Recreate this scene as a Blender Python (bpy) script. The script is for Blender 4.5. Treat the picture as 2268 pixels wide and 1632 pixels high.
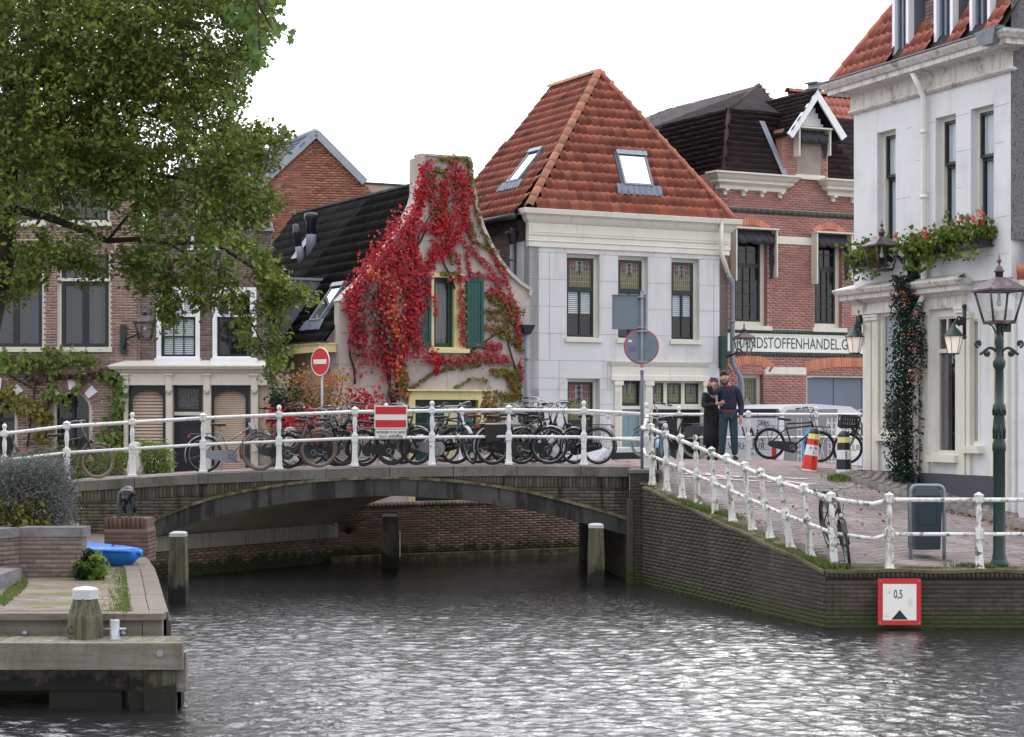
import bpy,math,random
import numpy as np
from mathutils import Vector,Matrix
from mathutils.geometry import tessellate_polygon
for _o in list(bpy.data.objects):
 bpy.data.objects.remove(_o)
SC=bpy.context.scene
COL=SC.collection
random.seed(7)
RS=np.random.RandomState(11)
R_=math.radians
# camera
FPX,CX,HY,CAMZ=4290.0,1134.0,920.0,3.0
cam_d=bpy.data.cameras.new('camera')
cam=bpy.data.objects.new('camera',cam_d)
COL.objects.link(cam)
cam.location=(0,0,CAMZ)
cam.rotation_euler=(R_(90),0,0)
cam_d.sensor_width=36
cam_d.lens=FPX/2268*36
cam_d.shift_y=(HY-816)/2268
cam_d.clip_start=0.1
cam_d.clip_end=2000
SC.camera=cam
# world: overcast daylight
SUN_EL,SUN_AZ=R_(40),R_(14)
W=bpy.data.worlds.new('World')
SC.world=W
W.use_nodes=True
nt=W.node_tree
nt.nodes.clear()
wo=nt.nodes.new('ShaderNodeOutputWorld')
bg=nt.nodes.new('ShaderNodeBackground')
sky=nt.nodes.new('ShaderNodeTexSky')
sky.sky_type='NISHITA'
sky.sun_disc=False
sky.sun_elevation=SUN_EL
sky.sun_rotation=SUN_AZ
sky.dust_density=4.0
sky.air_density=1.0
hs=nt.nodes.new('ShaderNodeHueSaturation')
hs.inputs['Saturation'].default_value=0.15
hs.inputs['Value'].default_value=1.0
nt.links.new(sky.outputs[0],hs.inputs['Color'])
tc=nt.nodes.new('ShaderNodeTexCoord')
nz=nt.nodes.new('ShaderNodeTexNoise')
nz.inputs['Scale'].default_value=2.2
nz.inputs['Detail'].default_value=4
cr=nt.nodes.new('ShaderNodeValToRGB')
cr.color_ramp.elements[0].position=0.3
cr.color_ramp.elements[0].color=(13.2,13.5,14.3,1)
cr.color_ramp.elements[1].position=0.7
cr.color_ramp.elements[1].color=(14.8,14.9,15.3,1)
nt.links.new(tc.outputs['Generated'],nz.inputs['Vector'])
nt.links.new(nz.outputs['Fac'],cr.inputs['Fac'])
sx=nt.nodes.new('ShaderNodeSeparateXYZ')
nt.links.new(tc.outputs['Generated'],sx.inputs[0])
mrs=nt.nodes.new('ShaderNodeMapRange')
mrs.inputs[3].default_value=1.0
mrs.inputs[4].default_value=1.35
nt.links.new(sx.outputs['Z'],mrs.inputs[0])
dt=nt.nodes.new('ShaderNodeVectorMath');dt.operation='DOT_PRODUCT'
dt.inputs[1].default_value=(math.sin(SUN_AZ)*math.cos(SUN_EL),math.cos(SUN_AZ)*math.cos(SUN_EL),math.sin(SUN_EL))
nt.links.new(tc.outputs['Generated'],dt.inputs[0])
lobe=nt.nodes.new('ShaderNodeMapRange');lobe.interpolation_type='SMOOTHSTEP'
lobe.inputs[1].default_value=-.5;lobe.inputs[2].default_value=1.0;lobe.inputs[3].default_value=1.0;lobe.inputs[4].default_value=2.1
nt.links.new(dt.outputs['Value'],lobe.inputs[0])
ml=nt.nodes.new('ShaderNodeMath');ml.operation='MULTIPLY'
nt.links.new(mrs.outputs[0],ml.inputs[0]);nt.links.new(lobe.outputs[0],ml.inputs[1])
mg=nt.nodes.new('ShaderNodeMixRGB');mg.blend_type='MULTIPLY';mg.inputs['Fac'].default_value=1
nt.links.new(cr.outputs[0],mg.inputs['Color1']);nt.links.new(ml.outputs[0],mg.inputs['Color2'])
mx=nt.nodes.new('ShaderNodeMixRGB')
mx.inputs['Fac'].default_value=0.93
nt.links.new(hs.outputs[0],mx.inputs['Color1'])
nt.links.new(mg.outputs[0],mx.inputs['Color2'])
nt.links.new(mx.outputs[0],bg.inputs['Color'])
bg.inputs['Strength'].default_value=0.1
nt.links.new(bg.outputs[0],wo.inputs['Surface'])
sun_d=bpy.data.lights.new('sun','SUN')
sun=bpy.data.objects.new('sun',sun_d)
COL.objects.link(sun)
sun_d.energy=0.6
sun_d.angle=R_(14)
sun_d.color=(1.0,0.97,0.93)
_d=Vector((math.sin(SUN_AZ)*math.cos(SUN_EL),math.cos(SUN_AZ)*math.cos(SUN_EL),math.sin(SUN_EL)))
sun.rotation_euler=_d.to_track_quat('Z','Y').to_euler()
sun.location=(0,0,40)
vs=SC.view_settings
vs.view_transform='Standard'
try:
 vs.look='None'
except Exception:
 pass
vs.gamma=1
vs.use_curve_mapping=False
vs.exposure=-0.3
SC.cycles.max_bounces=6
SC.cycles.transparent_max_bounces=12
# helpers
def tag(o,label=None,cat=None,group=None,kind=None):
 if label:o['label']=label
 if cat:o['category']=cat
 if group:o['group']=group
 if kind:o['kind']=kind
 return o
def thing(name,label,cat,loc=(0,0,0),group=None,rotz=0):
 o=bpy.data.objects.new(name,None)
 COL.objects.link(o)
 o.matrix_basis=Matrix.Translation(loc)@Matrix.Rotation(rotz,4,'Z')
 o.empty_display_size=0.2
 return tag(o,label,cat,group)
def MW(o):
 if o is None:return Matrix.Identity(4)
 m=o.matrix_basis.copy()
 if o.parent:
  m=MW(o.parent)@o.matrix_parent_inverse@m
 return m
def adopt(o,parent,local=False):
 if parent is not None:
  o.parent=parent
  o.matrix_parent_inverse=Matrix.Identity(4)if local else MW(parent).inverted()
 return o
def mesh_np(name,V,F,smooth=False,mats=None,midx=None):
 """F: int array (n,k) or list of arrays of several widths"""
 me=bpy.data.meshes.new(name)
 if not isinstance(F,list):F=[F]
 F=[np.asarray(f,dtype=np.int32)for f in F if len(f)]
 me.vertices.add(len(V))
 me.vertices.foreach_set('co',np.asarray(V,dtype=np.float32).ravel())
 tot=sum(f.size for f in F)
 npol=sum(len(f)for f in F)
 me.loops.add(tot)
 me.loops.foreach_set('vertex_index',np.concatenate([f.ravel()for f in F])if F else[])
 me.polygons.add(npol)
 st,k=[],0
 for f in F:
  w=f.shape[1]
  st.append(np.arange(len(f))*w+k)
  k+=f.size
 if st:
  me.polygons.foreach_set('loop_start',np.concatenate(st).astype(np.int32))
 me.update(calc_edges=True)
 if smooth:
  me.polygons.foreach_set('use_smooth',np.ones(npol,dtype=bool))
 if mats:
  for m in mats:me.materials.append(m)
 if midx is not None:
  me.polygons.foreach_set('material_index',np.asarray(midx,dtype=np.int32))
 me.validate()
 return me
def link(name,me,parent=None,local=False):
 o=bpy.data.objects.new(name,me)
 COL.objects.link(o)
 adopt(o,parent,local)
 return o
class Fr:
 """facade frame: a along u, b up, c outwards"""
 def __init__(s,O,u,up=(0,0,1)):
  s.O=Vector(O);s.u=Vector(u).normalized();s.up=Vector(up).normalized()
  s.n=s.u.cross(s.up).normalized()
 def P(s,a,b,c=0.0):
  return s.O+s.u*a+s.up*b+s.n*c
 def px(s,x,y,c=0.0):
  d=Vector(((x-CX)/FPX,1,-(y-HY)/FPX))
  C=Vector((0,0,CAMZ))
  O=s.O+s.n*c
  t=(O-C).dot(s.n)/d.dot(s.n)
  q=C+d*t-O
  return q.dot(s.u),q.dot(s.up)
 def rect(s,x0,y0,x1,y1,c=0.0):
  xm,ym=(x0+x1)/2,(y0+y1)/2
  a0=s.px(x0,ym,c)[0];a1=s.px(x1,ym,c)[0]
  b1=s.px(xm,y0,c)[1];b0=s.px(xm,y1,c)[1]
  return a0,b0,a1,b1
 def mat(s):
  m=Matrix.Identity(4)
  for i in range(3):
   m[i][0]=s.u[i];m[i][1]=s.up[i];m[i][2]=s.n[i];m[i][3]=s.O[i]
  return m
WF=Fr((0,0,0),(1,0,0),(0,1,0))
def at(x,y,Y):
 s=FPX/Y
 return Vector(((x-CX)/s,Y,CAMZ-(y-HY)/s))
class MB:
 def __init__(s):
  s.v=[];s.f=[];s.sm=[]
 def add(s,vs_,fs_,smooth=False):
  k=len(s.v)
  s.v+=[tuple(p)for p in vs_]
  for f in fs_:
   s.f.append(tuple(i+k for i in f));s.sm.append(smooth)
  return s
 def box(s,fr,a0,a1,b0,b1,c0,c1):
  p=[fr.P(a,b,c)for c in(c0,c1)for b in(b0,b1)for a in(a0,a1)]
  return s.add(p,[(0,2,3,1),(4,5,7,6),(0,1,5,4),(2,6,7,3),(0,4,6,2),(1,3,7,5)])
 def wbox(s,x0,x1,y0,y1,z0,z1):
  return s.box(WF,x0,x1,y0,y1,z0,z1)
 def hexa(s,p):
  return s.add(p,[(3,2,1,0),(4,5,6,7),(0,1,5,4),(1,2,6,5),(2,3,7,6),(3,0,4,7)])
 def quad(s,a,b,c,d):
  return s.add([a,b,c,d],[(0,1,2,3)])
 def lathe(s,prof,c,axis=(0,0,1),n=12,smooth=True,cap=True,sq=False):
  ax=Vector(axis).normalized()
  x=ax.orthogonal().normalized()if abs(ax.z)<.999 else Vector((1,0,0))
  y=ax.cross(x)
  c=Vector(c);vs_=[];fs_=[]
  off=math.pi/n if sq else 0
  kk=1/math.cos(math.pi/n)if sq else 1
  for r,h in prof:
   for i in range(n):
    t=2*math.pi*i/n+off
    vs_.append(c+ax*h+(x*math.cos(t)+y*math.sin(t))*r*kk)
  for j in range(len(prof)-1):
   for i in range(n):
    i2=(i+1)%n
    fs_.append((j*n+i,j*n+i2,(j+1)*n+i2,(j+1)*n+i))
  s.add(vs_,fs_,smooth and not sq)
  if cap:
   k=len(s.v)-len(vs_)
   if prof[0][0]>1e-4:
    s.f.append(tuple(k+i for i in reversed(range(n))));s.sm.append(False)
   if prof[-1][0]>1e-4:
    s.f.append(tuple(k+(len(prof)-1)*n+i for i in range(n)));s.sm.append(False)
  return s
 def cyl(s,p0,p1,r0,r1=None,n=10):
  p0=Vector(p0);p1=Vector(p1)
  return s.lathe([(r0,0),(r1 if r1 is not None else r0,(p1-p0).length)],p0,p1-p0,n)
 def tube(s,pts,r,n=8,closed=False):
  pts=[Vector(p)for p in pts]
  N=len(pts);rr=r if isinstance(r,(list,tuple))else[r]*N
  rings=[];up=None
  for i in range(N):
   a=pts[i-1]if(i>0 or closed)else pts[i]
   b=pts[(i+1)%N]if(i<N-1 or closed)else pts[i]
   t=(b-a).normalized()
   if up is None:
    up=t.orthogonal().normalized()
   up=(up-t*up.dot(t))
   up=up.normalized()if up.length>1e-6 else t.orthogonal().normalized()
   y=t.cross(up)
   rings.append([pts[i]+(up*math.cos(2*math.pi*k/n)+y*math.sin(2*math.pi*k/n))*rr[i]for k in range(n)])
  vs_=[p for r_ in rings for p in r_];fs_=[]
  for j in range(N if closed else N-1):
   j2=(j+1)%N
   for k in range(n):
    k2=(k+1)%n
    fs_.append((j*n+k,j*n+k2,j2*n+k2,j2*n+k))
  if not closed:
   fs_.append(tuple(reversed(range(n))));fs_.append(tuple((N-1)*n+k for k in range(n)))
  return s.add(vs_,fs_,True)
 def torus(s,c,ax,R,r,n=28,m=8):
  ax=Vector(ax).normalized();x=ax.orthogonal().normalized();y=ax.cross(x);c=Vector(c)
  return s.tube([c+(x*math.cos(2*math.pi*i/n)+y*math.sin(2*math.pi*i/n))*R for i in range(n)],r,m,True)
 def ball(s,c,r,n=10,m=7,sc=(1,1,1)):
  c=Vector(c);vs_=[];fs_=[]
  for j in range(m+1):
   ph=math.pi*j/m
   for i in range(n):
    t=2*math.pi*i/n
    vs_.append(c+Vector((r*math.sin(ph)*math.cos(t)*sc[0],r*math.sin(ph)*math.sin(t)*sc[1],-r*math.cos(ph)*sc[2])))
  for j in range(m):
   for i in range(n):
    fs_.append((j*n+i,j*n+(i+1)%n,(j+1)*n+(i+1)%n,(j+1)*n+i))
  return s.add(vs_,fs_,True)
 def slab(s,fr,outer,holes,c0,c1):
  """flat polygon with holes, from c0 (back) to c1 (front)"""
  loops=[[Vector((a,b,0))for a,b in outer]]+[[Vector((a,b,0))for a,b in h]for h in holes]
  tris=tessellate_polygon(loops)
  flat=[p for l in loops for p in l]
  n=len(flat)
  k=len(s.v)
  s.v+=[tuple(fr.P(p.x,p.y,c1))for p in flat]+[tuple(fr.P(p.x,p.y,c0))for p in flat]
  for t in tris:
   a,b,c=[flat[i]for i in t]
   cr_=(b-a).cross(c-a).z
   t=tuple(t)if cr_>0 else tuple(reversed(t))
   s.f.append(tuple(k+i for i in t));s.sm.append(False)
   s.f.append(tuple(k+n+i for i in reversed(t)));s.sm.append(False)
  o=0
  for l in loops:
   m=len(l)
   for i in range(m):
    j=(i+1)%m
    s.f.append((k+o+i,k+n+o+i,k+n+o+j,k+o+j));s.sm.append(False)
   o+=m
  return s
 def mesh(s,name,mat):
  me=bpy.data.meshes.new(name)
  me.from_pydata([tuple(p)for p in s.v],[],s.f)
  me.polygons.foreach_set('use_smooth',s.sm)
  me.materials.append(mat)
  me.update()
  return me
 def build(s,name,mat,parent=None,local=False):
  return link(name,s.mesh(name,mat),parent,local)
def rectpts(a0,b0,a1,b1):
 return[(a0,b0),(a1,b0),(a1,b1),(a0,b1)]
CUBE_V=np.array([(x,y,z)for z in(0,1)for y in(0,1)for x in(0,1)],dtype=float)
CUBE_F=np.array([(4,5,7,6),(0,1,5,4),(2,6,7,3),(0,4,6,2),(1,3,7,5)])
def join_np(V,F,T):
 N=len(T);k=len(V)
 Vh=np.concatenate([V,np.ones((k,1))],axis=1)
 out=np.einsum('nij,kj->nki',T,Vh)[:,:,:3].reshape(-1,3)
 FF=[]
 for f in(F if isinstance(F,list)else[F]):
  f=np.asarray(f)
  FF.append((f[None]+(np.arange(N)*k)[:,None,None]).reshape(-1,f.shape[1]))
 return out,FF
_me_cache={}
def pieces(parent,name,V,F,T,mat,limit=300,smooth=False,score=None,label=None):
 T=np.asarray(T)
 if len(T)==0:return
 cen=T[:,:3,3]+0.5*(T[:,:3,0]+T[:,:3,1])
 Y=np.maximum(cen[:,1],.5)
 sx=cen[:,0]/Y*FPX+CX;sy=HY-(cen[:,2]-CAMZ)/Y*FPX
 vis=(sx>0)&(sx<2268)&(sy>0)&(sy<1632)&(cen[:,1]>1)
 if score is not None:
  vis=vis&score(sx,sy,cen)
 area=np.linalg.norm(np.cross(T[:,:3,0],T[:,:3,1]),axis=1)/Y**2
 order=np.argsort(-(area+vis*10))
 sep=order[:limit]
 sep=[i for i in sep if vis[i]]
 rest=np.setdiff1d(np.arange(len(T)),sep)
 key=(name,id(V),mat.name,smooth)
 if key not in _me_cache:
  _me_cache[key]=mesh_np(name,V,F,smooth,[mat])
 me=_me_cache[key]
 inv=MW(parent).inverted()if parent else Matrix.Identity(4)
 for i in sep:
  o=bpy.data.objects.new(name,me)
  if parent:
   o.parent=parent
   o.matrix_parent_inverse=inv
  o.matrix_basis=Matrix(T[i].tolist())
  COL.objects.link(o)
 if len(rest):
  VV,FF=join_np(V,F,T[rest])
  o=link(name+('_tiling' if 'tile' in name or 'slate' in name else '_field'),mesh_np(name,VV,FF,smooth,[mat]),parent)
  o['kind']='stuff'
def T4(fr,a,b,c,la,lb,lc,jit=0.0):
 m=np.eye(4)
 m[:3,0]=np.array(fr.u)*la;m[:3,1]=np.array(fr.up)*lb;m[:3,2]=np.array(fr.n)*lc
 m[:3,3]=np.array(fr.P(a,b,c))
 return m
def row_spans(poly,b):
 xs=[]
 n=len(poly)
 for i in range(n):
  (x0,y0),(x1,y1)=poly[i],poly[(i+1)%n]
  if(y0<=b<y1)or(y1<=b<y0):
   xs.append(x0+(b-y0)/(y1-y0)*(x1-x0))
 xs.sort()
 return[(xs[i],xs[i+1])for i in range(0,len(xs)-1,2)]
def subtract(spans,cut):
 for c0,c1 in cut:
  out=[]
  for s0,s1 in spans:
   if c1<=s0 or c0>=s1:out.append((s0,s1));continue
   if c0>s0:out.append((s0,c0))
   if c1<s1:out.append((c1,s1))
  spans=out
 return spans
def bricks(parent,fr,outer,holes,mat,L=0.21,h=0.05,j=0.011,proud=0.012,limit=300,name='brick',b_range=None,rs=None,score=None,soldier=()):
 rs=rs or RS
 T=[]
 bs=[p[1]for p in outer]
 lo,hi=(min(bs),max(bs))if b_range is None else b_range
 pitch=h+j
 r=0;b=lo
 while b+h*.7<=hi:
  mid=b+h/2
  sp=row_spans(outer,mid)
  for hpoly in holes:
   sp=subtract(sp,row_spans(hpoly,mid))
  head=(r%2==1)
  for s0,s1 in sp:
   step=L+j
   k=math.floor(s0/step)-1
   off=step*.5 if head else 0
   x=k*step+off
   while x<s1:
    x0=max(x,s0+j*.3);x1=min(x+L,s1-j*.3)
    if x1-x0>0.03:
     p=proud*(0.75+0.5*rs.rand())
     T.append(T4(fr,x0,b+(rs.rand()-.5)*.003,-0.01,x1-x0,min(h,hi-b),0.01+p))
    x+=step
  b+=pitch;r+=1
 pieces(parent,name,CUBE_V,CUBE_F,T,mat,limit,score=score)
def arch_bricks(parent,fr,cx,cy,r0,r1,t0,t1,n,mat,proud=.016,name='arch_brick'):
 T=[]
 for i in range(n):
  t=t0+(t1-t0)*(i+.5)/n
  w=(r0+r1)/2*abs(t1-t0)/n*.86
  d=Vector((math.cos(t),math.sin(t)))
  u=fr.u*d.x+fr.up*d.y
  v=-fr.u*d.y+fr.up*d.x
  base=fr.P(cx+d.x*r0,cy+d.y*r0,-.01)-v*(w/2)
  m=np.eye(4)
  m[:3,0]=np.array(u)*(r1-r0);m[:3,1]=np.array(v)*w;m[:3,2]=np.array(fr.n)*(proud+.01)
  m[:3,3]=np.array(base)
  T.append(m)
 pieces(parent,name,CUBE_V,CUBE_F,T,mat,300)
def text_mesh(name,s,mat,size,extrude=0.002):
 cu=bpy.data.curves.new(name,'FONT')
 cu.body=s;cu.size=size;cu.extrude=extrude
 cu.align_x='CENTER';cu.align_y='CENTER'
 cu.resolution_u=3
 ob=bpy.data.objects.new('tmp_text',cu)
 COL.objects.link(ob)
 me=bpy.data.meshes.new_from_object(ob)
 bpy.data.objects.remove(ob)
 me.name=name
 me.materials.clear();me.materials.append(mat)
 return me
def text(parent,s,fr,a,b,c,size,mat,sx=1.0,name='lettering',shear=0.0,bold=0):
 me=text_mesh(name,s,mat,size)
 if bold:
  pass
 o=link(name,me,parent)
 m=fr.mat();m.translation=fr.P(a,b,c)
 S=Matrix.Diagonal((sx,1,1,1));S[0][1]=shear
 o.matrix_basis=m@S
 return o
def copy_tree(o,parent=None):
 c=o.copy();COL.objects.link(c)
 if parent is not None:c.parent=parent
 for ch in o.children:copy_tree(ch,c)
 return c
# materials
def srgb(r,g,b,k=1.0):
 def f(c):
  c=c/255
  return(c/12.92 if c<=.04045 else((c+.055)/1.055)**2.4)
 return(min(f(r)*k,.9),min(f(g)*k,.9),min(f(b)*k,.9))
def mat(name,col,rough=.7,var=.12,scale=3.0,island=0.0,bump=0.0,bscale=30.0,metal=0.0,spec=None,dirt=None,dscale=4.0,dthr=(.5,.7),streak=None,sscale=(18,18,1.2),sthr=(.5,.75),moss=None,mz=(0,1),emit=0.0,palette=None,grain=None,dirt2=None):
 m=bpy.data.materials.new(name)
 m.use_nodes=True
 n=m.node_tree;N=n.nodes;L=n.links
 bs=N['Principled BSDF']
 bs.inputs['Roughness'].default_value=rough
 bs.inputs['Metallic'].default_value=metal
 if spec is not None:bs.inputs['Specular IOR Level'].default_value=spec
 geo=N.new('ShaderNodeNewGeometry')
 def noise(sc,det=4,vec=None,rgh=.6):
  t=N.new('ShaderNodeTexNoise');t.inputs['Scale'].default_value=sc;t.inputs['Detail'].default_value=det
  t.inputs['Roughness'].default_value=rgh
  L.new(vec or geo.outputs['Position'],t.inputs['Vector']);return t.outputs['Fac']
 def ramp(fac,p0,p1,c0=(0,0,0,1),c1=(1,1,1,1)):
  r=N.new('ShaderNodeValToRGB');r.color_ramp.elements[0].position=p0;r.color_ramp.elements[1].position=p1
  r.color_ramp.elements[0].color=c0;r.color_ramp.elements[1].color=c1
  L.new(fac,r.inputs['Fac']);return r.outputs['Color']
 def mixc(fac,a,b,mode='MIX'):
  x=N.new('ShaderNodeMixRGB');x.blend_type=mode
  for s,v in((x.inputs['Fac'],fac),(x.inputs['Color1'],a),(x.inputs['Color2'],b)):
   if isinstance(v,(int,float)):s.default_value=v
   elif isinstance(v,tuple):s.default_value=tuple(v[:3])+(1,)
   else:L.new(v,s)
  return x.outputs['Color']
 def math_(op,a,b):
  x=N.new('ShaderNodeMath');x.operation=op
  for s,v in((x.inputs[0],a),(x.inputs[1],b)):
   if isinstance(v,(int,float)):s.default_value=v
   else:L.new(v,s)
  return x.outputs[0]
 rnd=None
 if island or palette:
  oi=N.new('ShaderNodeObjectInfo')
  ad=math_('ADD',geo.outputs['Random Per Island'],oi.outputs['Random'])
  rnd=math_('FRACT',ad,0.0)
 if palette:
  r=N.new('ShaderNodeValToRGB');r.color_ramp.interpolation='LINEAR'
  els=r.color_ramp.elements
  k=len(palette)
  els[0].position=0;els[0].color=palette[0]+(1,)
  els[1].position=1;els[1].color=palette[-1]+(1,)
  for i in range(1,k-1):
   e=els.new(i/(k-1));e.color=palette[i]+(1,)
  nn=noise(scale,3)
  nn=math_('MULTIPLY',math_('SUBTRACT',nn,.5),1.6)
  f=math_('ADD',math_('MULTIPLY',math_('SUBTRACT',rnd,.5),1-var),math_('ADD',math_('MULTIPLY',nn,var),.5))
  L.new(f,r.inputs['Fac'])
  c=r.outputs['Color']
 else:
  c=ramp(noise(scale),.25,.75,tuple(x*(1-var)for x in col)+(1,),tuple(min(x*(1+var),.95)for x in col)+(1,))
 if island:
  lo,hi=1-island,1+island
  mr=N.new('ShaderNodeMapRange');L.new(rnd,mr.inputs[0]);mr.inputs[3].default_value=lo;mr.inputs[4].default_value=hi
  c=mixc(1.0,c,mr.outputs[0],'MULTIPLY')
 if grain:
  mp=N.new('ShaderNodeMapping');mp.inputs['Scale'].default_value=grain[1]
  L.new(geo.outputs['Position'],mp.inputs['Vector'])
  c=mixc(ramp(noise(1.0,6,mp.outputs[0]),.35,.7),c,grain[0])
 if dirt:
  c=mixc(ramp(noise(dscale,6),dthr[0],dthr[1]),c,dirt)
 if dirt2:
  c=mixc(ramp(noise(dirt2[1],6),dirt2[2],dirt2[3]),c,dirt2[0])
 if streak:
  mp=N.new('ShaderNodeMapping');mp.inputs['Scale'].default_value=sscale
  L.new(geo.outputs['Position'],mp.inputs['Vector'])
  c=mixc(ramp(noise(1.0,5,mp.outputs[0]),sthr[0],sthr[1]),c,streak)
 if moss:
  sp=N.new('ShaderNodeSeparateXYZ');L.new(geo.outputs['Position'],sp.inputs[0])
  mr=N.new('ShaderNodeMapRange');L.new(sp.outputs['Z'],mr.inputs[0])
  mr.inputs[1].default_value=mz[0];mr.inputs[2].default_value=mz[1];mr.inputs[3].default_value=1;mr.inputs[4].default_value=0
  f=math_('ADD',mr.outputs[0],math_('MULTIPLY',math_('SUBTRACT',noise(5,5),.5),1.6))
  c=mixc(ramp(f,.35,.65),c,moss)
 L.new(c,bs.inputs['Base Color'])
 if bump:
  b=N.new('ShaderNodeBump');b.inputs['Strength'].default_value=bump;b.inputs['Distance'].default_value=.02
  L.new(noise(bscale,5),b.inputs['Height']);L.new(b.outputs[0],bs.inputs['Normal'])
 if emit:
  L.new(c,bs.inputs['Emission Color']);bs.inputs['Emission Strength'].default_value=emit
 return m
def leaf_mat(name,palette,trans=.35,drift=.4,scale=1.2,rough=.5):
 m=mat(name,(1,1,1),rough=rough,palette=palette,var=drift,scale=scale,spec=.3)
 n=m.node_tree;N=n.nodes;L=n.links
 bs=N['Principled BSDF']
 tr=N.new('ShaderNodeBsdfTranslucent')
 mx=N.new('ShaderNodeMixShader');mx.inputs[0].default_value=trans
 src=bs.inputs['Base Color'].links[0].from_socket
 L.new(src,tr.inputs['Color'])
 L.new(bs.outputs[0],mx.inputs[1]);L.new(tr.outputs[0],mx.inputs[2])
 L.new(mx.outputs[0],N['Material Output'].inputs['Surface'])
 return m
def glass_mat(name,tint=(.55,.6,.62),refl=1.0,rough=.02,wob=.0):
 m=bpy.data.materials.new(name);m.use_nodes=True
 n=m.node_tree;N=n.nodes;L=n.links;N.remove(N['Principled BSDF'])
 gl=N.new('ShaderNodeBsdfGlossy');gl.inputs['Roughness'].default_value=rough
 tr=N.new('ShaderNodeBsdfTransparent');tr.inputs['Color'].default_value=tint+(1,)
 lw=N.new('ShaderNodeLayerWeight');lw.inputs[0].default_value=.5
 pw=N.new('ShaderNodeMath');pw.operation='POWER';pw.inputs[1].default_value=5;L.new(lw.outputs['Facing'],pw.inputs[0])
 fr=N.new('ShaderNodeMapRange');fr.inputs[3].default_value=min(.05*refl,.85);fr.inputs[4].default_value=1;L.new(pw.outputs[0],fr.inputs[0])
 mx=N.new('ShaderNodeMixShader')
 L.new(fr.outputs[0],mx.inputs[0]);L.new(tr.outputs[0],mx.inputs[1]);L.new(gl.outputs[0],mx.inputs[2])
 L.new(mx.outputs[0],N['Material Output'].inputs['Surface'])
 if wob:
  t=N.new('ShaderNodeTexNoise');t.inputs['Scale'].default_value=2.5;t.inputs['Detail'].default_value=2
  g=N.new('ShaderNodeNewGeometry');L.new(g.outputs['Position'],t.inputs['Vector'])
  b=N.new('ShaderNodeBump');b.inputs['Strength'].default_value=wob;L.new(t.outputs['Fac'],b.inputs['Height'])
  L.new(b.outputs[0],gl.inputs['Normal'])
 return m
MT={}
def defm(k,*a,**kw):
 MT[k]=mat(k,*a,**kw)
S=srgb
moss_c=(.035,.045,.012)
defm('mortar_pale',S(204,190,182),.9,.1,6)
defm('mortar_grey',S(120,110,106),.9,.15,6)
defm('mortar_dark',S(70,66,62),.9,.2,6,moss=moss_c,mz=(0,.5))
defm('brick_plum',S(134,110,102,1.1),.85,.12,2.5,island=.25,bump=.3)
defm('brick_brown',S(112,98,94,1.1),.85,.12,2,island=.28,bump=.3)
defm('brick_red',S(154,104,96,1.1),.8,.12,1.5,island=.16,bump=.2,dirt=S(140,100,98),dscale=1.6,dthr=(.5,.75))
defm('brick_orange',S(188,122,98,1.1),.8,.1,2,island=.18,bump=.3)
defm('brick_gable',S(168,96,72,1.0),.85,.2,1.3,palette=[S(92,76,72),S(142,90,76),S(164,106,86),S(154,98,80),S(176,124,100),S(104,84,78)],bump=.4)
defm('brick_dark',S(84,66,62,1.0),.85,.2,1.5,island=.3,bump=.3)
defm('brick_quay',S(66,57,52),.85,.3,1.2,island=.25,bump=.4,dirt=S(104,90,76),dscale=1.3,dthr=(.55,.8),moss=moss_c,mz=(0.0,.42),streak=S(46,50,36),sthr=(.5,.7))
defm('brick_bridge',S(88,80,72),.85,.3,1.2,island=.35,bump=.4,dirt=S(100,96,66),dscale=1.0,dthr=(.5,.8),streak=S(40,42,32),sscale=(7,7,.8),sthr=(.5,.65))
defm('brick_far',S(128,104,94,1.1),.85,.3,1.2,island=.3,bump=.4,dirt=S(110,100,70),dscale=.9,dthr=(.5,.75),moss=moss_c,mz=(0.05,.45))
defm('brick_planter',S(120,104,100),.85,.15,2,island=.25,bump=.4,moss=S(80,84,60),mz=(.7,1.1))
defm('brick_pedestal',S(106,82,74),.85,.15,2,island=.2,bump=.3)
defm('paver',S(140,129,128),.85,.22,.7,island=.2,bump=.25,dirt=S(104,94,94),dscale=.6,dthr=(.45,.7))
defm('paver_mossy',S(132,118,112),.9,.25,1,island=.2,bump=.3,dirt=S(104,106,66),dscale=1.3,dthr=(.45,.62))
defm('paver_deck',S(150,132,129),.85,.2,.8,island=.2,bump=.25)
defm('paver_base',S(98,84,82),.95,.25,2,dirt=(.05,.055,.02),dscale=3,dthr=(.5,.75))
defm('asphalt',(.09,.09,.09),.9,.2,2)
defm('earth',S(90,76,60),.95,.3,3)
defm('stone_cap',S(104,101,96),.85,.2,2,island=.1,bump=.5,dirt=S(70,72,54),dscale=2.2,dthr=(.5,.7),streak=S(60,58,52),sthr=(.55,.8))
defm('stone_pale',S(176,160,146),.8,.12,2,dirt=S(120,106,96),dscale=3,dthr=(.55,.8),bump=.2)
defm('stone_bluegrey',S(128,128,132),.8,.15,3,island=.08,bump=.3,grain=(S(92,88,88),(3,3,14)))
defm('concrete_arch',S(66,64,64),.8,.25,1.5,bump=.3,streak=S(30,31,27),sscale=(4.5,4.5,.6),sthr=(.48,.58),dirt=S(84,82,76),dscale=1.4,dthr=(.55,.8))
defm('concrete_soffit',S(156,146,130),.9,.2,1.2)
defm('concrete_ledge',S(150,144,138),.9,.15,2,streak=S(90,84,70),sthr=(.5,.8))
defm('lichen_edge',S(120,112,90),.9,.4,4,dirt=S(74,66,36),dscale=6,dthr=(.4,.6),bump=.5)
defm('render_grey',S(196,196,199,1.1),.75,.06,1.0,streak=S(172,171,172,1.05),sscale=(3.5,3.5,.45),sthr=(.5,.85),bump=.12,bscale=12)
defm('joint_grey',S(150,150,158),.8,.1,2)
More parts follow.
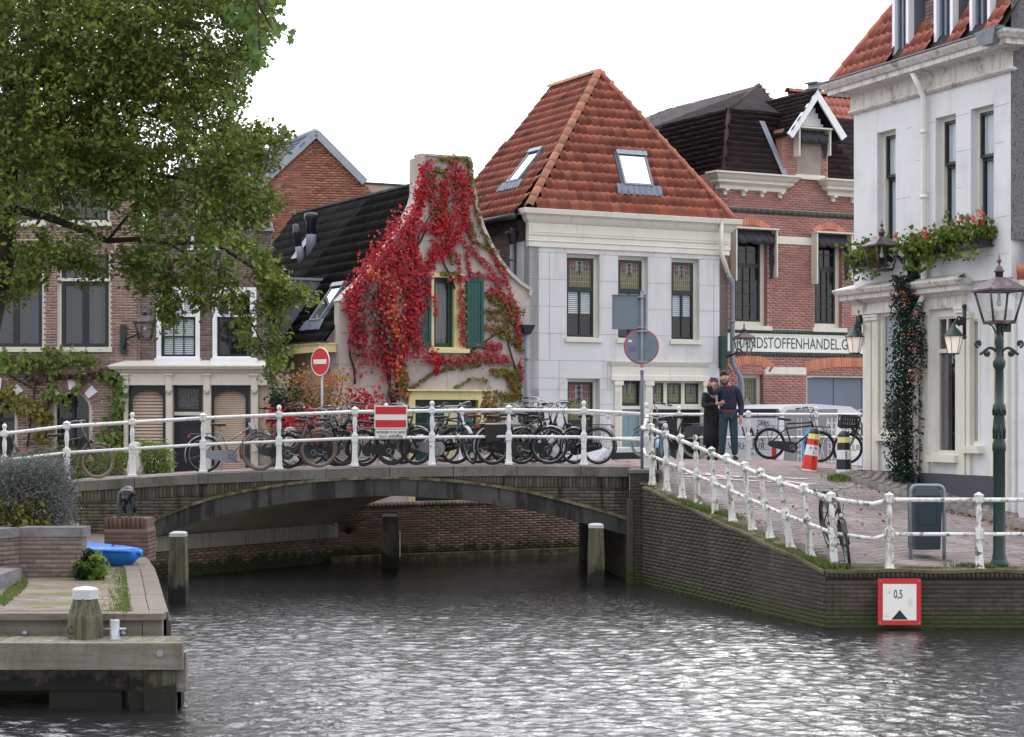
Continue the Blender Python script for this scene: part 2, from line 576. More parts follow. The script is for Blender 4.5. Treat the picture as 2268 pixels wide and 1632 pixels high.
defm('paint_white',S(226,224,220,1.05),.5,.06,1.5,streak=S(208,204,196),sscale=(5,5,.8),sthr=(.5,.9))
defm('paint_cream',S(214,210,200,1.05),.5,.06,2,streak=S(190,184,170),sscale=(6,6,.8),sthr=(.55,.9))
defm('paint_worn',S(208,204,200,1.05),.6,.1,3,dirt=S(120,108,98),dscale=3.5,dthr=(.55,.72),streak=S(150,142,132),sthr=(.5,.75),bump=.3)
defm('render_white',S(206,207,211,1.14),.7,.05,1.2,dirt=S(182,183,186,1.1),dscale=1.4,dthr=(.5,.9),streak=S(186,186,186,1.1),sscale=(4,4,.5),sthr=(.55,.85),bump=.15,bscale=9)
defm('rail_paint',S(216,216,216,1.05),.45,.08,5,dirt=S(128,120,110),dscale=9,dthr=(.6,.7),streak=S(170,166,158),sscale=(22,22,4),sthr=(.55,.8),bump=.2)
defm('rail_post_worn',S(214,214,212,1.05),.5,.08,5,dirt=S(88,84,72),dscale=10,dthr=(.55,.64),streak=S(140,134,120),sscale=(16,16,2.5),sthr=(.5,.68),bump=.4,dirt2=(S(120,70,50),6,.68,.72))
defm('stucco_old',S(176,168,164,1.2),.85,.1,1.2,dirt=S(146,136,128,1.1),dscale=1.1,dthr=(.45,.75),streak=S(150,142,138,1.1),sscale=(3,3,.6),sthr=(.5,.8),bump=.35,bscale=16)
defm('stucco_joint',S(140,132,126),.9,.1,2)
defm('gravel_dash',S(118,116,120),.95,.1,3,dirt=S(84,82,84),dscale=28,dthr=(.52,.6),bump=.8,bscale=40)
defm('plinth_grey',S(74,74,84),.7,.1,2,bump=.2)
defm('tile_orange',S(178,92,64,1.0),.65,.25,1.1,palette=[S(134,84,72,1.1),S(166,98,80,1.1),S(180,108,88,1.1),S(192,118,94,1.1),S(150,92,78,1.1),S(172,100,80,1.1)],dirt=S(110,78,62),dscale=2.0,dthr=(.55,.78),bump=.3)
defm('tile_rust',S(150,80,64),.65,.4,1.0,palette=[S(124,76,68,1.1),S(160,92,76,1.1),S(176,102,82,1.1),S(138,82,72,1.1),S(150,86,72,1.1)],dirt=S(92,66,60),dscale=1.6,dthr=(.5,.75),bump=.3)
defm('tile_bright',S(190,98,72),.65,.2,1.0,palette=[S(158,94,80),S(180,108,90),S(188,116,96),S(142,84,72)],bump=.3)
defm('tile_ridge',S(168,112,90),.75,.3,1.6,island=.15,dirt=S(120,106,80),dscale=4,dthr=(.5,.7),bump=.4)
defm('tile_black',S(46,46,47),.9,.25,1.5,island=.2,bump=.3,dirt=S(66,65,60),dscale=2.2,dthr=(.58,.8),spec=.1)
defm('slate_brown',S(66,58,60),.95,.15,.8,spec=.1,palette=[S(50,46,50),S(62,54,58),S(72,58,58),S(56,50,54),S(66,62,66)],bump=.4)
defm('slate_light',S(90,83,87),.95,.2,.8,island=.16,bump=.3)
defm('slate_blue',S(96,106,124),.6,.15,1,island=.08)
defm('roof_under',S(40,34,32),.9,.1,2)
defm('zinc',S(160,168,180),.45,.12,3,metal=.3,dirt=S(120,126,136),dscale=3,dthr=(.5,.8))
defm('lead',S(132,138,150),.55,.2,4,metal=.2,dirt=S(96,98,106),dscale=5,dthr=(.5,.7),bump=.3)
defm('panel_bluegrey',S(104,112,128),.5,.06,1.5)
defm('pipe_grey',S(116,124,136),.5,.1,3)
defm('gutter_black',S(44,48,56),.4,.1,3)
defm('frame_black',S(28,36,40),.35,.1,3)
defm('frame_green',S(24,62,58),.4,.1,3)
defm('frame_white',S(226,228,234,1.08),.4,.03,2)
defm('frame_cream',S(206,202,190,1.08),.45,.05,2)
defm('frame_yellow',S(206,194,142,1.1),.5,.06,2,streak=S(180,168,120),sscale=(8,8,1),sthr=(.55,.85))
defm('shutter_green',S(26,74,70),.45,.08,2)
defm('door_blue',S(126,152,160),.5,.05,2)
defm('door_slate',S(106,116,132),.55,.06,1.6)
defm('door_dark',S(26,32,40),.4,.1,2)
defm('room_dark',(.018,.018,.02),.9,.2,1)
defm('room_mid',(.06,.055,.05),.9,.3,1.5)
defm('blind_white',S(226,232,236,1.05),.6,.04,2)
defm('blind_tan',S(216,190,168,1.1),.6,.08,2)
defm('curtain',S(186,176,176),.85,.1,5,grain=(S(130,120,124),(40,40,.8)))
defm('stained_olive',S(112,104,40),.3,.25,9,island=.25)
defm('stained_red',S(120,52,44),.3,.2,6,island=.2)
defm('stained_clear',S(150,156,156),.3,.2,6,island=.2)
defm('lead_came',S(150,150,146),.5,.1,6)
defm('awning_fabric',S(64,66,72),.85,.2,6,bump=.4,bscale=14)
defm('sign_white',S(226,226,220,1.02),.5,.05,2,dirt=S(190,188,178),dscale=6,dthr=(.6,.75))
defm('sign_green',S(22,70,56),.5,.2,8,dirt=S(120,140,130),dscale=14,dthr=(.66,.72))
defm('glazed_green',S(40,58,50),.35,.25,6,island=.35)
defm('glazed_black',S(48,46,44),.35,.25,6,island=.3)
defm('lamp_green',S(24,52,50),.4,.12,4,bump=.1)
defm('lamp_copper',S(84,70,74),.45,.2,6,metal=.3,dirt=S(140,128,128),dscale=8,dthr=(.5,.8))
defm('iron_black',S(32,34,38),.5,.1,4)
defm('lamp_glow',(1.0,.85,.74),.6,.02,3,emit=.3)
defm('wood_pile',S(98,96,78),.85,.2,2,bump=.6,bscale=20,streak=S(62,56,44),sscale=(20,20,1.5),sthr=(.4,.65),dirt=S(94,104,62),dscale=2.5,dthr=(.55,.85),moss=(.012,.012,.008),mz=(.1,.55))
defm('wood_deck',S(126,118,112),.85,.15,1.5,island=.12,bump=.5,bscale=18,grain=(S(98,84,78),(3,26,26)),dirt=S(100,104,60),dscale=3.5,dthr=(.6,.8))
defm('wood_beam',S(124,121,114),.9,.2,1.5,island=.08,bump=.5,grain=(S(98,90,82),(1.2,12,16)),streak=S(92,84,60),sscale=(4,4,1),sthr=(.5,.72),dirt=S(132,150,136),dscale=5,dthr=(.66,.72))
defm('wood_lichen',S(112,106,92),.9,.2,3,island=.25,dirt=S(136,148,138),dscale=8,dthr=(.58,.66),dirt2=(S(124,112,56),5,.6,.7),bump=.5)
defm('wood_dark',S(90,78,76),.85,.2,2,bump=.4,moss=(.01,.012,.008),mz=(0.2,.5))
defm('pile_cap',S(184,186,188),.5,.1,4,dirt=S(150,156,130),dscale=6,dthr=(.6,.75))
defm('steel_galv',S(150,154,160),.4,.1,4,metal=.6)
defm('galv_dull',S(136,148,156),.5,.15,5,metal=.25,dirt=S(104,112,118),dscale=7,dthr=(.5,.8))
defm('sign_back',S(112,124,138),.5,.06,3)
defm('sign_red',S(196,36,44),.4,.06,3)
defm('sign_red_worn',S(190,40,48),.45,.08,3,dirt=S(112,100,84),dscale=5,dthr=(.6,.66),dirt2=(S(200,190,180),11,.66,.7))
defm('ink_black',S(34,36,44),.5,.05,3)
defm('bin_dark',S(36,50,60),.4,.08,3)
defm('bronze',S(52,54,58),.38,.25,9,metal=.5,bump=.8,bscale=24)
defm('kayak_blue',S(44,124,214),.35,.04,2)
defm('rubber',S(34,34,36),.7,.15,6)
defm('rubber_brown',S(120,98,82),.7,.1,6)
defm('rubber_grey',S(150,148,140),.7,.1,6)
defm('bike_black',S(30,31,34),.35,.1,4)
defm('bike_navy',S(34,40,62),.35,.1,4)
defm('bike_silver',S(140,144,150),.35,.1,4,metal=.5)
defm('bike_steel',S(104,130,150),.35,.1,4,metal=.3)
defm('bike_green',S(88,92,82),.4,.1,4)
defm('bike_brown',S(66,54,52),.4,.1,4)
defm('chrome',S(140,143,148),.32,.08,6,metal=.85)
defm('spoke',S(84,86,90),.45,.08,6,metal=.4)
defm('blind_dark',S(54,56,62),.6,.08,3)
defm('saddle_black',S(34,34,38),.55,.1,6)
defm('leather_brown',S(120,72,48),.6,.1,6)
defm('fabric_grey',S(70,70,78),.8,.1,6)
defm('plastic_black',S(30,31,34),.45,.1,4)
defm('red_lens',S(190,30,30),.3,.05,4)
defm('van_grey',S(122,120,124),.4,.04,2)
defm('van_white',S(206,208,216),.4,.04,2)
defm('van_black',S(36,38,44),.35,.05,2)
defm('ink_grey',S(70,74,84),.5,.05,3)
defm('ink_white',S(220,222,226),.5,.05,3)
defm('sticker_blue',S(70,160,220),.5,.05,3)
defm('sticker_purple',S(110,96,150),.5,.3,40)
defm('sticker_orange',S(214,110,70),.5,.1,20)
defm('bollard_red',S(216,52,40),.45,.05,4,dirt=S(160,46,40),dscale=9,dthr=(.6,.75))
defm('bollard_white',S(222,222,222),.5,.05,4,dirt=S(170,168,160),dscale=9,dthr=(.6,.75))
defm('bollard_yellow',S(226,210,90),.45,.05,4)
defm('bollard_lamp',S(222,218,140),.45,.05,4)
defm('bollard_blue',S(40,110,190),.45,.05,4)
defm('bollard_black',S(36,40,48),.4,.05,4)
defm('stone_bollard',S(190,188,184),.8,.15,3,dirt=S(140,130,120),dscale=5,dthr=(.5,.62),bump=.5)
defm('road_paint',S(196,186,186),.8,.1,5,dirt=S(150,126,128),dscale=7,dthr=(.5,.62))
defm('bark',S(58,50,44),.9,.25,4,bump=.8,bscale=16,dirt=S(74,76,56),dscale=3,dthr=(.5,.75))
defm('twig',S(56,46,38),.9,.2,5)
defm('skin',S(196,148,124),.55,.05,6)
defm('hair_black',S(22,20,20),.6,.2,30)
defm('jacket_navy',S(34,42,64),.8,.1,5,bump=.2)
defm('hoodie_maroon',S(96,52,62),.85,.1,5)
defm('jeans',S(42,62,76),.85,.2,6,bump=.3)
defm('coat_black',S(26,27,30),.9,.15,5)
defm('scarf_maroon',S(120,62,66),.85,.15,8)
defm('shirt_pale',S(196,200,216),.8,.1,5)
defm('shoe_navy',S(30,34,52),.6,.1,5)
defm('teeth',S(232,228,220),.4,.02,5)
defm('lip',S(150,84,78),.5,.05,5)
defm('phone',S(34,46,84),.2,.05,5)
defm('moss_green',S(76,80,50),.95,.3,3,dirt=S(100,94,76),dscale=3,dthr=(.4,.6),bump=.6)
defm('car_silver',S(190,196,204),.25,.03,2,metal=.3)
defm('flower_red',S(226,60,62),.6,.1,9)
defm('curb',S(116,112,108),.85,.15,2,island=.1,bump=.3)
MT['leaf_oak']=leaf_mat('leaf_oak',[S(54,72,40),S(72,92,44),S(92,112,50),S(80,100,46),S(108,124,52),S(128,140,58),S(150,150,60),S(190,164,58)],.32,.5,.9)
MT['leaf_maple']=leaf_mat('leaf_maple',[S(52,74,40),S(72,98,46),S(96,122,54),S(118,132,56)],.45,.3,2)
MT['leaf_red']=leaf_mat('leaf_red',[S(96,32,42),S(144,38,50),S(176,44,56),S(198,60,70),S(160,54,62),S(124,56,52)],.3,.5,2.0)
MT['leaf_scarlet']=leaf_mat('leaf_scarlet',[S(150,30,46),S(186,38,54),S(206,50,62)],.3,.3,3.0)
MT['leaf_pink']=leaf_mat('leaf_pink',[S(140,54,62),S(176,70,82),S(190,90,92),S(150,90,66)],.3,.4,3.0)
MT['leaf_rust']=leaf_mat('leaf_rust',[S(120,76,48),S(150,92,64),S(126,104,56),S(112,112,54),S(170,96,66)],.3,.5,3.0)
MT['leaf_olive']=leaf_mat('leaf_olive',[S(86,92,40),S(112,116,48),S(132,124,58),S(100,106,50)],.3,.4,3.0)
MT['leaf_orange']=leaf_mat('leaf_orange',[S(170,60,46),S(206,92,50),S(186,110,70),S(140,50,46)],.3,.4,3.0)
MT['leaf_vine']=leaf_mat('leaf_vine',[S(76,100,48),S(100,124,60),S(122,142,72),S(90,110,50)],.4,.4,2.0)
MT['leaf_plum']=leaf_mat('leaf_plum',[S(74,56,60),S(96,74,76),S(110,96,74)],.3,.4,2.0)
MT['leaf_autumn']=leaf_mat('leaf_autumn',[S(176,118,66),S(196,140,84),S(150,112,70),S(128,116,62)],.4,.4,3.0)
MT['leaf_dark']=leaf_mat('leaf_dark',[S(26,42,34),S(36,56,42),S(48,68,46)],.2,.4,3.0)
MT['leaf_box']=leaf_mat('leaf_box',[S(64,88,36),S(88,112,46),S(110,130,54),S(150,150,60)],.35,.4,4.0)
MT['leaf_lavender']=leaf_mat('leaf_lavender',[S(92,98,96),S(110,116,112),S(122,124,124),S(84,92,80)],.2,.4,3.0)
MT['leaf_grass']=leaf_mat('leaf_grass',[S(74,100,44),S(98,122,56),S(110,118,66),S(90,106,50)],.3,.4,2.0)
MT['leaf_drygrass']=leaf_mat('leaf_drygrass',[S(96,104,52),S(130,122,78),S(110,110,60),S(84,96,46)],.3,.4,2.0)
MT['berry']=leaf_mat('berry',[S(206,84,40),S(226,104,50),S(190,70,40)],.1,.3,3.0)
MT['petal_red']=leaf_mat('petal_red',[S(214,56,60),S(232,80,84),S(200,44,50)],.3,.3,3.0)
MT['dry_leaf']=leaf_mat('dry_leaf',[S(150,96,66),S(120,76,56),S(170,116,80)],.1,.3,3.0)
MT['plume']=leaf_mat('plume',[S(190,186,160),S(210,206,190)],.3,.3,3.0)
MT['glass']=glass_mat('glass',(.84,.87,.88),1.3,.02)
MT['glass_wavy']=glass_mat('glass_wavy',(.78,.81,.84),1.9,.03,.3)
MT['glass_lamp']=glass_mat('glass_lamp',(.9,.9,.9),.6,.05)
MT['skylight_glass']=glass_mat('skylight_glass',(.3,.33,.36),60.0,.02)
def water_mat():
 m=bpy.data.materials.new('water');m.use_nodes=True
 n=m.node_tree;N=n.nodes;L=n.links;bs=N['Principled BSDF']
 bs.inputs['Base Color'].default_value=(.02,.02,.023,1)
 bs.inputs['Roughness'].default_value=.08
 bs.inputs['IOR'].default_value=2.3
 g=N.new('ShaderNodeNewGeometry')
 mp=N.new('ShaderNodeMapping');mp.inputs['Scale'].default_value=(9,13,1)
 mp.inputs['Rotation'].default_value=(0,0,.25)
 L.new(g.outputs['Position'],mp.inputs['Vector'])
 t=N.new('ShaderNodeTexNoise');t.inputs['Scale'].default_value=1.3;t.inputs['Detail'].default_value=4;t.inputs['Roughness'].default_value=.55
 t.inputs['Distortion'].default_value=.6
 L.new(mp.outputs[0],t.inputs['Vector'])
 b=N.new('ShaderNodeBump');b.inputs['Strength'].default_value=.5;b.inputs['Distance'].default_value=.03
 L.new(t.outputs['Fac'],b.inputs['Height']);L.new(b.outputs[0],bs.inputs['Normal'])
 return m
MT['water']=water_mat()
# ground shape
def interp(x,tab):
 xs,ys=zip(*tab)
 return float(np.interp(x,xs,ys))
RAMP=[(26,.82),(27.4,.84),(34.2,1.75),(35.3,1.92),(36.5,2.03),(38,2.10),(40.5,2.08),(42.8,2.0),(46,1.25),(60,1.0)]
DECK=[(-14,1.35),(-9.5,1.62),(-8.2,1.78),(-5.7,1.93),(-2.8,2.05),(0,2.08),(2.1,2.06)]
def G(X,Y):
 if X<2.2:
  z=interp(X,DECK)
  if Y>39.0:z+=(1.1-z)*min(1,(Y-39.0)/5)*(1 if X<-3.6 else 0)
  return z
 return interp(Y,RAMP)-.06*max(0.0,X-5.2)
def ground_sheet(name,x0,x1,y0,y1,nx,ny,keep,dz=0.0,m=None,kind='structure',thick=0):
 V=[];F=[]
 for j in range(ny+1):
  for i in range(nx+1):
   x=x0+(x1-x0)*i/nx;y=y0+(y1-y0)*j/ny
   V.append((x,y,G(x,y)+dz))
 for j in range(ny):
  for i in range(nx):
   x=x0+(x1-x0)*(i+.5)/nx;y=y0+(y1-y0)*(j+.5)/ny
   if keep(x,y):
    k=j*(nx+1)+i
    F.append((k,k+1,k+nx+2,k+nx+1))
 o=link(name,mesh_np(name,V,np.array(F),True,[m]))
 if kind:o['kind']=kind
 return o
RAIL_Y=35.5;EDGE_Y=35.28
RA=(2.49,34.35);RB=(4.58,27.45)
WA=(2.32,34.35);WB=(4.40,27.22)
def seg_x(A,B,y):return A[0]+(B[0]-A[0])*(y-A[1])/(B[1]-A[1])
FR0=(-2.9,39.35);FR1=(8.2,42.7)
# water
def make_water():
 xs=np.concatenate([np.arange(-10.5,-6,.15),np.arange(-6,6,.034),np.arange(6,10.5,.1)]);ys=np.concatenate([np.arange(16.0,29,.026),np.arange(29,46,.07)])
 X,Y=np.meshgrid(xs,ys)
 Z=np.zeros_like(X)
 rs=np.random.RandomState(3)
 for k in range(64):
  lam=.12*(3.4**rs.rand())
  th=rs.normal(R_(80),R_(34))
  amp=.0044*lam
  kx,ky=2*math.pi/lam*math.cos(th),2*math.pi/lam*math.sin(th)
  ph=rs.rand()*6.28
  s_=np.sin(kx*X+ky*Y+ph+.6*np.sin(.35*X+.5*Y+k))
  Z+=amp*(s_+.25*s_*s_)
 calm=np.clip((37-Y)/14,.25,1.1)
 Z*=calm
 Z-=Z.mean()
 ny,nx=X.shape
 V=np.stack([X,Y,Z],-1).reshape(-1,3)
 idx=np.arange(ny*nx).reshape(ny,nx)
 F=np.stack([idx[:-1,:-1],idx[:-1,1:],idx[1:,1:],idx[1:,:-1]],-1).reshape(-1,4)
 o=link('water',mesh_np('water',V,F,True,[MT['water']]))
 tag(o,kind='structure')
 b=MB()
 for x0,x1,y0,y1 in((-60,-10.5,-60,46),(-10.5,10.4,-60,16.0),(10.4,60,-60,46),(-60,60,45.95,60)):
  b.quad((x0,y0,-.004),(x1,y0,-.004),(x1,y1,-.004),(x0,y1,-.004))
 o=b.build('canal_water',MT['water']);tag(o,kind='structure')
make_water()
# terrain under everything
b=MB();b.quad((-400,-300,-1.2),(400,-300,-1.2),(400,600,-1.2),(-400,600,-1.2))
tag(b.build('canal_bed',MT['earth']),kind='structure')
# far bank street (beyond the back canal) and its brick quay wall
UF=Vector((.8823,.4706,0)).normalized();BK=Vector((-UF.y,UF.x,0))
FWO=Vector((-3.75,39.56,0))
FW=Fr(FWO,UF)
b=MB()
p=[FW.P(-.2,0,-.3),FW.P(60,0,-.3),FW.P(60,0,-400),FW.P(-260,0,-400),Vector((-200,44,0)),Vector((-3.65,44,0)),Vector((-3.65,40.1,0))]
zt=.98
b.v=[(q.x,q.y,zt)for q in p];b.f=[tuple(range(len(p)))];b.sm=[False]
tag(b.build('far_street',MT['paver_base']),kind='structure')
def wall_on_line(name,label,A,B,z0,z1,brickmat,mortar,thick=.35,cap=None,zt1=None,limit=300,cat='wall',score=None,group=None,L=.21,h=.05):
 """brick wall from plan point A to B (left to right seen from the front), top z1 at A and zt1 at B"""
 zt1=z1 if zt1 is None else zt1
 u=Vector((B[0]-A[0],B[1]-A[1],0));ln=u.length
 fr=Fr((A[0],A[1],0),u)
 out=[(0,z0),(ln,z0),(ln,zt1),(0,z1)]
 t=thing(name,label,cat,(A[0],A[1],z0),group)
 b=MB().slab(fr,out,[],-thick,0);b.build('core',mortar,t)
 bricks(t,fr,out,[],brickmat,L=L,h=h,limit=limit,score=score,proud=.008)
 return t,fr,ln
fq,FWf,fln=wall_on_line('far_quay_wall','brick quay wall with mossy top seen through the bridge arch',(FWO.x,FWO.y),tuple((FWO+UF*16))[:2],-.6,1.1,MT['brick_far'],MT['mortar_dark'],h=.042,score=lambda sx,sy,c:(sy>1090)&(sx<1300))
T=[T4(FWf,.09*i,1.1,-.2,.08,.1,.22)for i in range(int(8/.09))]
pieces(fq,'coping_brick',CUBE_V,CUBE_F,T,MT['brick_far'],90)
MB().box(FWf,0,16,-.5,.12,0,.14).build('footing',MT['lichen_edge'],fq)
# right quay, ramp and bridge end: paved sheets
def keep_right(x,y):
 if y<34.35:return x>seg_x(WA,WB,max(y,27.22))+.1 and y>27.3
 if y<35.6:return x>2.3
 return x>2.15 and y<FR0[1]+(x-FR0[0])*.302+.1
def keep_deck(x,y):
 if y<35.35 or x>2.25:return False
 if x>-3.6:return y<FR0[1]+(x-FR0[0])*.302+.15
 return y<44
ground_sheet('right_quay_paving',2.15,24,27.25,43.6,180,140,keep_right,0,MT['paver_base'])
ground_sheet('bridge_deck_paving',-24,2.25,35.35,44.0,120,50,keep_deck,0,MT['paver_base'])
PAVE_V=CUBE_V;PAVE_F=CUBE_F
def paving(parentname,label,region,x0,x1,y0,y1,m,L=.2,Wd=.095,j=.009,limit=300,keep=None,arc=.0):
 T=[]
 t=thing(parentname,label,'paving',(x0,y0,G(max(x0,2.3),y0)))
 r=0;y=y0
 while y<y1:
  x=x0+(L/2 if r%2 else 0)
  while x<x1:
   xx=x+RS.normal(0,.003);yy=y+RS.normal(0,.003)+arc*(.10*math.sin(x*.9)+.05*math.sin(x*2.3+y))
   if keep(xx+L/2,yy+Wd/2):
    z0,zx,zy=G(xx,yy),G(xx+L,yy),G(xx,yy+Wd)
    m4=np.eye(4)
    m4[:3,0]=(L,0,zx-z0);m4[:3,1]=(0,Wd,zy-z0);m4[:3,2]=(0,0,.03)
    m4[:3,3]=(xx,yy,z0-.02+RS.rand()*.004)
    T.append(m4)
   x+=L+j
  y+=Wd+j;r+=1
 pieces(t,'paving_brick',CUBE_V,CUBE_F,T,m,limit)
 return t
paving('brick_paving','purplish brick paving sloping up behind the white quay railing',None,2.4,9.4,27.75,36.6,MT['paver'],keep=lambda x,y:keep_right(x-.42,y)and(x-6.1)*.87+(y-34.9)*.49<0,arc=1)
paving('bridge_brick_paving','pinkish brick paving across the top of the bridge',None,-8.6,6.6,35.75,40.2,MT['paver_deck'],keep=lambda x,y:(keep_deck(x,y)and x>-8.6 and(x>-3.6 or y<37.5))or(x>2.2 and y>36.62 and keep_right(x,y)),L=.2,Wd=.1)
def strip(mb,pts,w,dz=.022):
 pts=[Vector((p[0],p[1],0))for p in pts]
 for a,c in zip(pts[:-1],pts[1:]):
  d=(c-a).normalized();s_=Vector((-d.y,d.x,0))*w/2
  n=max(1,int((c-a).length/.4))
  for i in range(n):
   q0=a.lerp(c,i/n);q1=a.lerp(c,(i+1)/n)
   vs_=[]
   for q in(q0-s_,q1-s_,q1+s_,q0+s_):
    vs_.append((q.x,q.y,G(q.x,q.y)+dz))
   mb.add(vs_,[(0,1,2,3)])
def gpt(x,y):
 """plan point on the right-hand ground seen at a picture point"""
 lo,hi=27.0,42.0
 for _ in range(40):
  Y=(lo+hi)/2
  X=(x-CX)/FPX*Y
  yy=HY+(CAMZ-G(X,Y))*FPX/Y
  if yy>y:lo=Y
  else:hi=Y
 return(X,Y)
b=MB()
strip(b,[gpt(1500,1050),gpt(1640,1058),gpt(1790,1063)],.09)
strip(b,[gpt(1560,1049),gpt(1620,1063)],.09)
strip(b,[gpt(1500,1056),gpt(1650,1066),gpt(1812,1075)],.07)
strip(b,[gpt(1700,1060),gpt(1790,1076)],.09)
tag(b.build('parking_lines',MT['road_paint']),kind='structure')
def kerb():
 A,B=Vector((5.95,35.2,0)),Vector((8.35,30.6,0))
 d=(B-A).normalized();nrm=Vector((-d.y,d.x,0))
 V=[];n=24
 t=thing('kerb','row of grey kerb stones curving along the pavement of the white house','kerb',(A.x,A.y,1.7))
 T=[]
 for i in range(n):
  k=A.lerp(B,i/n);k2=A.lerp(B,(i+1)/n)
  z,z2=G(k.x,k.y),G(k2.x,k2.y)
  m4=np.eye(4)
  e=(k2-k)*.97
  m4[:3,0]=(e.x,e.y,z2-z);m4[:3,1]=tuple(nrm*.14);m4[:3,2]=(0,0,.18)
  m4[:3,3]=(k.x,k.y,z-.06)
  T.append(m4)
 pieces(t,'kerb_stone',CUBE_V,np.array([(4,5,7,6),(0,1,5,4),(2,6,7,3),(0,4,6,2),(1,3,7,5)]),T,MT['curb'],300)
 b=MB();m=30
 for i in range(m):
  k=A.lerp(B,i/m)+nrm*.14;k2=A.lerp(B,(i+1)/m)+nrm*.14
  q,q2=k+nrm*3.0,k2+nrm*3.0
  b.quad((k.x,k.y,G(k.x,k.y)+.115),(k2.x,k2.y,G(k2.x,k2.y)+.115),(q2.x,q2.y,G(k2.x,k2.y)+.12),(q.x,q.y,G(k.x,k.y)+.12))
 tag(b.build('pavement',MT['paver_base']),kind='structure')
 T=[]
 L,Wd=.2,.1
 for r in range(8):
  for i in range(27):
   s0=.14+r*.11;a0=i*.21+(.1 if r%2 else 0)
   q=A+d*a0+nrm*s0
   z=G(*(A+d*a0).xy)+.105;z2=G(*(A+d*(a0+L)).xy)+.105
   m4=np.eye(4);m4[:3,0]=(d.x*L,d.y*L,z2-z);m4[:3,1]=tuple(nrm*Wd);m4[:3,2]=(0,0,.02);m4[:3,3]=(q.x,q.y,z)
   T.append(m4)
 t2=thing('pavement_bricks','narrow strip of paving bricks at the foot of the white house','paving',(A.x,A.y,1.8))
 pieces(t2,'paving_brick',CUBE_V,CUBE_F,T,MT['paver'],300)
kerb()
# right quay walls
rw,rwf,rln=wall_on_line('ramp_quay_wall','dark mossy brick quay wall rising along the leaning railing posts',WA,WB,-.6,1.72,MT['brick_quay'],MT['mortar_dark'],zt1=.80)
qw,qwf,qln=wall_on_line('front_quay_wall','low dark brick quay wall carrying the red and white depth sign',(4.40,27.22),(16,27.05),-.6,.69,MT['brick_quay'],MT['mortar_dark'])
for w_,f_,l_,a0_,b0_,b1_ in((qw,qwf,6.4,0,.70,.70),):
 T=[T4(f_,i*.066,.69,-.3-.004*RS.rand(),.056,.105,.315)for i in range(int(l_/.066))]
 pieces(w_,'rowlock_brick',CUBE_V,CUBE_F,T,MT['brick_quay'],200)
def cap_strip(name,fr,ln,z0,z1,wdt=.42):
 b=MB();n=40
 for i in range(n):
  a,a2=ln*i/n,ln*(i+1)/n
  za,za2=z0+(z1-z0)*i/n,z0+(z1-z0)*(i+1)/n
  rows=[(.02,0.0),(.02,.045),(-.12,.06),(-.3,.05),(-wdt,.03)]
  rr=[[fr.P(aa,zz+h+.012*math.sin(37*aa+c*9),c)for c,h in rows]for aa,zz in((a,za),(a2,za2))]
  for k in range(len(rows)-1):
   b.quad(rr[0][k],rr[1][k],rr[1][k+1],rr[0][k+1])
 o=b.build(name,MT['moss_green']);tag(o,kind='structure')
cap_strip('mossy_verge',rwf,rln,1.70,.78,.5)
cap_strip('mossy_quay_edge',qwf,12,.79,.79,.45)
pl=Fr((2.12,EDGE_Y-.05,0),(1,0,0))
pt,pf,_=wall_on_line('bridge_end_pillar','brick pillar where the bridge meets the sloping quay wall',(2.10,34.55),(2.62,34.5),-.6,1.97,MT['brick_quay'],MT['mortar_dark'],thick=1.1)
MB().box(pf,-.03,.56,1.97,2.03,-1.1,.03).build('cap_stone',MT['stone_cap'],pt)
# left of the bridge: quay wall of the left bank behind planter, low quay floor
LQ=.85
b=MB();b.add([(-40,20.75,LQ),(-3.72,20.75,LQ),(-4.93,26.6,LQ),(-5.55,29.2,LQ),(-6.7,35.4,LQ),(-40,35.4,LQ)],[(0,1,2,3,4,5)])
tag(b.build('left_quay_floor',MT['paver_base']),kind='structure')
b=MB();b.add([(-40,20.8,-.8),(-3.78,20.8,-.8),(-4.95,26.6,-.8),(-5.57,29.2,-.8),(-6.72,35.4,-.8),(-40,20.8,LQ-.02),(-3.78,20.8,LQ-.02),(-4.95,26.6,LQ-.02),(-5.57,29.2,LQ-.02),(-6.7,35.4,LQ-.02)],[(0,1,6,5),(1,2,7,6),(2,3,8,7),(3,4,9,8)])
tag(b.build('left_quay_bank',MT['mortar_dark']),kind='structure')
# the bridge
BF=Fr((0,EDGE_Y,0),(1,0,0))
def arch_pts(lst):
 return[BF.px(x,y)for x,y in lst]
EXT=arch_pts([(327,1162),(380,1138),(450,1112),(520,1094),(600,1080),(680,1069),(760,1063),(860,1060),(940,1063),(1020,1069),(1100,1079),(1180,1094),(1250,1111),(1320,1130),(1392,1152)])
INT=arch_pts([(327,1196),(380,1176),(450,1152),(520,1134),(600,1119),(680,1108),(760,1102),(860,1098),(940,1101),(1020,1107),(1100,1118),(1180,1132),(1250,1148),(1320,1166),(1392,1186)])
def smoothc(p,k=4):
 out=[]
 for i in range(len(p)-1):
  p0=p[max(i-1,0)];p1=p[i];p2=p[i+1];p3=p[min(i+2,len(p)-1)]
  for j in range(k):
   t=j/k
   out.append(tuple(.5*((2*p1[d])+(-p0[d]+p2[d])*t+(2*p0[d]-5*p1[d]+4*p2[d]-p3[d])*t*t+(-p0[d]+3*p1[d]-3*p2[d]+p3[d])*t**3)for d in(0,1)))
 return out+[p[-1]]
EXT,INT=smoothc(EXT),smoothc(INT)
bridge=thing('arch_bridge','low brick arch bridge with dark concrete arch band over the canal','bridge',(-2.2,EDGE_Y,0))
def deckz(x):return interp(x,DECK)
xl,xr=-11.5,2.14
top=[(x,deckz(x)-.17)for x in np.linspace(xr,xl,30)]
outer=[(xl,-.5),(EXT[0][0],-.5)]+EXT+[(xr,EXT[-1][1])]+top
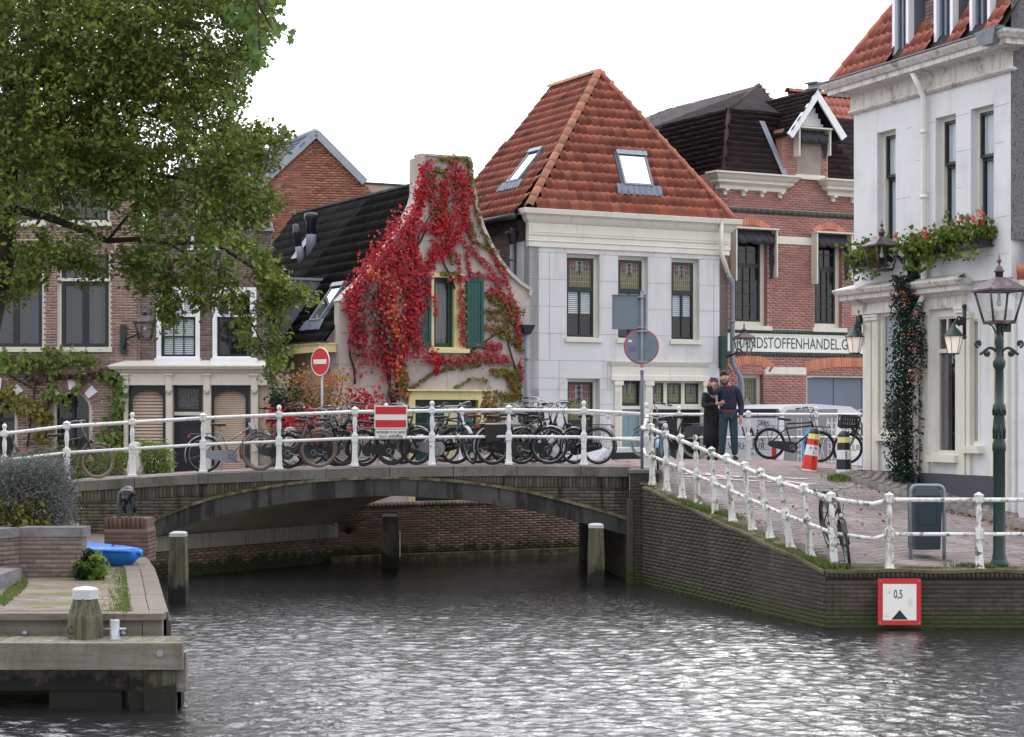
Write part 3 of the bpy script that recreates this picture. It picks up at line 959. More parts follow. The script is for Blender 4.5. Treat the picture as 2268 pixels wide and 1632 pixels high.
outer=[(xl,.6),(EXT[0][0],.6)]+EXT+[(xr+.001,EXT[-1][1])]+top
MB().slab(BF,outer,[],-.5,-.012).build('spandrel',MT['mortar_dark'],bridge)
bo=[(a,b)for a,b in outer]
bricks(bridge,BF,[(a,b-.0)if b>1.4 else(a,b)for a,b in bo],[],MT['brick_bridge'],limit=300,score=lambda sx,sy,c:sx>150)
T=[]
x=xl
while x<xr-.06:
 lo=deckz(x)-.17-.21
 ez=np.interp(x,[p[0]for p in EXT],[p[1]for p in EXT],left=0,right=0)+.06
 lo2=max(lo,ez)
 if deckz(x)-.17-lo2>.05:
  T.append(T4(BF,x,lo2,-.02,.056,deckz(x)-.175-lo2,.045+.004*RS.rand()))
 x+=.066
pieces(bridge,'soldier_brick',CUBE_V,CUBE_F,T,MT['brick_bridge'],300)
def rear(pt):
 a0,a1=INT[0][0],INT[-1][0]
 t=(pt[0]-a0)/(a1-a0)
 xr0=-3.72+t*(1.42+3.72);yr=39.55+t*1.35
 return Vector((xr0,yr,pt[1]))
b=MB()
n=len(EXT)
for i in range(n-1):
 p=[BF.P(*INT[i],-.0),BF.P(*INT[i+1],-.0),BF.P(*EXT[i+1],-.0),BF.P(*EXT[i],-.0)]
 q=[BF.P(*INT[i],-.35),BF.P(*INT[i+1],-.35),BF.P(*EXT[i+1],-.35),BF.P(*EXT[i],-.35)]
 b.add([v+BF.n*.03 for v in p]+q,[(0,1,2,3),(0,4,5,1),(3,2,6,7)])
b.build('arch_band',MT['concrete_arch'],bridge)
b=MB()
for i in range(n-1):
 f0,f1=BF.P(*INT[i],-.3)+Vector((0,0,.02)),BF.P(*INT[i+1],-.3)+Vector((0,0,.02))
 b.add([f0,f1,rear(INT[i+1]),rear(INT[i])],[(0,1,2,3)],True)
b.build('soffit',MT['concrete_soffit'],bridge)
b=MB()
for i in range(n-1):
 p=[EXT[i],EXT[i+1]]
 w=.028+.006*math.sin(i*2.1)
 v=[BF.P(p[0][0],p[0][1]-.005,-.02),BF.P(p[1][0],p[1][1]-.005,-.02),BF.P(p[1][0],p[1][1]+.05,-.02),BF.P(p[0][0],p[0][1]+.05,-.02)]
 v+=[k_+BF.n*(.05+w)for k_ in v]
 b.add(v,[(4,5,6,7),(0,4,7,3),(3,7,6,2),(0,1,5,4)])
b.build('drip_moulding',MT['lichen_edge'],bridge)
ds=MB()
xs=np.linspace(xl,xr,40)
for x0_,x1_ in zip(xs[:-1],xs[1:]):
 y0_,y1_=EDGE_Y+.45,39.3+.3*(x0_+2.9)if x0_>-3.6 else 39.1
 z0_,z1_=deckz(x0_)-.02,deckz(x1_)-.02
 ds.add([(x0_,y0_,z0_),(x1_,y0_,z1_),(x1_,y1_+.25,z1_),(x0_,y1_+.25,z0_),(x0_,y0_,z0_-.3),(x1_,y0_,z1_-.3),(x1_,y1_+.25,z1_-.3),(x0_,y1_+.25,z0_-.3)],[(0,1,2,3),(4,7,6,5),(3,2,6,7)])
ds.build('deck',MT['concrete_arch'],bridge)
x=xl;stones=[]
i=0
while x<xr-.1:
 w=1.16
 x2=min(x+w-.012,xr+.0)
 b=MB()
 z1,z2=deckz(x),deckz(x2)
 ys0,ys1=EDGE_Y-.06,EDGE_Y+.46
 b.hexa([(x,ys0,z1-.175),(x2,ys0,z2-.175),(x2,ys1,z2-.175),(x,ys1,z1-.175),(x,ys0+.01,z1+.0),(x2,ys0+.01,z2+.0),(x2,ys1,z2+.02),(x,ys1,z1+.02)])
 b.build('kerb_stone',MT['stone_cap'],bridge)
 x+=w;i+=1
def inner_wall(A,B,z1,lab,bm,parent,off=0):
 u=Vector((B[0]-A[0],B[1]-A[1],0));ln=u.length
 fr=Fr((A[0],A[1],0),u)
 o=[(0,-.6),(ln,-.6),(ln,z1),(0,z1)]
 MB().slab(fr,o,[],-.3,0).build('abutment_core',MT['mortar_dark'],parent)
 bricks(parent,fr,o,[],bm,limit=0,name='abutment_brick')
 return fr,ln
fr_,ln_=inner_wall((INT[0][0]-.02,EDGE_Y+.02),(-3.72,39.6),INT[0][1]-.22,'',MT['brick_far'],bridge)
MB().box(fr_,.1,ln_+.35,INT[0][1]-.22,INT[0][1]+.06,-.2,.10).build('bearing_ledge',MT['concrete_ledge'],bridge)
fr_,ln_=inner_wall((1.42,40.9),(2.12,EDGE_Y+.02),INT[-1][1]+.02,'',MT['brick_quay'],bridge)
MB().wbox(2.08,2.16,34.5,EDGE_Y+.1,-.5,1.5).build('abutment_corner',MT['mortar_dark'],bridge)
lf=Fr((xl,EDGE_Y,0),(1,0,0))
oo=[(0,-.6),(INT[0][0]-xl,-.6),(INT[0][0]-xl,.6),(0,.6)]
MB().slab(lf,oo,[],-.5,-.012).build('abutment_core',MT['mortar_dark'],bridge)
bricks(bridge,lf,oo,[],MT['brick_bridge'],limit=0,name='abutment_brick')
oo=[(INT[-1][0]-xl-.0,.3),(xr-xl,.3),(xr-xl,EXT[-1][1]),(INT[-1][0]-xl-.0,EXT[-1][1])]
# building kit
def frame_rect(mb,fr,a0,b0,a1,b1,w,c0,c1,wt=None,wb=None):
 wt=w if wt is None else wt;wb=w if wb is None else wb
 mb.box(fr,a0,a0+w,b0,b1,c0,c1);mb.box(fr,a1-w,a1,b0,b1,c0,c1)
 if wt:mb.box(fr,a0+w,a1-w,b1-wt,b1,c0,c1)
 if wb:mb.box(fr,a0+w,a1-w,b0,b0+wb,c0,c1)
def stained(fr,win,a0,b0,a1,b1,c,nc=8,nr=5,red=True,emblem=True):
 da,db=(a1-a0)/nc,(b1-b0)/nr
 groups={'stained_olive':[],'stained_red':[],'stained_clear':[]}
 for i in range(nc):
  for j in range(nr):
   x=(i+.5)/nc-.5;y=(j+.5)/nr
   k='stained_olive'
   if red and y>.58 and abs(x)>.22:k='stained_red'
   if emblem and y>.55 and abs(x)<.17:k='stained_clear'
   groups[k].append(T4(fr,a0+i*da+.004,b0+j*db+.004,c-.006+RS.rand()*.003,da-.008,db-.008,.006))
 for k,T in groups.items():
  pieces(win,'pane',CUBE_V,CUBE_F,T,MT[k],300)
 b=MB()
 for i in range(nc+1):b.box(fr,a0+i*da-.006,a0+i*da+.006,b0,b1,c-.004,c+.012)
 for j in range(nr+1):b.box(fr,a0,a1,b0+j*db-.006,b0+j*db+.006,c-.003,c+.011)
 if emblem:
  am,bm=(a0+a1)/2,b0+(b1-b0)*.78
  w=(a1-a0)*.3;h=(b1-b0)*.24
  for s_ in(-1,1):
   for q in(.45,.7,1.0):
    pts=[fr.P(am+s_*w*q*math.sin(t),bm-h+2*h*q*math.cos(t)*.9,c+.012)for t in np.linspace(0,1.5,7)]
    b.tube(pts,.007,4)
   b.tube([fr.P(am+s_*w*.1,bm-h,c+.012),fr.P(am+s_*w*1.5,bm-h*.6,c+.012),fr.P(am+s_*w*1.7,bm+h*.2,c+.012)],.007,4)
 b.build('lead_cames',MT['lead_came'],win)
 if emblem:
  b=MB()
  for k in range(3):
   q=h*.42;yy=bm+h*.55-k*q*1.7
   b.add([fr.P(am,yy+q,c+.016),fr.P(am-q*.7,yy,c+.016),fr.P(am,yy-q,c+.016),fr.P(am+q*.7,yy,c+.016)],[(0,1,2,3)])
  b.build('diamond_pane',MT['ink_black'],win)
def blind(fr,win,a0,b0,a1,b1,c,m='blind_white',n=None,w=.022,name='blind'):
 n=n or max(4,int((b1-b0)/.045))
 T=[]
 h=(b1-b0)/n
 up=(fr.up*.8+fr.n*.6)
 b=MB()
 for i in range(n):
  z=b0+i*h
  b.add([fr.P(a0,z,c),fr.P(a1,z,c),fr.P(a1,z+h*.78,c-w),fr.P(a0,z+h*.78,c-w)],[(0,1,2,3)])
 o=b.build(name,MT[m],win)
 return o
def curtain(fr,win,a0,b0,a1,b1,c,m='curtain'):
 b=MB();n=40
 vs_=[]
 for j,z in enumerate((b0,b1)):
  for i in range(n+1):
   t=i/n
   vs_.append(fr.P(a0+(a1-a0)*t,z,c+.03*math.sin(t*34+math.sin(t*9)*2)+.01*math.sin(t*71)))
 b.add(vs_,[(i,i+1,n+2+i,n+1+i)for i in range(n)],True)
 b.build('curtain',MT[m],win)
def window(fr,house,r,recess=.1,fw=.07,fmat='frame_white',smat='frame_black',sw=.045,rows=None,sill=(.06,.09,.05),back='room_dark',glass='glass',name='window',fwb=None,label=None,fwt=None,sillmat=None,deep=.45):
 a0,b0,a1,b1=r
 b=MB();frame_rect(b,fr,a0,b0,a1,b1,fw,-recess-.09,-recess,fwt,fwb)
 w=b.build(name,MT[fmat],house)
 if label:w['label']=label
 ib0=b0+(fw if fwb is None else fwb);ib1=b1-(fw if fwt is None else fwt)
 ia0,ia1=a0+fw,a1-fw
 rows=rows or[dict(h=1.0)]
 z=ib0;H=ib1-ib0
 for q in rows:
  z1=z+H*q['h']
  s_=q.get('sw',sw)
  c=-recess-.02-q.get('set',0)
  b=MB();frame_rect(b,fr,ia0,z,ia1,z1,s_,c-.05,c)
  nc,nr=q.get('cols',1),q.get('bars',1)
  mw=q.get('mw',.03)
  pa0,pa1,pb0,pb1=ia0+s_,ia1-s_,z+s_,z1-s_
  for i in range(1,nc):
   x=pa0+(pa1-pa0)*i/nc;b.box(fr,x-mw/2,x+mw/2,pb0,pb1,c-.045,c-.004)
  for j in range(1,nr):
   y=pb0+(pb1-pb0)*j/nr;b.box(fr,pa0,pa1,y-mw/2,y+mw/2,c-.043,c-.006)
  b.build('sash',MT[q.get('mat',smat)],w)
  if q.get('stained'):
   stained(fr,w,pa0,pb0,pa1,pb1,c-.03,*q['stained'])
  else:
   for i in range(nc):
    for j in range(nr):
     x0=pa0+(pa1-pa0)*i/nc;x1=pa0+(pa1-pa0)*(i+1)/nc
     y0=pb0+(pb1-pb0)*j/nr;y1=pb0+(pb1-pb0)*(j+1)/nr
     MB().add([fr.P(x0,y0,c-.03),fr.P(x1,y0,c-.03),fr.P(x1,y1,c-.03),fr.P(x0,y1,c-.03)],[(0,1,2,3)]).build('pane',MT[q.get('glass',glass)],w)
   if q.get('blind'):
    f0,f1,m=q['blind']
    blind(fr,w,pa0+.01,pb0+(pb1-pb0)*f0,pa1-.01,pb0+(pb1-pb0)*f1,c-.048,m)
   if q.get('curtain'):
    for f0,f1,m in q['curtain']:
     curtain(fr,w,pa0+(pa1-pa0)*f0,pb0,pa0+(pa1-pa0)*f1,pb1,c-.085,m)
  z=z1
 q=[fr.P(a,b_,c_)for c_ in(-recess-.1,-recess-deep)for a,b_ in rectpts(a0-.04,b0-.04,a1+.04,b1+.04)]
 MB().add(q,[(4,5,6,7),(0,1,5,4),(1,2,6,5),(2,3,7,6),(3,0,4,7)]).build('interior',MT[back],w)
 if sill:
  so,sh,pr=sill
  MB().box(fr,a0-so,a1+so,b0-sh,b0+.004,-recess-.03,pr).build('sill',MT[sillmat or fmat],w)
 return w
_px=[0,.16,.34,.54,.70,.86,1.03];_pz=[.040,.014,.003,.008,.029,.048,.042]
PT_V=np.array([(x,0,z+.022)for x,z in zip(_px,_pz)]+[(x,1.1,z)for x,z in zip(_px,_pz)]+[(x,0.0,z-.012)for x,z in zip(_px,_pz)])
PT_F=np.array([(i,i+1,8+i,7+i)for i in range(6)]+[(14+i,15+i,1+i,i)for i in range(6)])
_rx=[math.cos(t)for t in np.linspace(math.pi,0,7)];_rz=[math.sin(t)for t in np.linspace(math.pi,0,7)]
RC_V=np.array([(x*.5,0,z*.45)for x,z in zip(_rx,_rz)]+[(x*.43,1.08,z*.38)for x,z in zip(_rx,_rz)]+[(x*.42,0,z*.36)for x,z in zip(_rx,_rz)])
RC_F=np.array([(i,7+i,8+i,i+1)for i in range(6)]+[(14+i,i,i+1,15+i)for i in range(6)])
SH_V=np.array([(0,0,.008),(1,0,.008),(1,1.05,.002),(0,1.05,.002),(0,0,0),(1,0,0)])
SH_F=np.array([(0,1,2,3),(4,5,1,0)])
def in_poly(p,a,b):
 c=False;n=len(p)
 for i in range(n):
  x0,y0=p[i];x1,y1=p[(i+1)%n]
  if(y0>b)!=(y1>b)and a<(x1-x0)*(b-y0)/(y1-y0)+x0:c=not c
 return c
def roof_tiles(parent,fr,poly,tw,th,m,V=PT_V,F=PT_F,name='roof_tile',holes=(),limit=300,off=0.0,jit=.004,margin=.1,lift=.0):
 a0=min(p[0]for p in poly);a1=max(p[0]for p in poly);b0=min(p[1]for p in poly);b1=max(p[1]for p in poly)
 T=[];r=0;b=b0
 while b<b1-th*.3:
  a=a0-tw+(off*tw if r%2 else 0)
  while a<a1+tw:
   ac,bc=a+tw/2,b+th/2
   if in_poly(poly,ac,bc)and not any(in_poly(h,ac,bc)for h in holes):
    T.append(T4(fr,a+RS.normal(0,jit*.5),b+RS.normal(0,jit),lift+abs(RS.normal(0,.003)),tw,th,1.0))
   a+=tw
  b+=th;r+=1
 pieces(parent,name,V,F,T,m,limit)
def ridge_caps(parent,P0,P1,wdt,step,m,up=(0,0,1),name='ridge_tile',h=1.0):
 P0,P1=Vector(P0),Vector(P1);d=(P1-P0);n=max(1,round(d.length/step));d.normalize()
 up=Vector(up);up=(up-d*up.dot(d)).normalized();x=d.cross(up)
 T=[]
 st=(P1-P0).length/n
 for i in range(n):
  m4=np.eye(4);m4[:3,0]=tuple(x*wdt);m4[:3,1]=tuple(d*st);m4[:3,2]=tuple(up*wdt*h);m4[:3,3]=tuple(P0+d*st*i+up*.004*(i%2))
  T.append(m4)
 pieces(parent,name,RC_V,RC_F,T,m,300)
def slope_frame(P0,P1,P2):
 """frame with origin P0, u towards P1, v in the plane towards P2, n outwards"""
 P0,P1,P2=Vector(P0),Vector(P1),Vector(P2)
 u=(P1-P0).normalized();v=(P2-P0);v=(v-u*v.dot(u)).normalized()
 f=Fr(P0,u,v);return f
def loc2(f,P):
 d=Vector(P)-f.O;return(d.dot(f.u),d.dot(f.up))
def moulding(mb,fr,a0,a1,prof,wrap0=True,wrap1=True,back=-.1):
 """run a (c, b) profile along the facade, mitred returns at both ends"""
 vs_=[];n=len(prof)
 for c,b in prof:
  vs_.append(fr.P(a0-(c if wrap0 else 0),b,c))
 for c,b in prof:
  vs_.append(fr.P(a1+(c if wrap1 else 0),b,c))
 for c,b in prof:
  vs_.append(fr.P(a0-(c if wrap0 else 0),b,back))
 for c,b in prof:
  vs_.append(fr.P(a1+(c if wrap1 else 0),b,back))
 f=[]
 for i in range(n-1):
  f.append((i,n+i,n+i+1,i+1))
  f.append((2*n+i,i,i+1,2*n+i+1))
  f.append((n+i,3*n+i,3*n+i+1,n+i+1))
 f.append((n-1,2*n-1,4*n-1,3*n-1))
 f.append((0,2*n,3*n,n))
 mb.add(vs_,f)
 return mb
def lantern(parent,c,sz,h,m_frame='lamp_copper',bulb=True,rot=0.0):
 """four-sided tapered street lantern, c = bottom centre, sz = top half width, h = glass height; world coordinates"""
 c=Vector(c)
 def ring(r,z):
  return[c+Vector((r*math.cos(rot+R_(45+90*k))*1.414,r*math.sin(rot+R_(45+90*k))*1.414,z))for k in range(4)]
 b0,b1=ring(sz*.62,0),ring(sz,h)
 b=MB()
 for k in range(4):
  b.tube([b0[k],b1[k]],sz*.07,5)
  b.tube([b0[k],b0[(k+1)%4]],sz*.09,5);b.tube([b1[k],b1[(k+1)%4]],sz*.08,5)
 b.add(ring(sz*.66,-.03)+ring(sz*.66,0.0),[(3,2,1,0),(4,5,6,7),(0,1,5,4),(1,2,6,5),(2,3,7,6),(3,0,4,7)])
 head=b.build('lantern_frame',MT[m_frame],parent)
 for k in range(4):
  k2=(k+1)%4
  MB().add([b0[k],b0[k2],b1[k2],b1[k]],[(0,1,2,3)]).build('pane',MT['glass_lamp'],head)
 b=MB()
 p=ring(sz*1.16,h-.005)+ring(sz*1.16,h+.02)+ring(sz*.26,h+sz*.75)
 b.add(p,[(3,2,1,0),(0,1,5,4),(1,2,6,5),(2,3,7,6),(3,0,4,7),(4,5,9,8),(5,6,10,9),(6,7,11,10),(7,4,8,11),(8,9,10,11)])
 b.lathe([(sz*.22,0),(sz*.22,sz*.28),(sz*.3,sz*.3),(sz*.28,sz*.36),(sz*.16,sz*.58),(sz*.05,sz*.68),(sz*.05,sz*.8),(sz*.13,sz*.86),(sz*.13,sz*.96),(sz*.05,sz*1.04),(sz*.03,sz*1.3),(0,sz*1.32)],c+Vector((0,0,h+sz*.74)),n=10)
 b.build('lantern_roof',MT[m_frame],parent)
 if bulb:
  b=MB();b.ball(c+Vector((0,0,h*.62)),sz*.16,sc=(1,1,1.3));b.cyl(c+Vector((0,0,h*.72)),c+Vector((0,0,h+.02)),sz*.08)
  b.build('bulb',MT['blind_white'],parent)
def downpipe(parent,pts,r,m,clips=True,name='downpipe'):
 b=MB();b.tube(pts,r,8)
 if clips:
  P=[Vector(p)for p in pts]
  for a,c in zip(P[:-1],P[1:]):
   if abs((c-a).normalized().z)>.9:
    k=int((a-c).length/1.1)
    for i in range(k):
     q=a.lerp(c,(i+.5)/k);b.cyl(q-Vector((0,0,.03)),q+Vector((0,0,.03)),r*1.22)
 return b.build(name,MT[m],parent)
# GREY HOUSE
GO=Vector((.418,46.0,0))
GF=Fr(GO,UF)
GW=5.67;GZ=.98;GE=7.16
gh=thing('grey_house','pale grey plastered corner house with steep orange pantile hip roof','house',(GO.x,GO.y,GZ))
up_w=[GF.rect(1255,560,1328,742),GF.rect(1369,567,1435,730+20),GF.rect(1487,574,1549,760)]
ub0=sum(r[1]for r in up_w)/3;ub1=sum(r[3]for r in up_w)/3
up_w=[(r[0],ub0,r[2],ub1)for r in up_w]
gl_w=list(GF.rect(1257,838,1329,1000));gl_w[1]=1.9
db=GF.px(1440,843)[1]
door_o=(GF.px(1370,900)[0],GZ,GF.px(1422,900)[0],db)
shop_o=(GF.px(1440,900)[0],GZ+.35,GF.px(1557,900)[0],db)
holes=[rectpts(*r)for r in up_w+[gl_w,door_o,shop_o]]
MB().slab(GF,rectpts(0,GZ-.2,GW,GE),holes,-.28,0).build('front_wall',MT['render_grey'],gh)
MB().slab(Fr(GO+UF*GW,BK),rectpts(0.0,GZ-.2,4.2,GE+.3),[],-.25,0).build('side_wall',MT['brick_brown'],gh)
MB().slab(Fr(GO+BK*4.2+UF*GW,-UF),rectpts(0,GZ-.2,GW,GE+.3),[],-.2,0).build('rear_wall',MT['brick_brown'],gh)
SG=Fr(GO+BK*4.2,-BK)
MB().slab(SG,rectpts(3.55,GZ-.2,4.2,GE),[],-.25,-.0).build('corner_pier',MT['render_grey'],gh)
o_=rectpts(0,GZ-.2,3.55,GE+.55)
MB().slab(SG,o_,[],-.3,-.06).build('brick_wall',MT['mortar_grey'],gh)
SG2=Fr(SG.P(0,0,-.05),SG.u)
bricks(gh,SG2,rectpts(0,4.2,3.54,GE+.5),[],MT['brick_brown'],limit=300)
b=MB()
def hj(a0,a1,z,w=.012):
 for s0,s1 in subtract([(a0,a1)],sum([row_spans(h,z)for h in holes],[])):
  b.box(GF,s0,s1,z-w/2,z+w/2,-.004,.0025)
def vj(a,z0,z1):
 for q in holes:
  ax=[p[0]for p in q];bx=[p[1]for p in q]
  if min(ax)-.02<a<max(ax)+.02 and max(min(bx),z0)<min(max(bx),z1):return
 b.box(GF,a-.006,a+.006,z0+.006,z1-.006,-.004,.0022)
crs=[GZ+.1+.53*i for i in range(5)]
zz=ub1
lv=[]
step=GF.px(1200,535)[1]-GF.px(1200,571)[1]
st=.645
k=0
z=ub1
lv=[ub1-st*i for i in range(0,5)]
for z in lv:hj(0,GW,z)
low=[lv[-1],lv[-1]-.72,lv[-1]-1.38]
low.append(gl_w[3]-.0);
for z in(lv[-1]-.70,gl_w[3],gl_w[3]-.62,gl_w[3]-1.24):hj(0,GW,z)
piers=[(0,up_w[0][0]),(up_w[0][2],up_w[1][0]),(up_w[1][2],up_w[2][0]),(up_w[2][2],GW)]
for i in range(len(lv)-1):
 vj(piers[0][0]+(piers[0][1])*(.53 if i%2==0 else.54),lv[i+1],lv[i])
 if i%2==0:pass
 vj(piers[3][0]+(piers[3][1]-piers[3][0])*.5,lv[i+1],lv[i])
for i,a in enumerate((.8,2.15,3.05,4.2,5.0)):vj(a,lv[-1]-.70,lv[-1])
for a in(.8,1.75,2.8,4.0,5.1):vj(a,gl_w[3],lv[-1]-.70-.0)if a>1.8 else None
vj(.8,gl_w[3]-.62,gl_w[3])
def dj(p,q,w=.006):
 b.add([GF.P(p[0]-w,p[1],.002),GF.P(p[0]+w,p[1],.002),GF.P(q[0]+w,q[1],.002),GF.P(q[0]-w,q[1],.002)],[(0,1,2,3)])
for r in up_w:
 dj((r[0],r[3]),(r[0]-.22,GE));dj((r[2]+.12,r[3]),(r[2]+.3,GE))
dj((gl_w[0],gl_w[3]),(gl_w[0]-.28,lv[-1]-.70));dj((gl_w[2]+.12,gl_w[3]),(gl_w[2]+.32,lv[-1]-.70))
b.build('ashlar_joints',MT['joint_grey'],gh)
for i,r in enumerate(up_w):
 window(GF,gh,r,recess=.14,fw=.085,fmat='frame_cream',sw=.05,fwb=.03,fwt=.09,rows=[dict(h=.60,cols=2,mw=.05,blind=(.50 if i!=1 else.5,1.0,'blind_white'),curtain=None),dict(h=.40,sw=.065,stained=(9,5,True,True))],sill=(.05,.1,.06),back='room_mid')
window(GF,gh,tuple(gl_w),recess=.2,fw=.08,fmat='frame_cream',sw=.05,fwb=.03,rows=[dict(h=.48,cols=1),dict(h=.52,sw=.065,stained=(9,5,True,True))],sill=(.05,.1,.06),back='room_mid')
b=MB()
moulding(b,GF,GF.px(1357,820)[0],GF.px(1563,820)[0]-.02,[(.0,db),(.07,db),(.07,db+.12),(.04,db+.14),(.04,db+.34),(.07,db+.37),(.1,db+.42),(.12,db+.45),(0,db+.46)])
ent=b.build('shop_entablature',MT['paint_cream'],gh)
for x in(1360,1428,1556):
 a=GF.px(x+6,900)[0]
 b=MB();b.box(GF,a-.07,a+.12,GZ,db-.005,-.1,.05)
 for k in range(3):b.box(GF,a-.035+k*.045,a-.01+k*.045,GZ+.4,db-.25,.05,.062)
 b.box(GF,a-.1,a+.15,db-.12,db-.01,0,.085)
 b.build('pilaster',MT['paint_cream'],gh)
dz=GF.px(1400,897)[1]
w=window(GF,gh,(door_o[0],dz-.02,door_o[2],db),recess=.12,fw=.05,fmat='frame_black',smat='frame_black',sw=.03,rows=[dict(h=1,stained=(6,4,False,True))],sill=None,name='fanlight')
dw=MB().box(GF,door_o[0],door_o[2],dz-.1,dz-.02,-.2,-.05).build('transom_rail',MT['paint_cream'],gh)
d=MB().box(GF,door_o[0],door_o[2],GZ,dz-.1,-.2,-.13).build('door',MT['door_blue'],gh)
b=MB();a0,a1=door_o[0],door_o[2]
for z0,z1 in((GZ+.2,GZ+.8),(GZ+.95,dz-.25)):
 for x0,x1 in((a0+.08,(a0+a1)/2-.03),((a0+a1)/2+.03,a1-.08)):
  b.box(GF,x0,x1,z0,z1,-.135,-.12)
b.build('door_panel',MT['door_blue'],d)
MB().box(GF,(a0+a1)/2-.12,(a0+a1)/2+.12,GZ+.85,GZ+.9,-.13,-.11).build('letter_plate',MT['stained_olive'],d)
s0,s1=shop_o[0],shop_o[2]
third=(s1-s0)/3
for i in range(3):
 window(GF,gh,(s0+third*i,dz-.02,s0+third*(i+1),db),recess=.12,fw=.05,fmat='paint_cream',smat='frame_black',sw=.05,rows=[dict(h=1,stained=(6,5,False,True))],sill=None,name='toplight')
MB().box(GF,s0,s1,dz-.1,dz-.02,-.22,-.04).build('transom_rail',MT['paint_cream'],gh)
window(GF,gh,(s0,GZ+.5,s1,dz-.1),recess=.14,fw=.05,fmat='frame_black',smat='frame_black',rows=[dict(h=1,cols=1)],sill=(.0,.1,.02),name='shop_window',back='room_mid')
MB().box(GF,s0,s1,GZ,GZ+.4,-.2,-.02).build('shop_apron',MT['paint_cream'],gh)
a=GF.px(1347,953)[0];MB().box(GF,a-.07,a+.07,2.48,2.66,0,.015).build('number_plate',MT['sign_white'],gh)
text(gh,'7',GF,a,2.57,.017,.15,MT['ink_black'])
b=MB()
zc=GE
moulding(b,GF,0,GW,[(0,zc-.14),(.035,zc-.14),(.035,zc-.02),(.06,zc),(.05,zc+.02),(.05,zc+.42),(.09,zc+.45),(.14,zc+.52),(.16,zc+.6),(.26,zc+.63),(.28,zc+.74),(.25,zc+.75)])
b.box(GF,-.02,GW+.02,zc+.14,zc+.17,.04,.075);b.box(GF,-.02,GW+.02,zc+.20,zc+.22,.04,.065)
b.build('cornice',MT['paint_cream'],gh)
ZR=zc+.76
E0,E1=GF.P(-.08,ZR,.12),GF.P(GW+.1,ZR,.12)
apexz=11.6
AP=GF.P(GW/2,apexz,-1.55);RE=GF.P(GW/2,apexz,-4.05)
B0,B1=GF.P(-.35,ZR-.12,-4.2),GF.P(GW+.2,ZR,-4.2)
E0s=GF.P(-.35,ZR-.12,.05)
b=MB()
for q in((E0,E1,AP),(E0s,AP,RE,B0),(E1,B1,RE,AP),(B0,RE,B1),(E0,E1,B1,B0)):
 b.add([Vector(p)-Vector((0,0,.06))for p in q],[tuple(range(len(q)))])
b.build('roof_deck',MT['roof_under'],gh)
fF=slope_frame(E0,E1,AP)
skyl=[fF.px(x,y)for x,y in((1352,337),(1412,342),(1457,418),(1388,412))]
sl_a0,sl_a1=(skyl[0][0]+skyl[3][0])/2,(skyl[1][0]+skyl[2][0])/2
sl_b0,sl_b1=(skyl[3][1]+skyl[2][1])/2,(skyl[0][1]+skyl[1][1])/2
roof_tiles(gh,fF,[loc2(fF,E0),loc2(fF,E1),loc2(fF,AP)],.192,.272,MT['tile_orange'],holes=[rectpts(sl_a0+.02,sl_b0+.02,sl_a1-.02,sl_b1-.05)])
fL=slope_frame(B0,E0s,RE)
roof_tiles(gh,fL,[loc2(fL,B0),loc2(fL,E0s),loc2(fL,AP),loc2(fL,RE)],.19,.30,MT['tile_rust'])
ridge_caps(gh,GF.P(-.1,ZR+.02,.16),AP+Vector((0,0,.03)),.26,.31,MT['tile_ridge'],up=(-.55,-.5,.7))
ridge_caps(gh,E1+Vector((0,0,.02)),AP+Vector((0,0,.03)),.2,.36,MT['tile_rust'],up=(.4,-.4,.8))
ridge_caps(gh,RE+Vector((0,0,.0)),AP+Vector((0,0,.02)),.27,.3,MT['tile_ridge'])
def skylight(parent,f,a0,b0,a1,b1,flash='door_slate'):
 b=MB();frame_rect(b,f,a0,b0,a1,b1,.05,-.02,.11)
 t=b.build('skylight',MT['pipe_grey'],parent)
 MB().box(f,a0+.05,a1-.05,b0+.05,b1-.05,.075,.09).build('pane',MT['skylight_glass'],t)
 MB().box(f,a0-.02,a1+.02,b1-.1,b1+.02,.11,.14).build('top_casing',MT['galv_dull'],t)
 b=MB();n=26
 v=[f.P(a0-.22+(a1-a0+.44)*i/n,b0+.02,.09+.012*math.sin(i*2.4))for i in range(n+1)]+[f.P(a0-.24+(a1-a0+.48)*i/n,b0-.26,.075+.03*math.sin(i*1.9))for i in range(n+1)]
 b.add(v,[(i+n+1,i+n+2,i+1,i)for i in range(n)],True)
 b.box(f,a0-.05,a0,b0,b1,.0,.05);b.box(f,a1,a1+.05,b0,b1,.0,.05)
 b.build('flashing',MT['panel_bluegrey'],t)
 return t
skylight(gh,fF,sl_a0,sl_b0,sl_a1,sl_b1)
p_,q_=fL.px(1126,410),fL.px(1198,335)
skylight(gh,fL,p_[0],p_[1],p_[0]+.62,q_[1])
b=MB();g0,g1=GF.P(-.42,ZR-.2,-4.0),GF.P(-.42,ZR-.2,.0)
b.tube([g0,g1],.075,10)
b.build('gutter',MT['gutter_black'],gh)
hp=GF.P(-.14,0,-.62)
b=MB();b.lathe([(.07,-.24),(.1,-.16),(.14,-.02),(.17,0),(.17,.06),(.13,.07)],(hp.x,hp.y,7.35),n=8)
b.build('rain_hopper',MT['gutter_black'],gh)
downpipe(gh,[(hp.x,hp.y,7.5),(hp.x,hp.y,4.5),(hp.x,hp.y,1.2)],.055,'pipe_grey')
wx=GF.P(GW-.32,0,.14)
pts=[GF.P(GW-.34,ZR-.1,.22),GF.P(GW-.34,ZR-.66,.2),GF.P(GW-.30,ZR-.85,.14),GF.P(GW-.02,ZR-1.45,.10)]
downpipe(gh,pts,.055,'paint_cream',clips=False)
xq=GW+.08
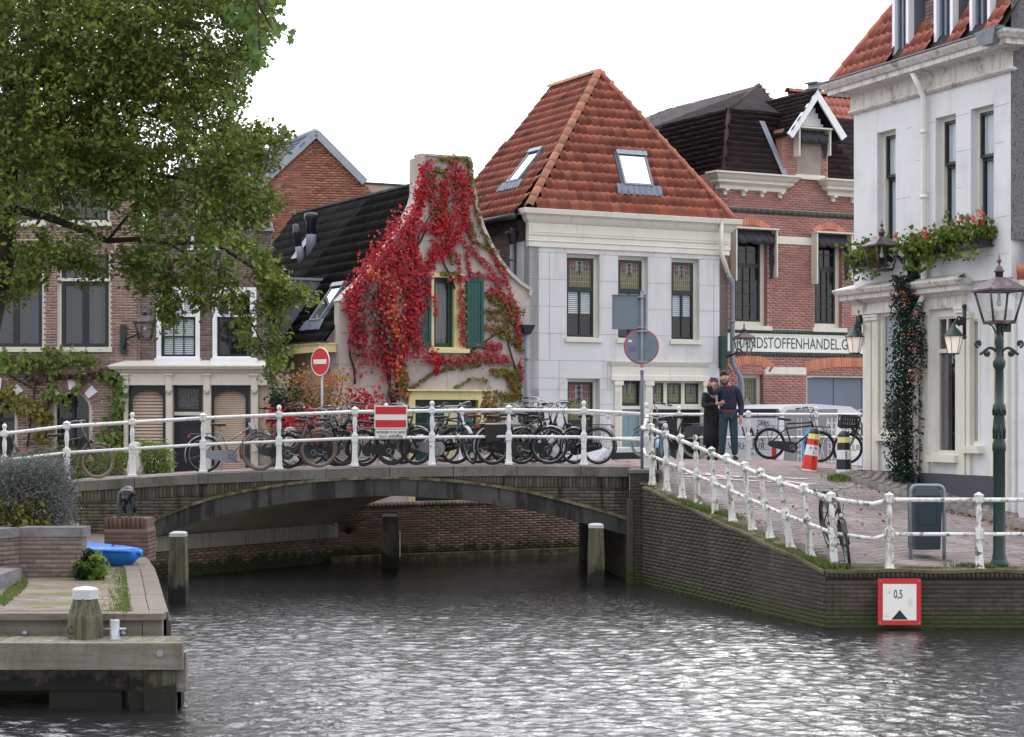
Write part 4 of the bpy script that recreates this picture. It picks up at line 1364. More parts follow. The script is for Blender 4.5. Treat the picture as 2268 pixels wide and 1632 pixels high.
downpipe(gh,[GF.P(GW-.08,ZR-1.33,.1),GF.P(xq,ZR-1.6,.09),GF.P(xq,4.4,.09),GF.P(xq+.03,4.25,.1),GF.P(xq+.2,3.95,.16),GF.P(xq+.23,3.8,.17),GF.P(xq+.23,1.0,.17)],.06,'pipe_grey')
v=MB();q=at(1411,262,52);v.lathe([(.09,-1.2),(.09,.1),(.13,.12),(.13,.2),(.06,.22)],q,n=10)
v.build('flue',MT['gutter_black'],gh)
# VINE GABLE HOUSE
VO=Vector((-3.878,43.33,0));VF=Fr(VO,UF);VW=4.89
vh=thing('gable_house','old stucco bell-gabled house overgrown with red creeper, green shutters','house',(VO.x,VO.y,.98))
right=[(1173,655),(1174,640),(1152,626),(1128,604),(1104,573),(1084,536),(1068,500),(1056,460),(1047,415),(1042,378),(1040,348)]
left=[(934,348),(932,400),(918,453),(893,502),(864,543),(835,580),(802,620),(770,650),(752,668)]
rp=[VF.px(*p)for p in right];lp=[VF.px(*p)for p in left]
_z=(rp[-1][1]+lp[0][1])/2;rp[-1]=(rp[-1][0],_z);lp[0]=(lp[0][0],_z)
gout=[(0,.8),(VW,.8)]+[(min(a,VW),b)for a,b in rp]+[(max(a,0),b)for a,b in lp]
wr=VF.rect(955,610,1026,770);wr=(wr[0],wr[1],wr[2],wr[3])
dr=VF.rect(905,868,1071,1000);dr=(dr[0],.98,dr[2],dr[3])
MB().slab(VF,gout,[rectpts(*wr),rectpts(*dr)],-.3,0).build('gable_wall',MT['stucco_old'],vh)
b=MB()
vh_holes=[rectpts(*wr),rectpts(*dr)]
for z in(2.05,2.75,3.45,4.15,4.85,5.55,6.3,7.0,7.7,8.4):
 for s0,s1 in row_spans(gout,z):
  for a_,b_ in subtract([(s0,s1)],sum([row_spans(h,z)for h in vh_holes],[])):
   b.box(VF,a_+.01,b_-.01,z-.007,z+.007,-.004,.002)
for i,z in enumerate((2.05,2.75,3.45,4.15,4.85,5.55)):
 for a in np.arange(.5+(.55 if i%2 else 0),VW,1.1):
  if not any(in_poly(h,a,z+.35)for h in vh_holes):b.box(VF,a-.006,a+.006,z+.008,z+.69,-.004,.0018)
b.build('plaster_joints',MT['stucco_joint'],vh)
b=MB()
for L_ in(rp,lp):
 for p,q in zip(L_[:-1],L_[1:]):
  d=Vector((q[0]-p[0],q[1]-p[1]));
  if d.length<1e-4:continue
  nn=Vector((d.y,-d.x)).normalized()
  if nn.y<0 and L_ is rp:nn=nn
  o1=(p[0]+nn.x*.03,p[1]+nn.y*.03);o2=(q[0]+nn.x*.03,q[1]+nn.y*.03)
  i1=(p[0]-nn.x*.05,p[1]-nn.y*.05);i2=(q[0]-nn.x*.05,q[1]-nn.y*.05)
  b.add([VF.P(*i1,.07),VF.P(*i2,.07),VF.P(*o2,.07),VF.P(*o1,.07),VF.P(*i1,-.36),VF.P(*i2,-.36),VF.P(*o2,-.36),VF.P(*o1,-.36)],[(0,1,2,3),(3,2,6,7),(0,4,5,1)])
tb=lp[0];te=rp[-1]
b.box(VF,tb[0]-.03,te[0]+.03,te[1]-.0,te[1]+.05,-.36,.04)
b.build('coping',MT['stucco_old'],vh)
ca0,_=VF.px(911,400);ca1,_=VF.px(1000,400)
MB().box(VF,tb[0]-.02,te[0]-.02,7.6,te[1]-.02,-.62,-.3).build('gable_stack',MT['stucco_old'],vh)
RZ=8.42;EZ=4.62;ac=VF.px(975,420)[0];DEP=9.0
b=MB()
Eb,Ef=VF.P(-.22,EZ,-DEP),VF.P(-.22,EZ,-.3);Rb,Rf=VF.P(ac,RZ,-DEP),VF.P(ac,RZ,-.3)
E2b,E2f=VF.P(VW-.05,5.2,-DEP),VF.P(VW-.05,5.2,-.3)
b.add([Eb,Ef,Rf,Rb],[(0,1,2,3)]);b.add([E2f,E2b,Rb,Rf],[(0,1,2,3)])
b.build('roof_deck',MT['roof_under'],vh)
SV=Fr(VF.P(0,0,-DEP),-BK)
MB().slab(SV,rectpts(0,.8,DEP-.3,EZ),[],-.25,0).build('side_wall',MT['stucco_old'],vh)
b=MB()
for z in(2.05,2.75,3.45,4.15):b.box(SV,0,DEP,z-.007,z+.007,-.004,.002)
b.build('plaster_joints',MT['stucco_joint'],vh)
MB().slab(Fr(VF.P(VW,0,0),BK),rectpts(0.3,.8,DEP,5.2),[],-.2,0).build('right_wall',MT['stucco_old'],vh)
fV=slope_frame(Eb,Ef,Rb)
pc=fV.P(*fV.px(717,622))
CF=Fr((pc.x,pc.y,0),UF)
ct0,ctz=CF.px(717,622);cb0,cbz=CF.px(634,752)
cl0,_=CF.px(634,640)
bo=[(cl0,CF.px(634,752)[1]),(ct0,ctz),(cl0,ctz)]
dm=MB().slab(CF,bo,[],-1.9,0).build('dormer',MT['panel_bluegrey'],vh)
b=MB();b.box(CF,cl0-.12,ct0+.05,ctz,ctz+.06,-2.0,.04);b.build('dormer_cap',MT['zinc'],dm)
DFr=Fr(CF.P(cl0,0,-1.9),-BK)
for k in range(2):
 b=MB();frame_rect(b,DFr,.06+k*.92,EZ+.1,.06+k*.92+.88,ctz-.05,.07,.0,.08);b.box(DFr,.06+k*.92+.4,.06+k*.92+.46,EZ+.1,ctz-.05,.02,.07)
 f_=b.build('dormer_window',MT['panel_bluegrey'],dm)
 MB().box(DFr,.12+k*.92,.06+k*.92+.82,EZ+.16,ctz-.1,.01,.02).build('pane',MT['glass_wavy'],dm)
fl=fV.px(690,716);fh=fV.px(752,634)
dor_a=[loc2(fV,CF.P(cl0,cbz,-1.9))[0],loc2(fV,CF.P(ct0,ctz,0))[0]]
dor_hole=rectpts(min(dor_a),0,max(dor_a),loc2(fV,CF.P(ct0,ctz,0))[1])
roof_tiles(vh,fV,[loc2(fV,Eb),loc2(fV,Ef),loc2(fV,Rf),loc2(fV,Rb)],.175,.31,MT['tile_black'],holes=[dor_hole,rectpts(fl[0]+.05,fl[1],fl[0]+.62,fh[1]-.05)])
ridge_caps(vh,Rb,Rf,.2,.3,MT['tile_black'])
skylight(vh,fV,fl[0],fl[1],fl[0]+.68,fh[1])
def roof_pt(x,y):return fV.P(*fV.px(x,y))
q=roof_pt(689,560)
b=MB();b.lathe([(.13,-.1),(.13,.45),(.1,.5)],q,n=12);b.build('flue_base',MT['lead'],vh)
b=MB();b.lathe([(.12,.45),(.12,.8),(.17,.84),(.18,.95),(.16,1.0),(.06,1.02)],q,n=14);b.build('flue',MT['gutter_black'],vh)
q=roof_pt(668,580)
ax=Vector((-.16,-.1,1))
b=MB();b.lathe([(.1,-.1),(.1,.4)],q,ax,12);b.build('flue_base',MT['lead'],vh)
b=MB();b.lathe([(.085,.4),(.085,.7),(.1,.72),(.1,.78),(.085,.8),(.07,.95),(.02,.97)],q,ax,12);b.build('flue',MT['gutter_black'],vh)
b=MB()
b.add([roof_pt(650,578)+fV.n*.1,roof_pt(662,577)+fV.n*.1,roof_pt(695,530)+fV.n*.1,roof_pt(684,530)+fV.n*.1],[(0,1,2,3)])
b.build('lead_flashing',MT['lead'],vh)
b=MB();b.box(SV,0,DEP-.12,EZ-.2,EZ-.02,0,.42);b.box(SV,0,DEP-.1,EZ-.03,EZ+.01,0,.47)
b.build('eave_box',MT['frame_yellow'],vh)
b=MB();b.box(SV,0,DEP-.08,EZ+.01,EZ+.04,.2,.5);b.build('gutter',MT['gutter_black'],vh)
q0=SV.P(DEP-1.1,EZ-.2,.15)
downpipe(vh,[SV.P(DEP-.9,EZ-.22,.3),SV.P(DEP-.55,EZ-.35,.12),SV.P(DEP-.5,EZ-.6,.08),SV.P(DEP-.5,1,.08)],.05,'pipe_grey')
a,z=VF.px(1161,722)
b=MB();b.hexa([VF.P(a-.07,z-.2,.05),VF.P(a+.07,z-.2,.05),VF.P(a+.07,z-.2,.19),VF.P(a-.07,z-.2,.19),VF.P(a-.17,z+.02,.03),VF.P(a+.17,z+.02,.03),VF.P(a+.17,z+.02,.25),VF.P(a-.17,z+.02,.25)])
b.build('rain_hopper',MT['gutter_black'],vh)
downpipe(vh,[VF.P(a,z-.1,.12),VF.P(a,1.0,.12)],.05,'pipe_grey')
a0,b0,a1,b1=wr
am=a0+(a1-a0)*.62
b=MB();frame_rect(b,VF,a0-.04,b0-.02,a1+.04,b1+.04,.1,-.12,.03,.09,.03)
b.box(VF,a1-.22,a1-.05,b0,b1-.05,-.2,-.02);ys=b.build('window_surround',MT['frame_yellow'],vh)
window(VF,vh,(a0+.06,b0,a1-.22,b1-.06),recess=.12,fw=.05,fmat='frame_green',smat='frame_green',sw=.055,rows=[dict(h=1,cols=1,curtain=[(.05,.95,'curtain')],glass='glass')],sill=None,back='room_mid')
MB().box(VF,a0-.1,a1+.12,b0-.12,b0-.02,0,.1).build('sill',MT['frame_yellow'],vh)
for x0,x1 in((915,952),(1031,1068)):
 s0,_=VF.px(x0,700);s1,_=VF.px(x1,700);z0=b0+.02;z1=b1-.02
 t=MB();frame_rect(t,VF,s0,z0,s1,z1,.07,.05,.09,.1,.12)
 sh=t.build('shutter',MT['shutter_green'],vh)
 nb=3;wb_=(s1-s0-.14)/nb
 T=[T4(VF,s0+.07+wb_*i+.003,z0+.12,.055,wb_-.006,z1-z0-.22,.018)for i in range(nb)]
 pieces(sh,'board',CUBE_V,CUBE_F,T,MT['shutter_green'],10)
a0,b0,a1,b1=dr
b=MB();frame_rect(b,VF,a0-.02,b0,a1+.02,b1+.02,.17,-.1,.04,.2,0)
b.box(VF,a0-.08,a1+.1,b1+.02,b1+.06,-.02,.12)
b.build('door_frame',MT['frame_yellow'],vh)
d=MB().box(VF,a0+.15,a1-.15,b0,b1-.18,-.22,-.12).build('garage_door',MT['frame_green'],vh)
for k in range(4):
 x0=a0+.2+k*(a1-a0-.4)/4;x1=x0+(a1-a0-.4)/4-.05
 MB().box(VF,x0,x1,b1-.75,b1-.3,-.125,-.11).build('pane' if k!=2 else 'door_panel',MT['glass_wavy']if k!=2 else MT['frame_yellow'],d)
 MB().box(VF,x0,x1,b0+.1,b1-.85,-.125,-.105).build('door_panel',MT['frame_yellow']if k>1 else MT['frame_green'],d)
# BRICK GABLE HOUSE BEHIND
KY=57.0
KF=Fr((at(570,900,KY).x,KY,0),(.985,.17,0))
kb=thing('brick_gable_house','tall orange brick gable house with zinc edged slate roof behind the dark roof','house',(KF.O.x,KF.O.y,.98))
ap,r0,r1=KF.px(700,296),KF.px(803,400),KF.px(560,425)
kout=[(r1[0],1.0),(r0[0]+.35,1.0),(r0[0]+.35,KF.px(806,432)[1]),(r0[0],r0[1]),ap,(r1[0],r1[1])]
MB().slab(KF,kout,[],-.3,-.0).build('gable_wall',MT['mortar_grey'],kb)
bricks(kb,KF,[p if p[1]>2 else(p[0],6.6)for p in kout],[],MT['brick_gable'],L=.22,h=.062,j=.012,score=lambda sx,sy,c:sx>565)
b=MB()
for p,q in((ap,(r0[0]+.06,r0[1]-.06)),((r1[0],r1[1]),ap)):
 d=Vector((q[0]-p[0],q[1]-p[1])).normalized();nn=Vector((-d.y,d.x))if True else 0
 v=[]
 for c in(.12,-.5):
  v+=[KF.P(p[0]-nn.x*.1,p[1]-nn.y*.1,c),KF.P(q[0]-nn.x*.1,q[1]-nn.y*.1,c),KF.P(q[0]+nn.x*.12,q[1]+nn.y*.12,c),KF.P(p[0]+nn.x*.12,p[1]+nn.y*.12,c)]
 b.add(v,[(0,1,2,3),(7,6,5,4),(3,2,6,7),(0,4,5,1)])
b.build('verge_trim',MT['zinc'],kb)
bkv=Vector((-.42,.9,0)).normalized()*8
P_ap=KF.P(ap[0],ap[1]+.08,0);P_l=KF.P(r1[0],r1[1]+.05,0)
ext=(P_l-P_ap)*1.0
P_l2=P_ap+(P_l-P_ap)*1.5
b=MB();b.add([P_l2,P_ap,P_ap+bkv,P_l2+bkv],[(0,1,2,3)]);b.add([KF.P(r0[0],r0[1],0),KF.P(r0[0],r0[1],0)+bkv,P_ap+bkv,P_ap],[(0,1,2,3)])
b.build('roof_deck',MT['slate_blue'],kb)
fK=slope_frame(P_l2+bkv,P_l2,P_ap+bkv)
roof_tiles(kb,fK,[loc2(fK,P_l2+bkv),loc2(fK,P_l2),loc2(fK,P_ap),loc2(fK,P_ap+bkv)],.4,.22,MT['slate_blue'],SH_V,SH_F,'roof_slate',off=.5,limit=120,lift=.01)
b=MB();b.tube([P_ap+bkv,P_ap],.09,6);b.build('ridge_cap',MT['zinc'],kb)
MB().slab(Fr(KF.P(r0[0]+.35,0,0),BK),rectpts(0,.8,8,r0[1]-.4),[],-.2,0).build('side_wall',MT['brick_gable'],kb)
PF=Fr((at(800,900,60).x,60,0),UF)
pw=thing('parapet_wall','pale lichen spotted flat parapet between brick gable and creeper gable','wall',tuple(PF.P(0,.98)))
a0,z1=PF.px(800,406);a1,_=PF.px(912,406);
MB().box(PF,a0,a1+.8,1,z1,-.3,0).build('wall_panel',MT['stone_pale'],pw)
MB().box(PF,a0,a1+.8,z1,z1+.05,-.33,.04).build('green_capping',MT['sign_green'],pw)
# RED BRICK HOUSE WITH MANSARD
RO=Vector((5.116,49.77,0));RF=Fr(RO,UF)
rh=thing('red_brick_house','red brick house with dark mansard roof, white sign band and slate blue garage doors','house',(RO.x,RO.y,.98))
RWd=7.2
zcor=RF.px(1680,423)[1]
def ry(x,y):return RF.px(x,y)[1]
w1=RF.rect(1626,515,1700,722);w2=RF.rect(1804,520,1866,726);w3=RF.rect(1895,530,1960,722)
zb0=(w1[1]+w2[1])/2;zb1=(w1[3]+w2[3])/2
w1=(w1[0],zb0,w1[2],zb1);w2=(w2[0],zb0,w2[2],zb1);w3=(w3[0],zb0,w3[2],zb1)
g1=RF.rect(1634,828,1690,960);g1=(g1[0],g1[1],g1[2],g1[3])
gd=(RF.px(1786,870)[0],.98,RF.px(1786,870)[0]+2.9,ry(1786,829))
dwn=RF.rect(1765,288,1818,388)
dormL,dormR=RF.px(1733,340)[0],RF.px(1833,340)[0]
dtop=ry(1790,290)
outl=[(.3,.8),(RWd,.8),(RWd,zcor),(dormR,zcor),(dormR,dtop),(dormL,dtop),(dormL,zcor),(.3,zcor)]
hs_=[rectpts(*r)for r in(w1,w2,w3,g1,gd)]+[rectpts(dwn[0],dwn[1],dwn[2],dwn[3])]
MB().slab(RF,outl,hs_,-.3,0).build('front_wall',MT['mortar_grey']if False else MT['brick_red'],rh)
zs0,zs1=ry(1750,780),ry(1750,741)
gb1=ry(1750,731);gb0=ry(1750,790)
wb0,wb1=ry(1750,541),ry(1750,524)
bk0,bk1=ry(1750,477),ry(1750,466)
lb0,lb1=ry(1738,829),ry(1738,813)
bands=[rectpts(.3,gb0,RWd,gb1),rectpts(.3,wb0,RWd,wb1),rectpts(.3,bk0,RWd,bk1),rectpts(g1[2]+.03,lb0,gd[0],lb1)]
MB().slab(RF,[(p[0],p[1])for p in outl],hs_,-.02,.003).build('mortar_face',MT['mortar_pale'],rh)
bricks(rh,RF,outl,hs_+bands,MT['brick_red'],L=.2,h=.052,j=.012,proud=.014,score=lambda sx,sy,c:(sx<1905)&(sx>1630))
T=[T4(RF,.3+i*.115,gb0,-.01,.105,zs0-gb0-.01,.04)for i in range(int((RWd-.3)/.115))]+[T4(RF,.3+i*.115,zs1+.01,-.01,.105,gb1-zs1-.01,.04)for i in range(int((RWd-.3)/.115))]
pieces(rh,'glazed_brick',CUBE_V,CUBE_F,T,MT['glazed_green'],140)
T=[T4(RF,.3+i*.2,bk0,-.01,.19,bk1-bk0,.05)for i in range(int((RWd-.3)/.2))]
pieces(rh,'string_course_brick',CUBE_V,CUBE_F,T,MT['glazed_black'],40)
for q in((.3,w1[0]-.05),(w1[2]+.12,w2[0]-.05),(w2[2]+.12,RWd)):
 MB().box(RF,q[0],q[1],wb0,wb1,0,.025).build('white_band',MT['paint_cream'],rh)
MB().box(RF,g1[2]+.06,gd[0]-.02,lb0,lb1,0,.03).build('white_band',MT['paint_cream'],rh)
sgn=MB().box(RF,.32,RWd,zs0,zs1,0,.04).build('sign_board',MT['sign_white'],rh)
b=MB();b.box(RF,.32,RWd,zs1-.03,zs1+.005,.04,.055);b.box(RF,.32,RWd,zs0-.005,zs0+.02,.04,.055);b.build('sign_border',MT['paint_cream'],sgn)
ta0=RF.px(1617,760)[0];ta1=RF.px(1925,760)[0]
tx='BRANDSTOFFENHANDEL.G.OHA'
me=text_mesh('lettering',tx,MT['sign_green'],.46)
xs_=[v.co.x for v in me.vertices];wdt=max(xs_)-min(xs_);ys_=[v.co.y for v in me.vertices]
o=link('lettering',me,sgn);mm=RF.mat();mm.translation=RF.P((ta0+ta1)/2,(zs0+zs1)/2,.043)
o.matrix_basis=mm@Matrix.Diagonal(((ta1-ta0)/wdt,(zs1-zs0)*.62/(max(ys_)-min(ys_)),1,1))@Matrix.Translation((0,-(max(ys_)+min(ys_))/2,0))
def seg_arch(cxa,b,w,rise,th,m,n):
 R0=(w*w/4+rise*rise)/(2*rise);t=math.asin(w/2/R0)
 arch_bricks(rh,RF,cxa,b+rise-R0,R0,R0+th,math.pi/2+t,math.pi/2-t,n,m,.03)
seg_arch((w1[0]+w1[2])/2,w1[3]+.02,(w1[2]-w1[0])*.95,.16,.17,MT['brick_orange'],14)
seg_arch((w2[0]+w2[2])/2,w2[3]+.02,(w2[2]-w2[0])*.95,.16,.17,MT['brick_orange'],12)
seg_arch((g1[0]+g1[2])/2,g1[3]+.04,(g1[2]-g1[0])*1.5,.22,.24,MT['brick_orange'],18)
seg_arch((gd[0]+gd[2])/2,gd[3]+.05,(gd[2]-gd[0])*1.02,.16,.28,MT['brick_orange'],36)
for r in(w1,w2,w3):
 w=window(RF,rh,r,recess=.16,fw=.12,fmat='frame_cream',smat='frame_black',sw=.06,rows=[dict(h=.66,cols=3,bars=4,mw=.02,blind=None),dict(h=.34,cols=2,bars=2,mw=.022)],sill=(.1,.11,.08),back='room_mid')
def awning(parent,fr,a0,a1,zt,drop,proj=.42,side=.28):
 b=MB()
 b.box(fr,a0-.13,a0-.09,zt-drop,zt,.02,side);b.box(fr,a1+.09,a1+.13,zt-drop*.9,zt,.02,side)
 b.box(fr,a0-.16,a1+.16,zt,zt+.04,0,side+.04)
 o=b.build('awning_box',MT['frame_cream'],parent)
 b=MB();n=24;rows_=[(-.02,.06),(-.16,.2),(-.3,.22),(-.34,.12),(-.26,.1)]
 v=[]
 for dz_,c in rows_:
  for i in range(n+1):
   t=i/n
   v.append(fr.P(a0-.07+(a1-a0+.14)*t,zt+dz_-.05*abs(math.sin(t*9+dz_*20))*(dz_<-.1),c+.03*math.sin(t*31+dz_*13)))
 b.add(v,[(j*(n+1)+i,j*(n+1)+i+1,(j+1)*(n+1)+i+1,(j+1)*(n+1)+i)for j in range(len(rows_)-1)for i in range(n)],True)
 for sx_ in(a0-.05,a1+.03):
  v=[]
  for j in range(9):
   t=j/8
   for k in range(3):v.append(fr.P(sx_+.02*math.sin(t*9+k)+.02*k,zt-.1-drop*.85*t,.05+.09*k*(1-.45*t)+.015*math.sin(t*17+k*2)))
  b.add(v,[(j*3+k,j*3+k+1,j*3+k+4,j*3+k+3)for j in range(8)for k in range(2)],True)
 b.build('awning_cloth',MT['awning_fabric'],o)
awning(rh,RF,w1[0],w1[2],w1[3]+.04,1.35)
awning(rh,RF,w2[0],w2[2],w2[3]+.04,1.35)
awning(rh,RF,dwn[0],dwn[2],dwn[3]+.0,.75)
window(RF,rh,dwn,recess=.12,fw=.09,fmat='frame_cream',smat='pipe_grey',sw=.05,rows=[dict(h=1,cols=2,mw=.05,blind=(.0,.55,'curtain'))],sill=(.08,.12,.08),back='room_mid')
window(RF,rh,g1,recess=.14,fw=.1,fmat='frame_cream',smat='door_slate',sw=.05,rows=[dict(h=1,stained=(8,9,False,False))],sill=(.05,.1,.05))
b=MB();am,zm=(g1[0]+g1[2])/2,g1[1]+(g1[3]-g1[1])*.48
for k in range(4):
 t=k*math.pi/2;d=Vector((math.cos(t),math.sin(t)));e=Vector((-d.y,d.x))
 b.add([RF.P(am+d.x*.2,zm+d.y*.24,-.165),RF.P(am+d.x*.08+e.x*.08,zm+d.y*.08+e.y*.08,-.165),RF.P(am,zm,-.165),RF.P(am+d.x*.08-e.x*.08,zm+d.y*.08-e.y*.08,-.165)],[(0,1,2,3)])
b.build('star_pane',MT['stained_clear'],rh)
b=MB();frame_rect(b,RF,gd[0],gd[1],gd[2],gd[3],.04,-.2,-.02,.07,0);b.build('garage_frame',MT['frame_cream'],rh)
for k in range(3):
 x0=gd[0]+.04+k*.94;x1=x0+.93
 d=MB().box(RF,x0,x1,gd[1],gd[3]-.075,-.18,-.12).build('garage_door',MT['door_slate'],rh)
 for j in range(2):
  MB().box(RF,x0+.08+j*.42,x0+.42+j*.42,2.1,2.75,-.125,-.105).build('door_panel',MT['glass_wavy'],d)
 b=MB();b.box(RF,x0,x0+.03,gd[1],gd[3]-.08,-.12,-.1);b.box(RF,x0+.03,x1,2.9,2.98,-.12,-.105);b.build('door_rib',MT['door_slate'],d)
def rcornice(a0,a1,w0=True,w1_=True):
 b=MB();z=zcor
 moulding(b,RF,a0,a1,[(0,z-.02),(.1,z),(.1,z+.09),(.16,z+.12),(.24,z+.16),(.24,z+.22),(.3,z+.26),(.36,z+.34),(.42,z+.37),(.42,z+.41),(.1,z+.42)],w0,w1_)
 c_=b.build('cornice',MT['paint_cream'],rh)
 n=max(2,int((a1-a0)/.58)+1)
 for i in range(n):
  x=a0+.08+(a1-a0-.16)*i/(n-1)
  q=MB();q.box(RF,x-.05,x+.05,z-.06,z-.005,.0,.2);q.box(RF,x-.045,x+.045,z-.16,z-.062,.0,.1)
  q.build('bracket',MT['paint_cream'],c_)
rcornice(.3,dormL-.05);rcornice(dormR+.05,RWd,True,False)
mz0,mz1,mz2=zcor+.42,zcor+.42+1.72,zcor+.42+3.2
f0=(.38,.0)
def mp(a,c,z):return RF.P(a,z,-c)
A0,A1=mp(.38,.02,mz0),mp(RWd+2,.02,mz0)
B0_,B1_=mp(.92,.55,mz1),mp(RWd+2,.55,mz1)
_ae=RF.px(1725,300)[0]
C0,C1=mp(4.4,4.1,mz2),mp(max(_ae,4.5),4.1,mz2);B1u=mp(_ae+.6,.55,mz1)
D0=mp(.38,9,mz0);Dm=mp(.92,9,mz1);Dt=mp(4.4,9,mz2)
b=MB()
for q in((A0,A1,B1_,B0_),(B0_,B1u,C1,C0),(D0,A0,B0_,Dm),(Dm,B0_,C0,Dt)):
 b.add([Vector(p)-Vector((0,0,.03))for p in q],[tuple(range(len(q)))])
b.build('roof_deck',MT['roof_under'],rh)
for q,m in(((A0,A1,B1_,B0_),'slate_brown'),((B0_,B1u,C1,C0),'slate_light'),((D0,A0,B0_,Dm),'slate_brown'),((Dm,B0_,C0,Dt),'slate_light')):
 f=slope_frame(q[0],q[1],q[3])
 roof_tiles(rh,f,[loc2(f,p)for p in q],.30,.155,MT[m],SH_V,SH_F,'roof_slate',off=.5,limit=150,jit=.006,lift=.0)
b=MB();b.tube([A0,B0_],.05,6);b.tube([B0_,C0],.06,6);b.build('hip_capping',MT['slate_brown'],rh)
MB().slab(Fr(RF.P(.3,0,-9),-BK),rectpts(0,.8,8.69,zcor+.45),[],-.2,0).build('side_wall',MT['brick_red'],rh)
MB().box(RF,dormL,dormL+.02,zcor,dtop,-1.3,-.3).build('dormer_cheek',MT['brick_red'],rh)
dcm=(dormL+dormR)/2+.02
apz=ry(1808,205);ez=ry(1745,292)
hwL=dcm-RF.px(1690,298)[0];
ov=.38
TL=(RF.px(1751,300,ov));TR=RF.px(1871,306,ov);TA=RF.px(1810,198,ov)
TAa=(TL[0]+TR[0])/2
b=MB()
for p,q,s_ in(((TL[0],TL[1]),(TAa,TA[1]),1),((TR[0],TR[1]),(TAa,TA[1]),-1)):
 d=Vector((q[0]-p[0],q[1]-p[1])).normalized();nn=Vector((-d.y,d.x))*s_
 v=[]
 for c in(ov,ov-.05):
  v+=[RF.P(p[0]-nn.x*.1,p[1]-nn.y*.1,c),RF.P(q[0],q[1]-.26,c),RF.P(q[0],q[1],c),RF.P(p[0]+nn.x*.1,p[1]+nn.y*.1,c)]
 b.add(v,[(0,1,2,3),(7,6,5,4),(3,2,6,7),(0,4,5,1),(0,3,7,4)])
b.build('barge_board',MT['frame_white'],rh)
T=[]
w_=.085
x=TAa-.5
while x<TAa+.5:
 top_=TA[1]-.2-abs(x+w_/2-TAa)*1.65
 if top_>dwn[3]+.12:T.append(T4(RF,x,dwn[3]+.1,.02,w_-.01,top_-dwn[3]-.1,.03))
 x+=w_
pieces(rh,'gable_board',CUBE_V,CUBE_F,T,MT['frame_white'],30)
b=MB()
lo=(TL[0]-.05,TL[1]);hi=(TAa,TA[1]+.03);ro=(TR[0]+.05,TR[1])
v=[RF.P(lo[0],lo[1],ov-.04),RF.P(hi[0],hi[1],ov-.04),RF.P(ro[0],ro[1],ov-.04),RF.P(lo[0],lo[1],-3.2),RF.P(hi[0],hi[1],-4.2),RF.P(ro[0],ro[1],-3.2)]
b.add(v,[(0,1,4,3),(1,2,5,4)]);b.build('dormer_roof_deck',MT['roof_under'],rh)
fD=slope_frame(v[3],v[0],v[4])
roof_tiles(rh,fD,[loc2(fD,v[3]),loc2(fD,v[0]),loc2(fD,v[1]),loc2(fD,v[4])],.3,.155,MT['slate_brown'],SH_V,SH_F,'roof_slate',off=.5,limit=100,lift=.02)
fD=slope_frame(v[2],v[5],v[1])
roof_tiles(rh,fD,[loc2(fD,v[2]),loc2(fD,v[5]),loc2(fD,v[4]),loc2(fD,v[1])],.3,.155,MT['slate_brown'],SH_V,SH_F,'roof_slate',off=.5,limit=20,lift=.02)
b=MB();z_=zcor+.42
b.add([RF.P(dormL-.05,z_,.1),RF.P(dormL+.12,z_,.1),RF.P(dormL-.25,z_+1.5,-.45),RF.P(dormL-.42,z_+1.5,-.45)],[(0,1,2,3)])
b.build('lead_flashing',MT['lead'],rh)
# ORANGE ROOF BEHIND
QF=Fr((at(1780,900,58).x,58,0),UF)
oh=thing('rear_tiled_house','bright orange tiled roof of a house behind the white dormer gable','house',tuple(QF.P(0,.98)))
e0=QF.P(-1.2,8.6,2.2);e1=QF.P(7,8.6,2.2);t0,zt_=QF.px(1770,205);r0_=QF.P(t0-.6,zt_,0);r1_=QF.P(7,zt_+.02,0)
r0_=QF.P(-.6,zt_,0)
b=MB();b.add([e0,e1,r1_,r0_],[(0,1,2,3)]);b.add([QF.P(-1.2,1,2.0),QF.P(7,1,2.0),QF.P(7,8.6,2.0),QF.P(-1.2,8.6,2.0)],[(0,1,2,3)])
b.build('roof_deck',MT['roof_under'],oh)
fQ=slope_frame(e0,e1,r0_)
roof_tiles(oh,fQ,[loc2(fQ,e0),loc2(fQ,e1),loc2(fQ,r1_),loc2(fQ,r0_)],.2,.3,MT['tile_bright'],limit=200)
ridge_caps(oh,r0_,r1_,.28,.33,MT['tile_ridge'])
q=QF.P(.1,zt_,.4);b=MB();b.lathe([(.16,-.5),(.16,.0),(.28,.04),(.28,.08),(.2,.1),(.2,.2),(.3,.22),(.3,.26),(.05,.28)],q,n=4);b.build('chimney_cowl',MT['galv_dull'],oh)
# LEFT HOUSES
LO=Vector((-15.2,43.95,0));LF=Fr(LO,(1,.02,0))
def la(x):return LF.px(x,900)[0]
def lz(y,x=300):return LF.px(x,y)[1]
x_split,x_end=la(311),la(600)
h1=thing('vine_house','dark plum brick house with white joints, big black windows and arched openings with grapevine','house',(-12,43.9,1.1))
h2=thing('shopfront_house','brown brick house with white sash windows over a cream wooden shopfront','house',(-7,43.9,1.1))
zt1=lz(338)
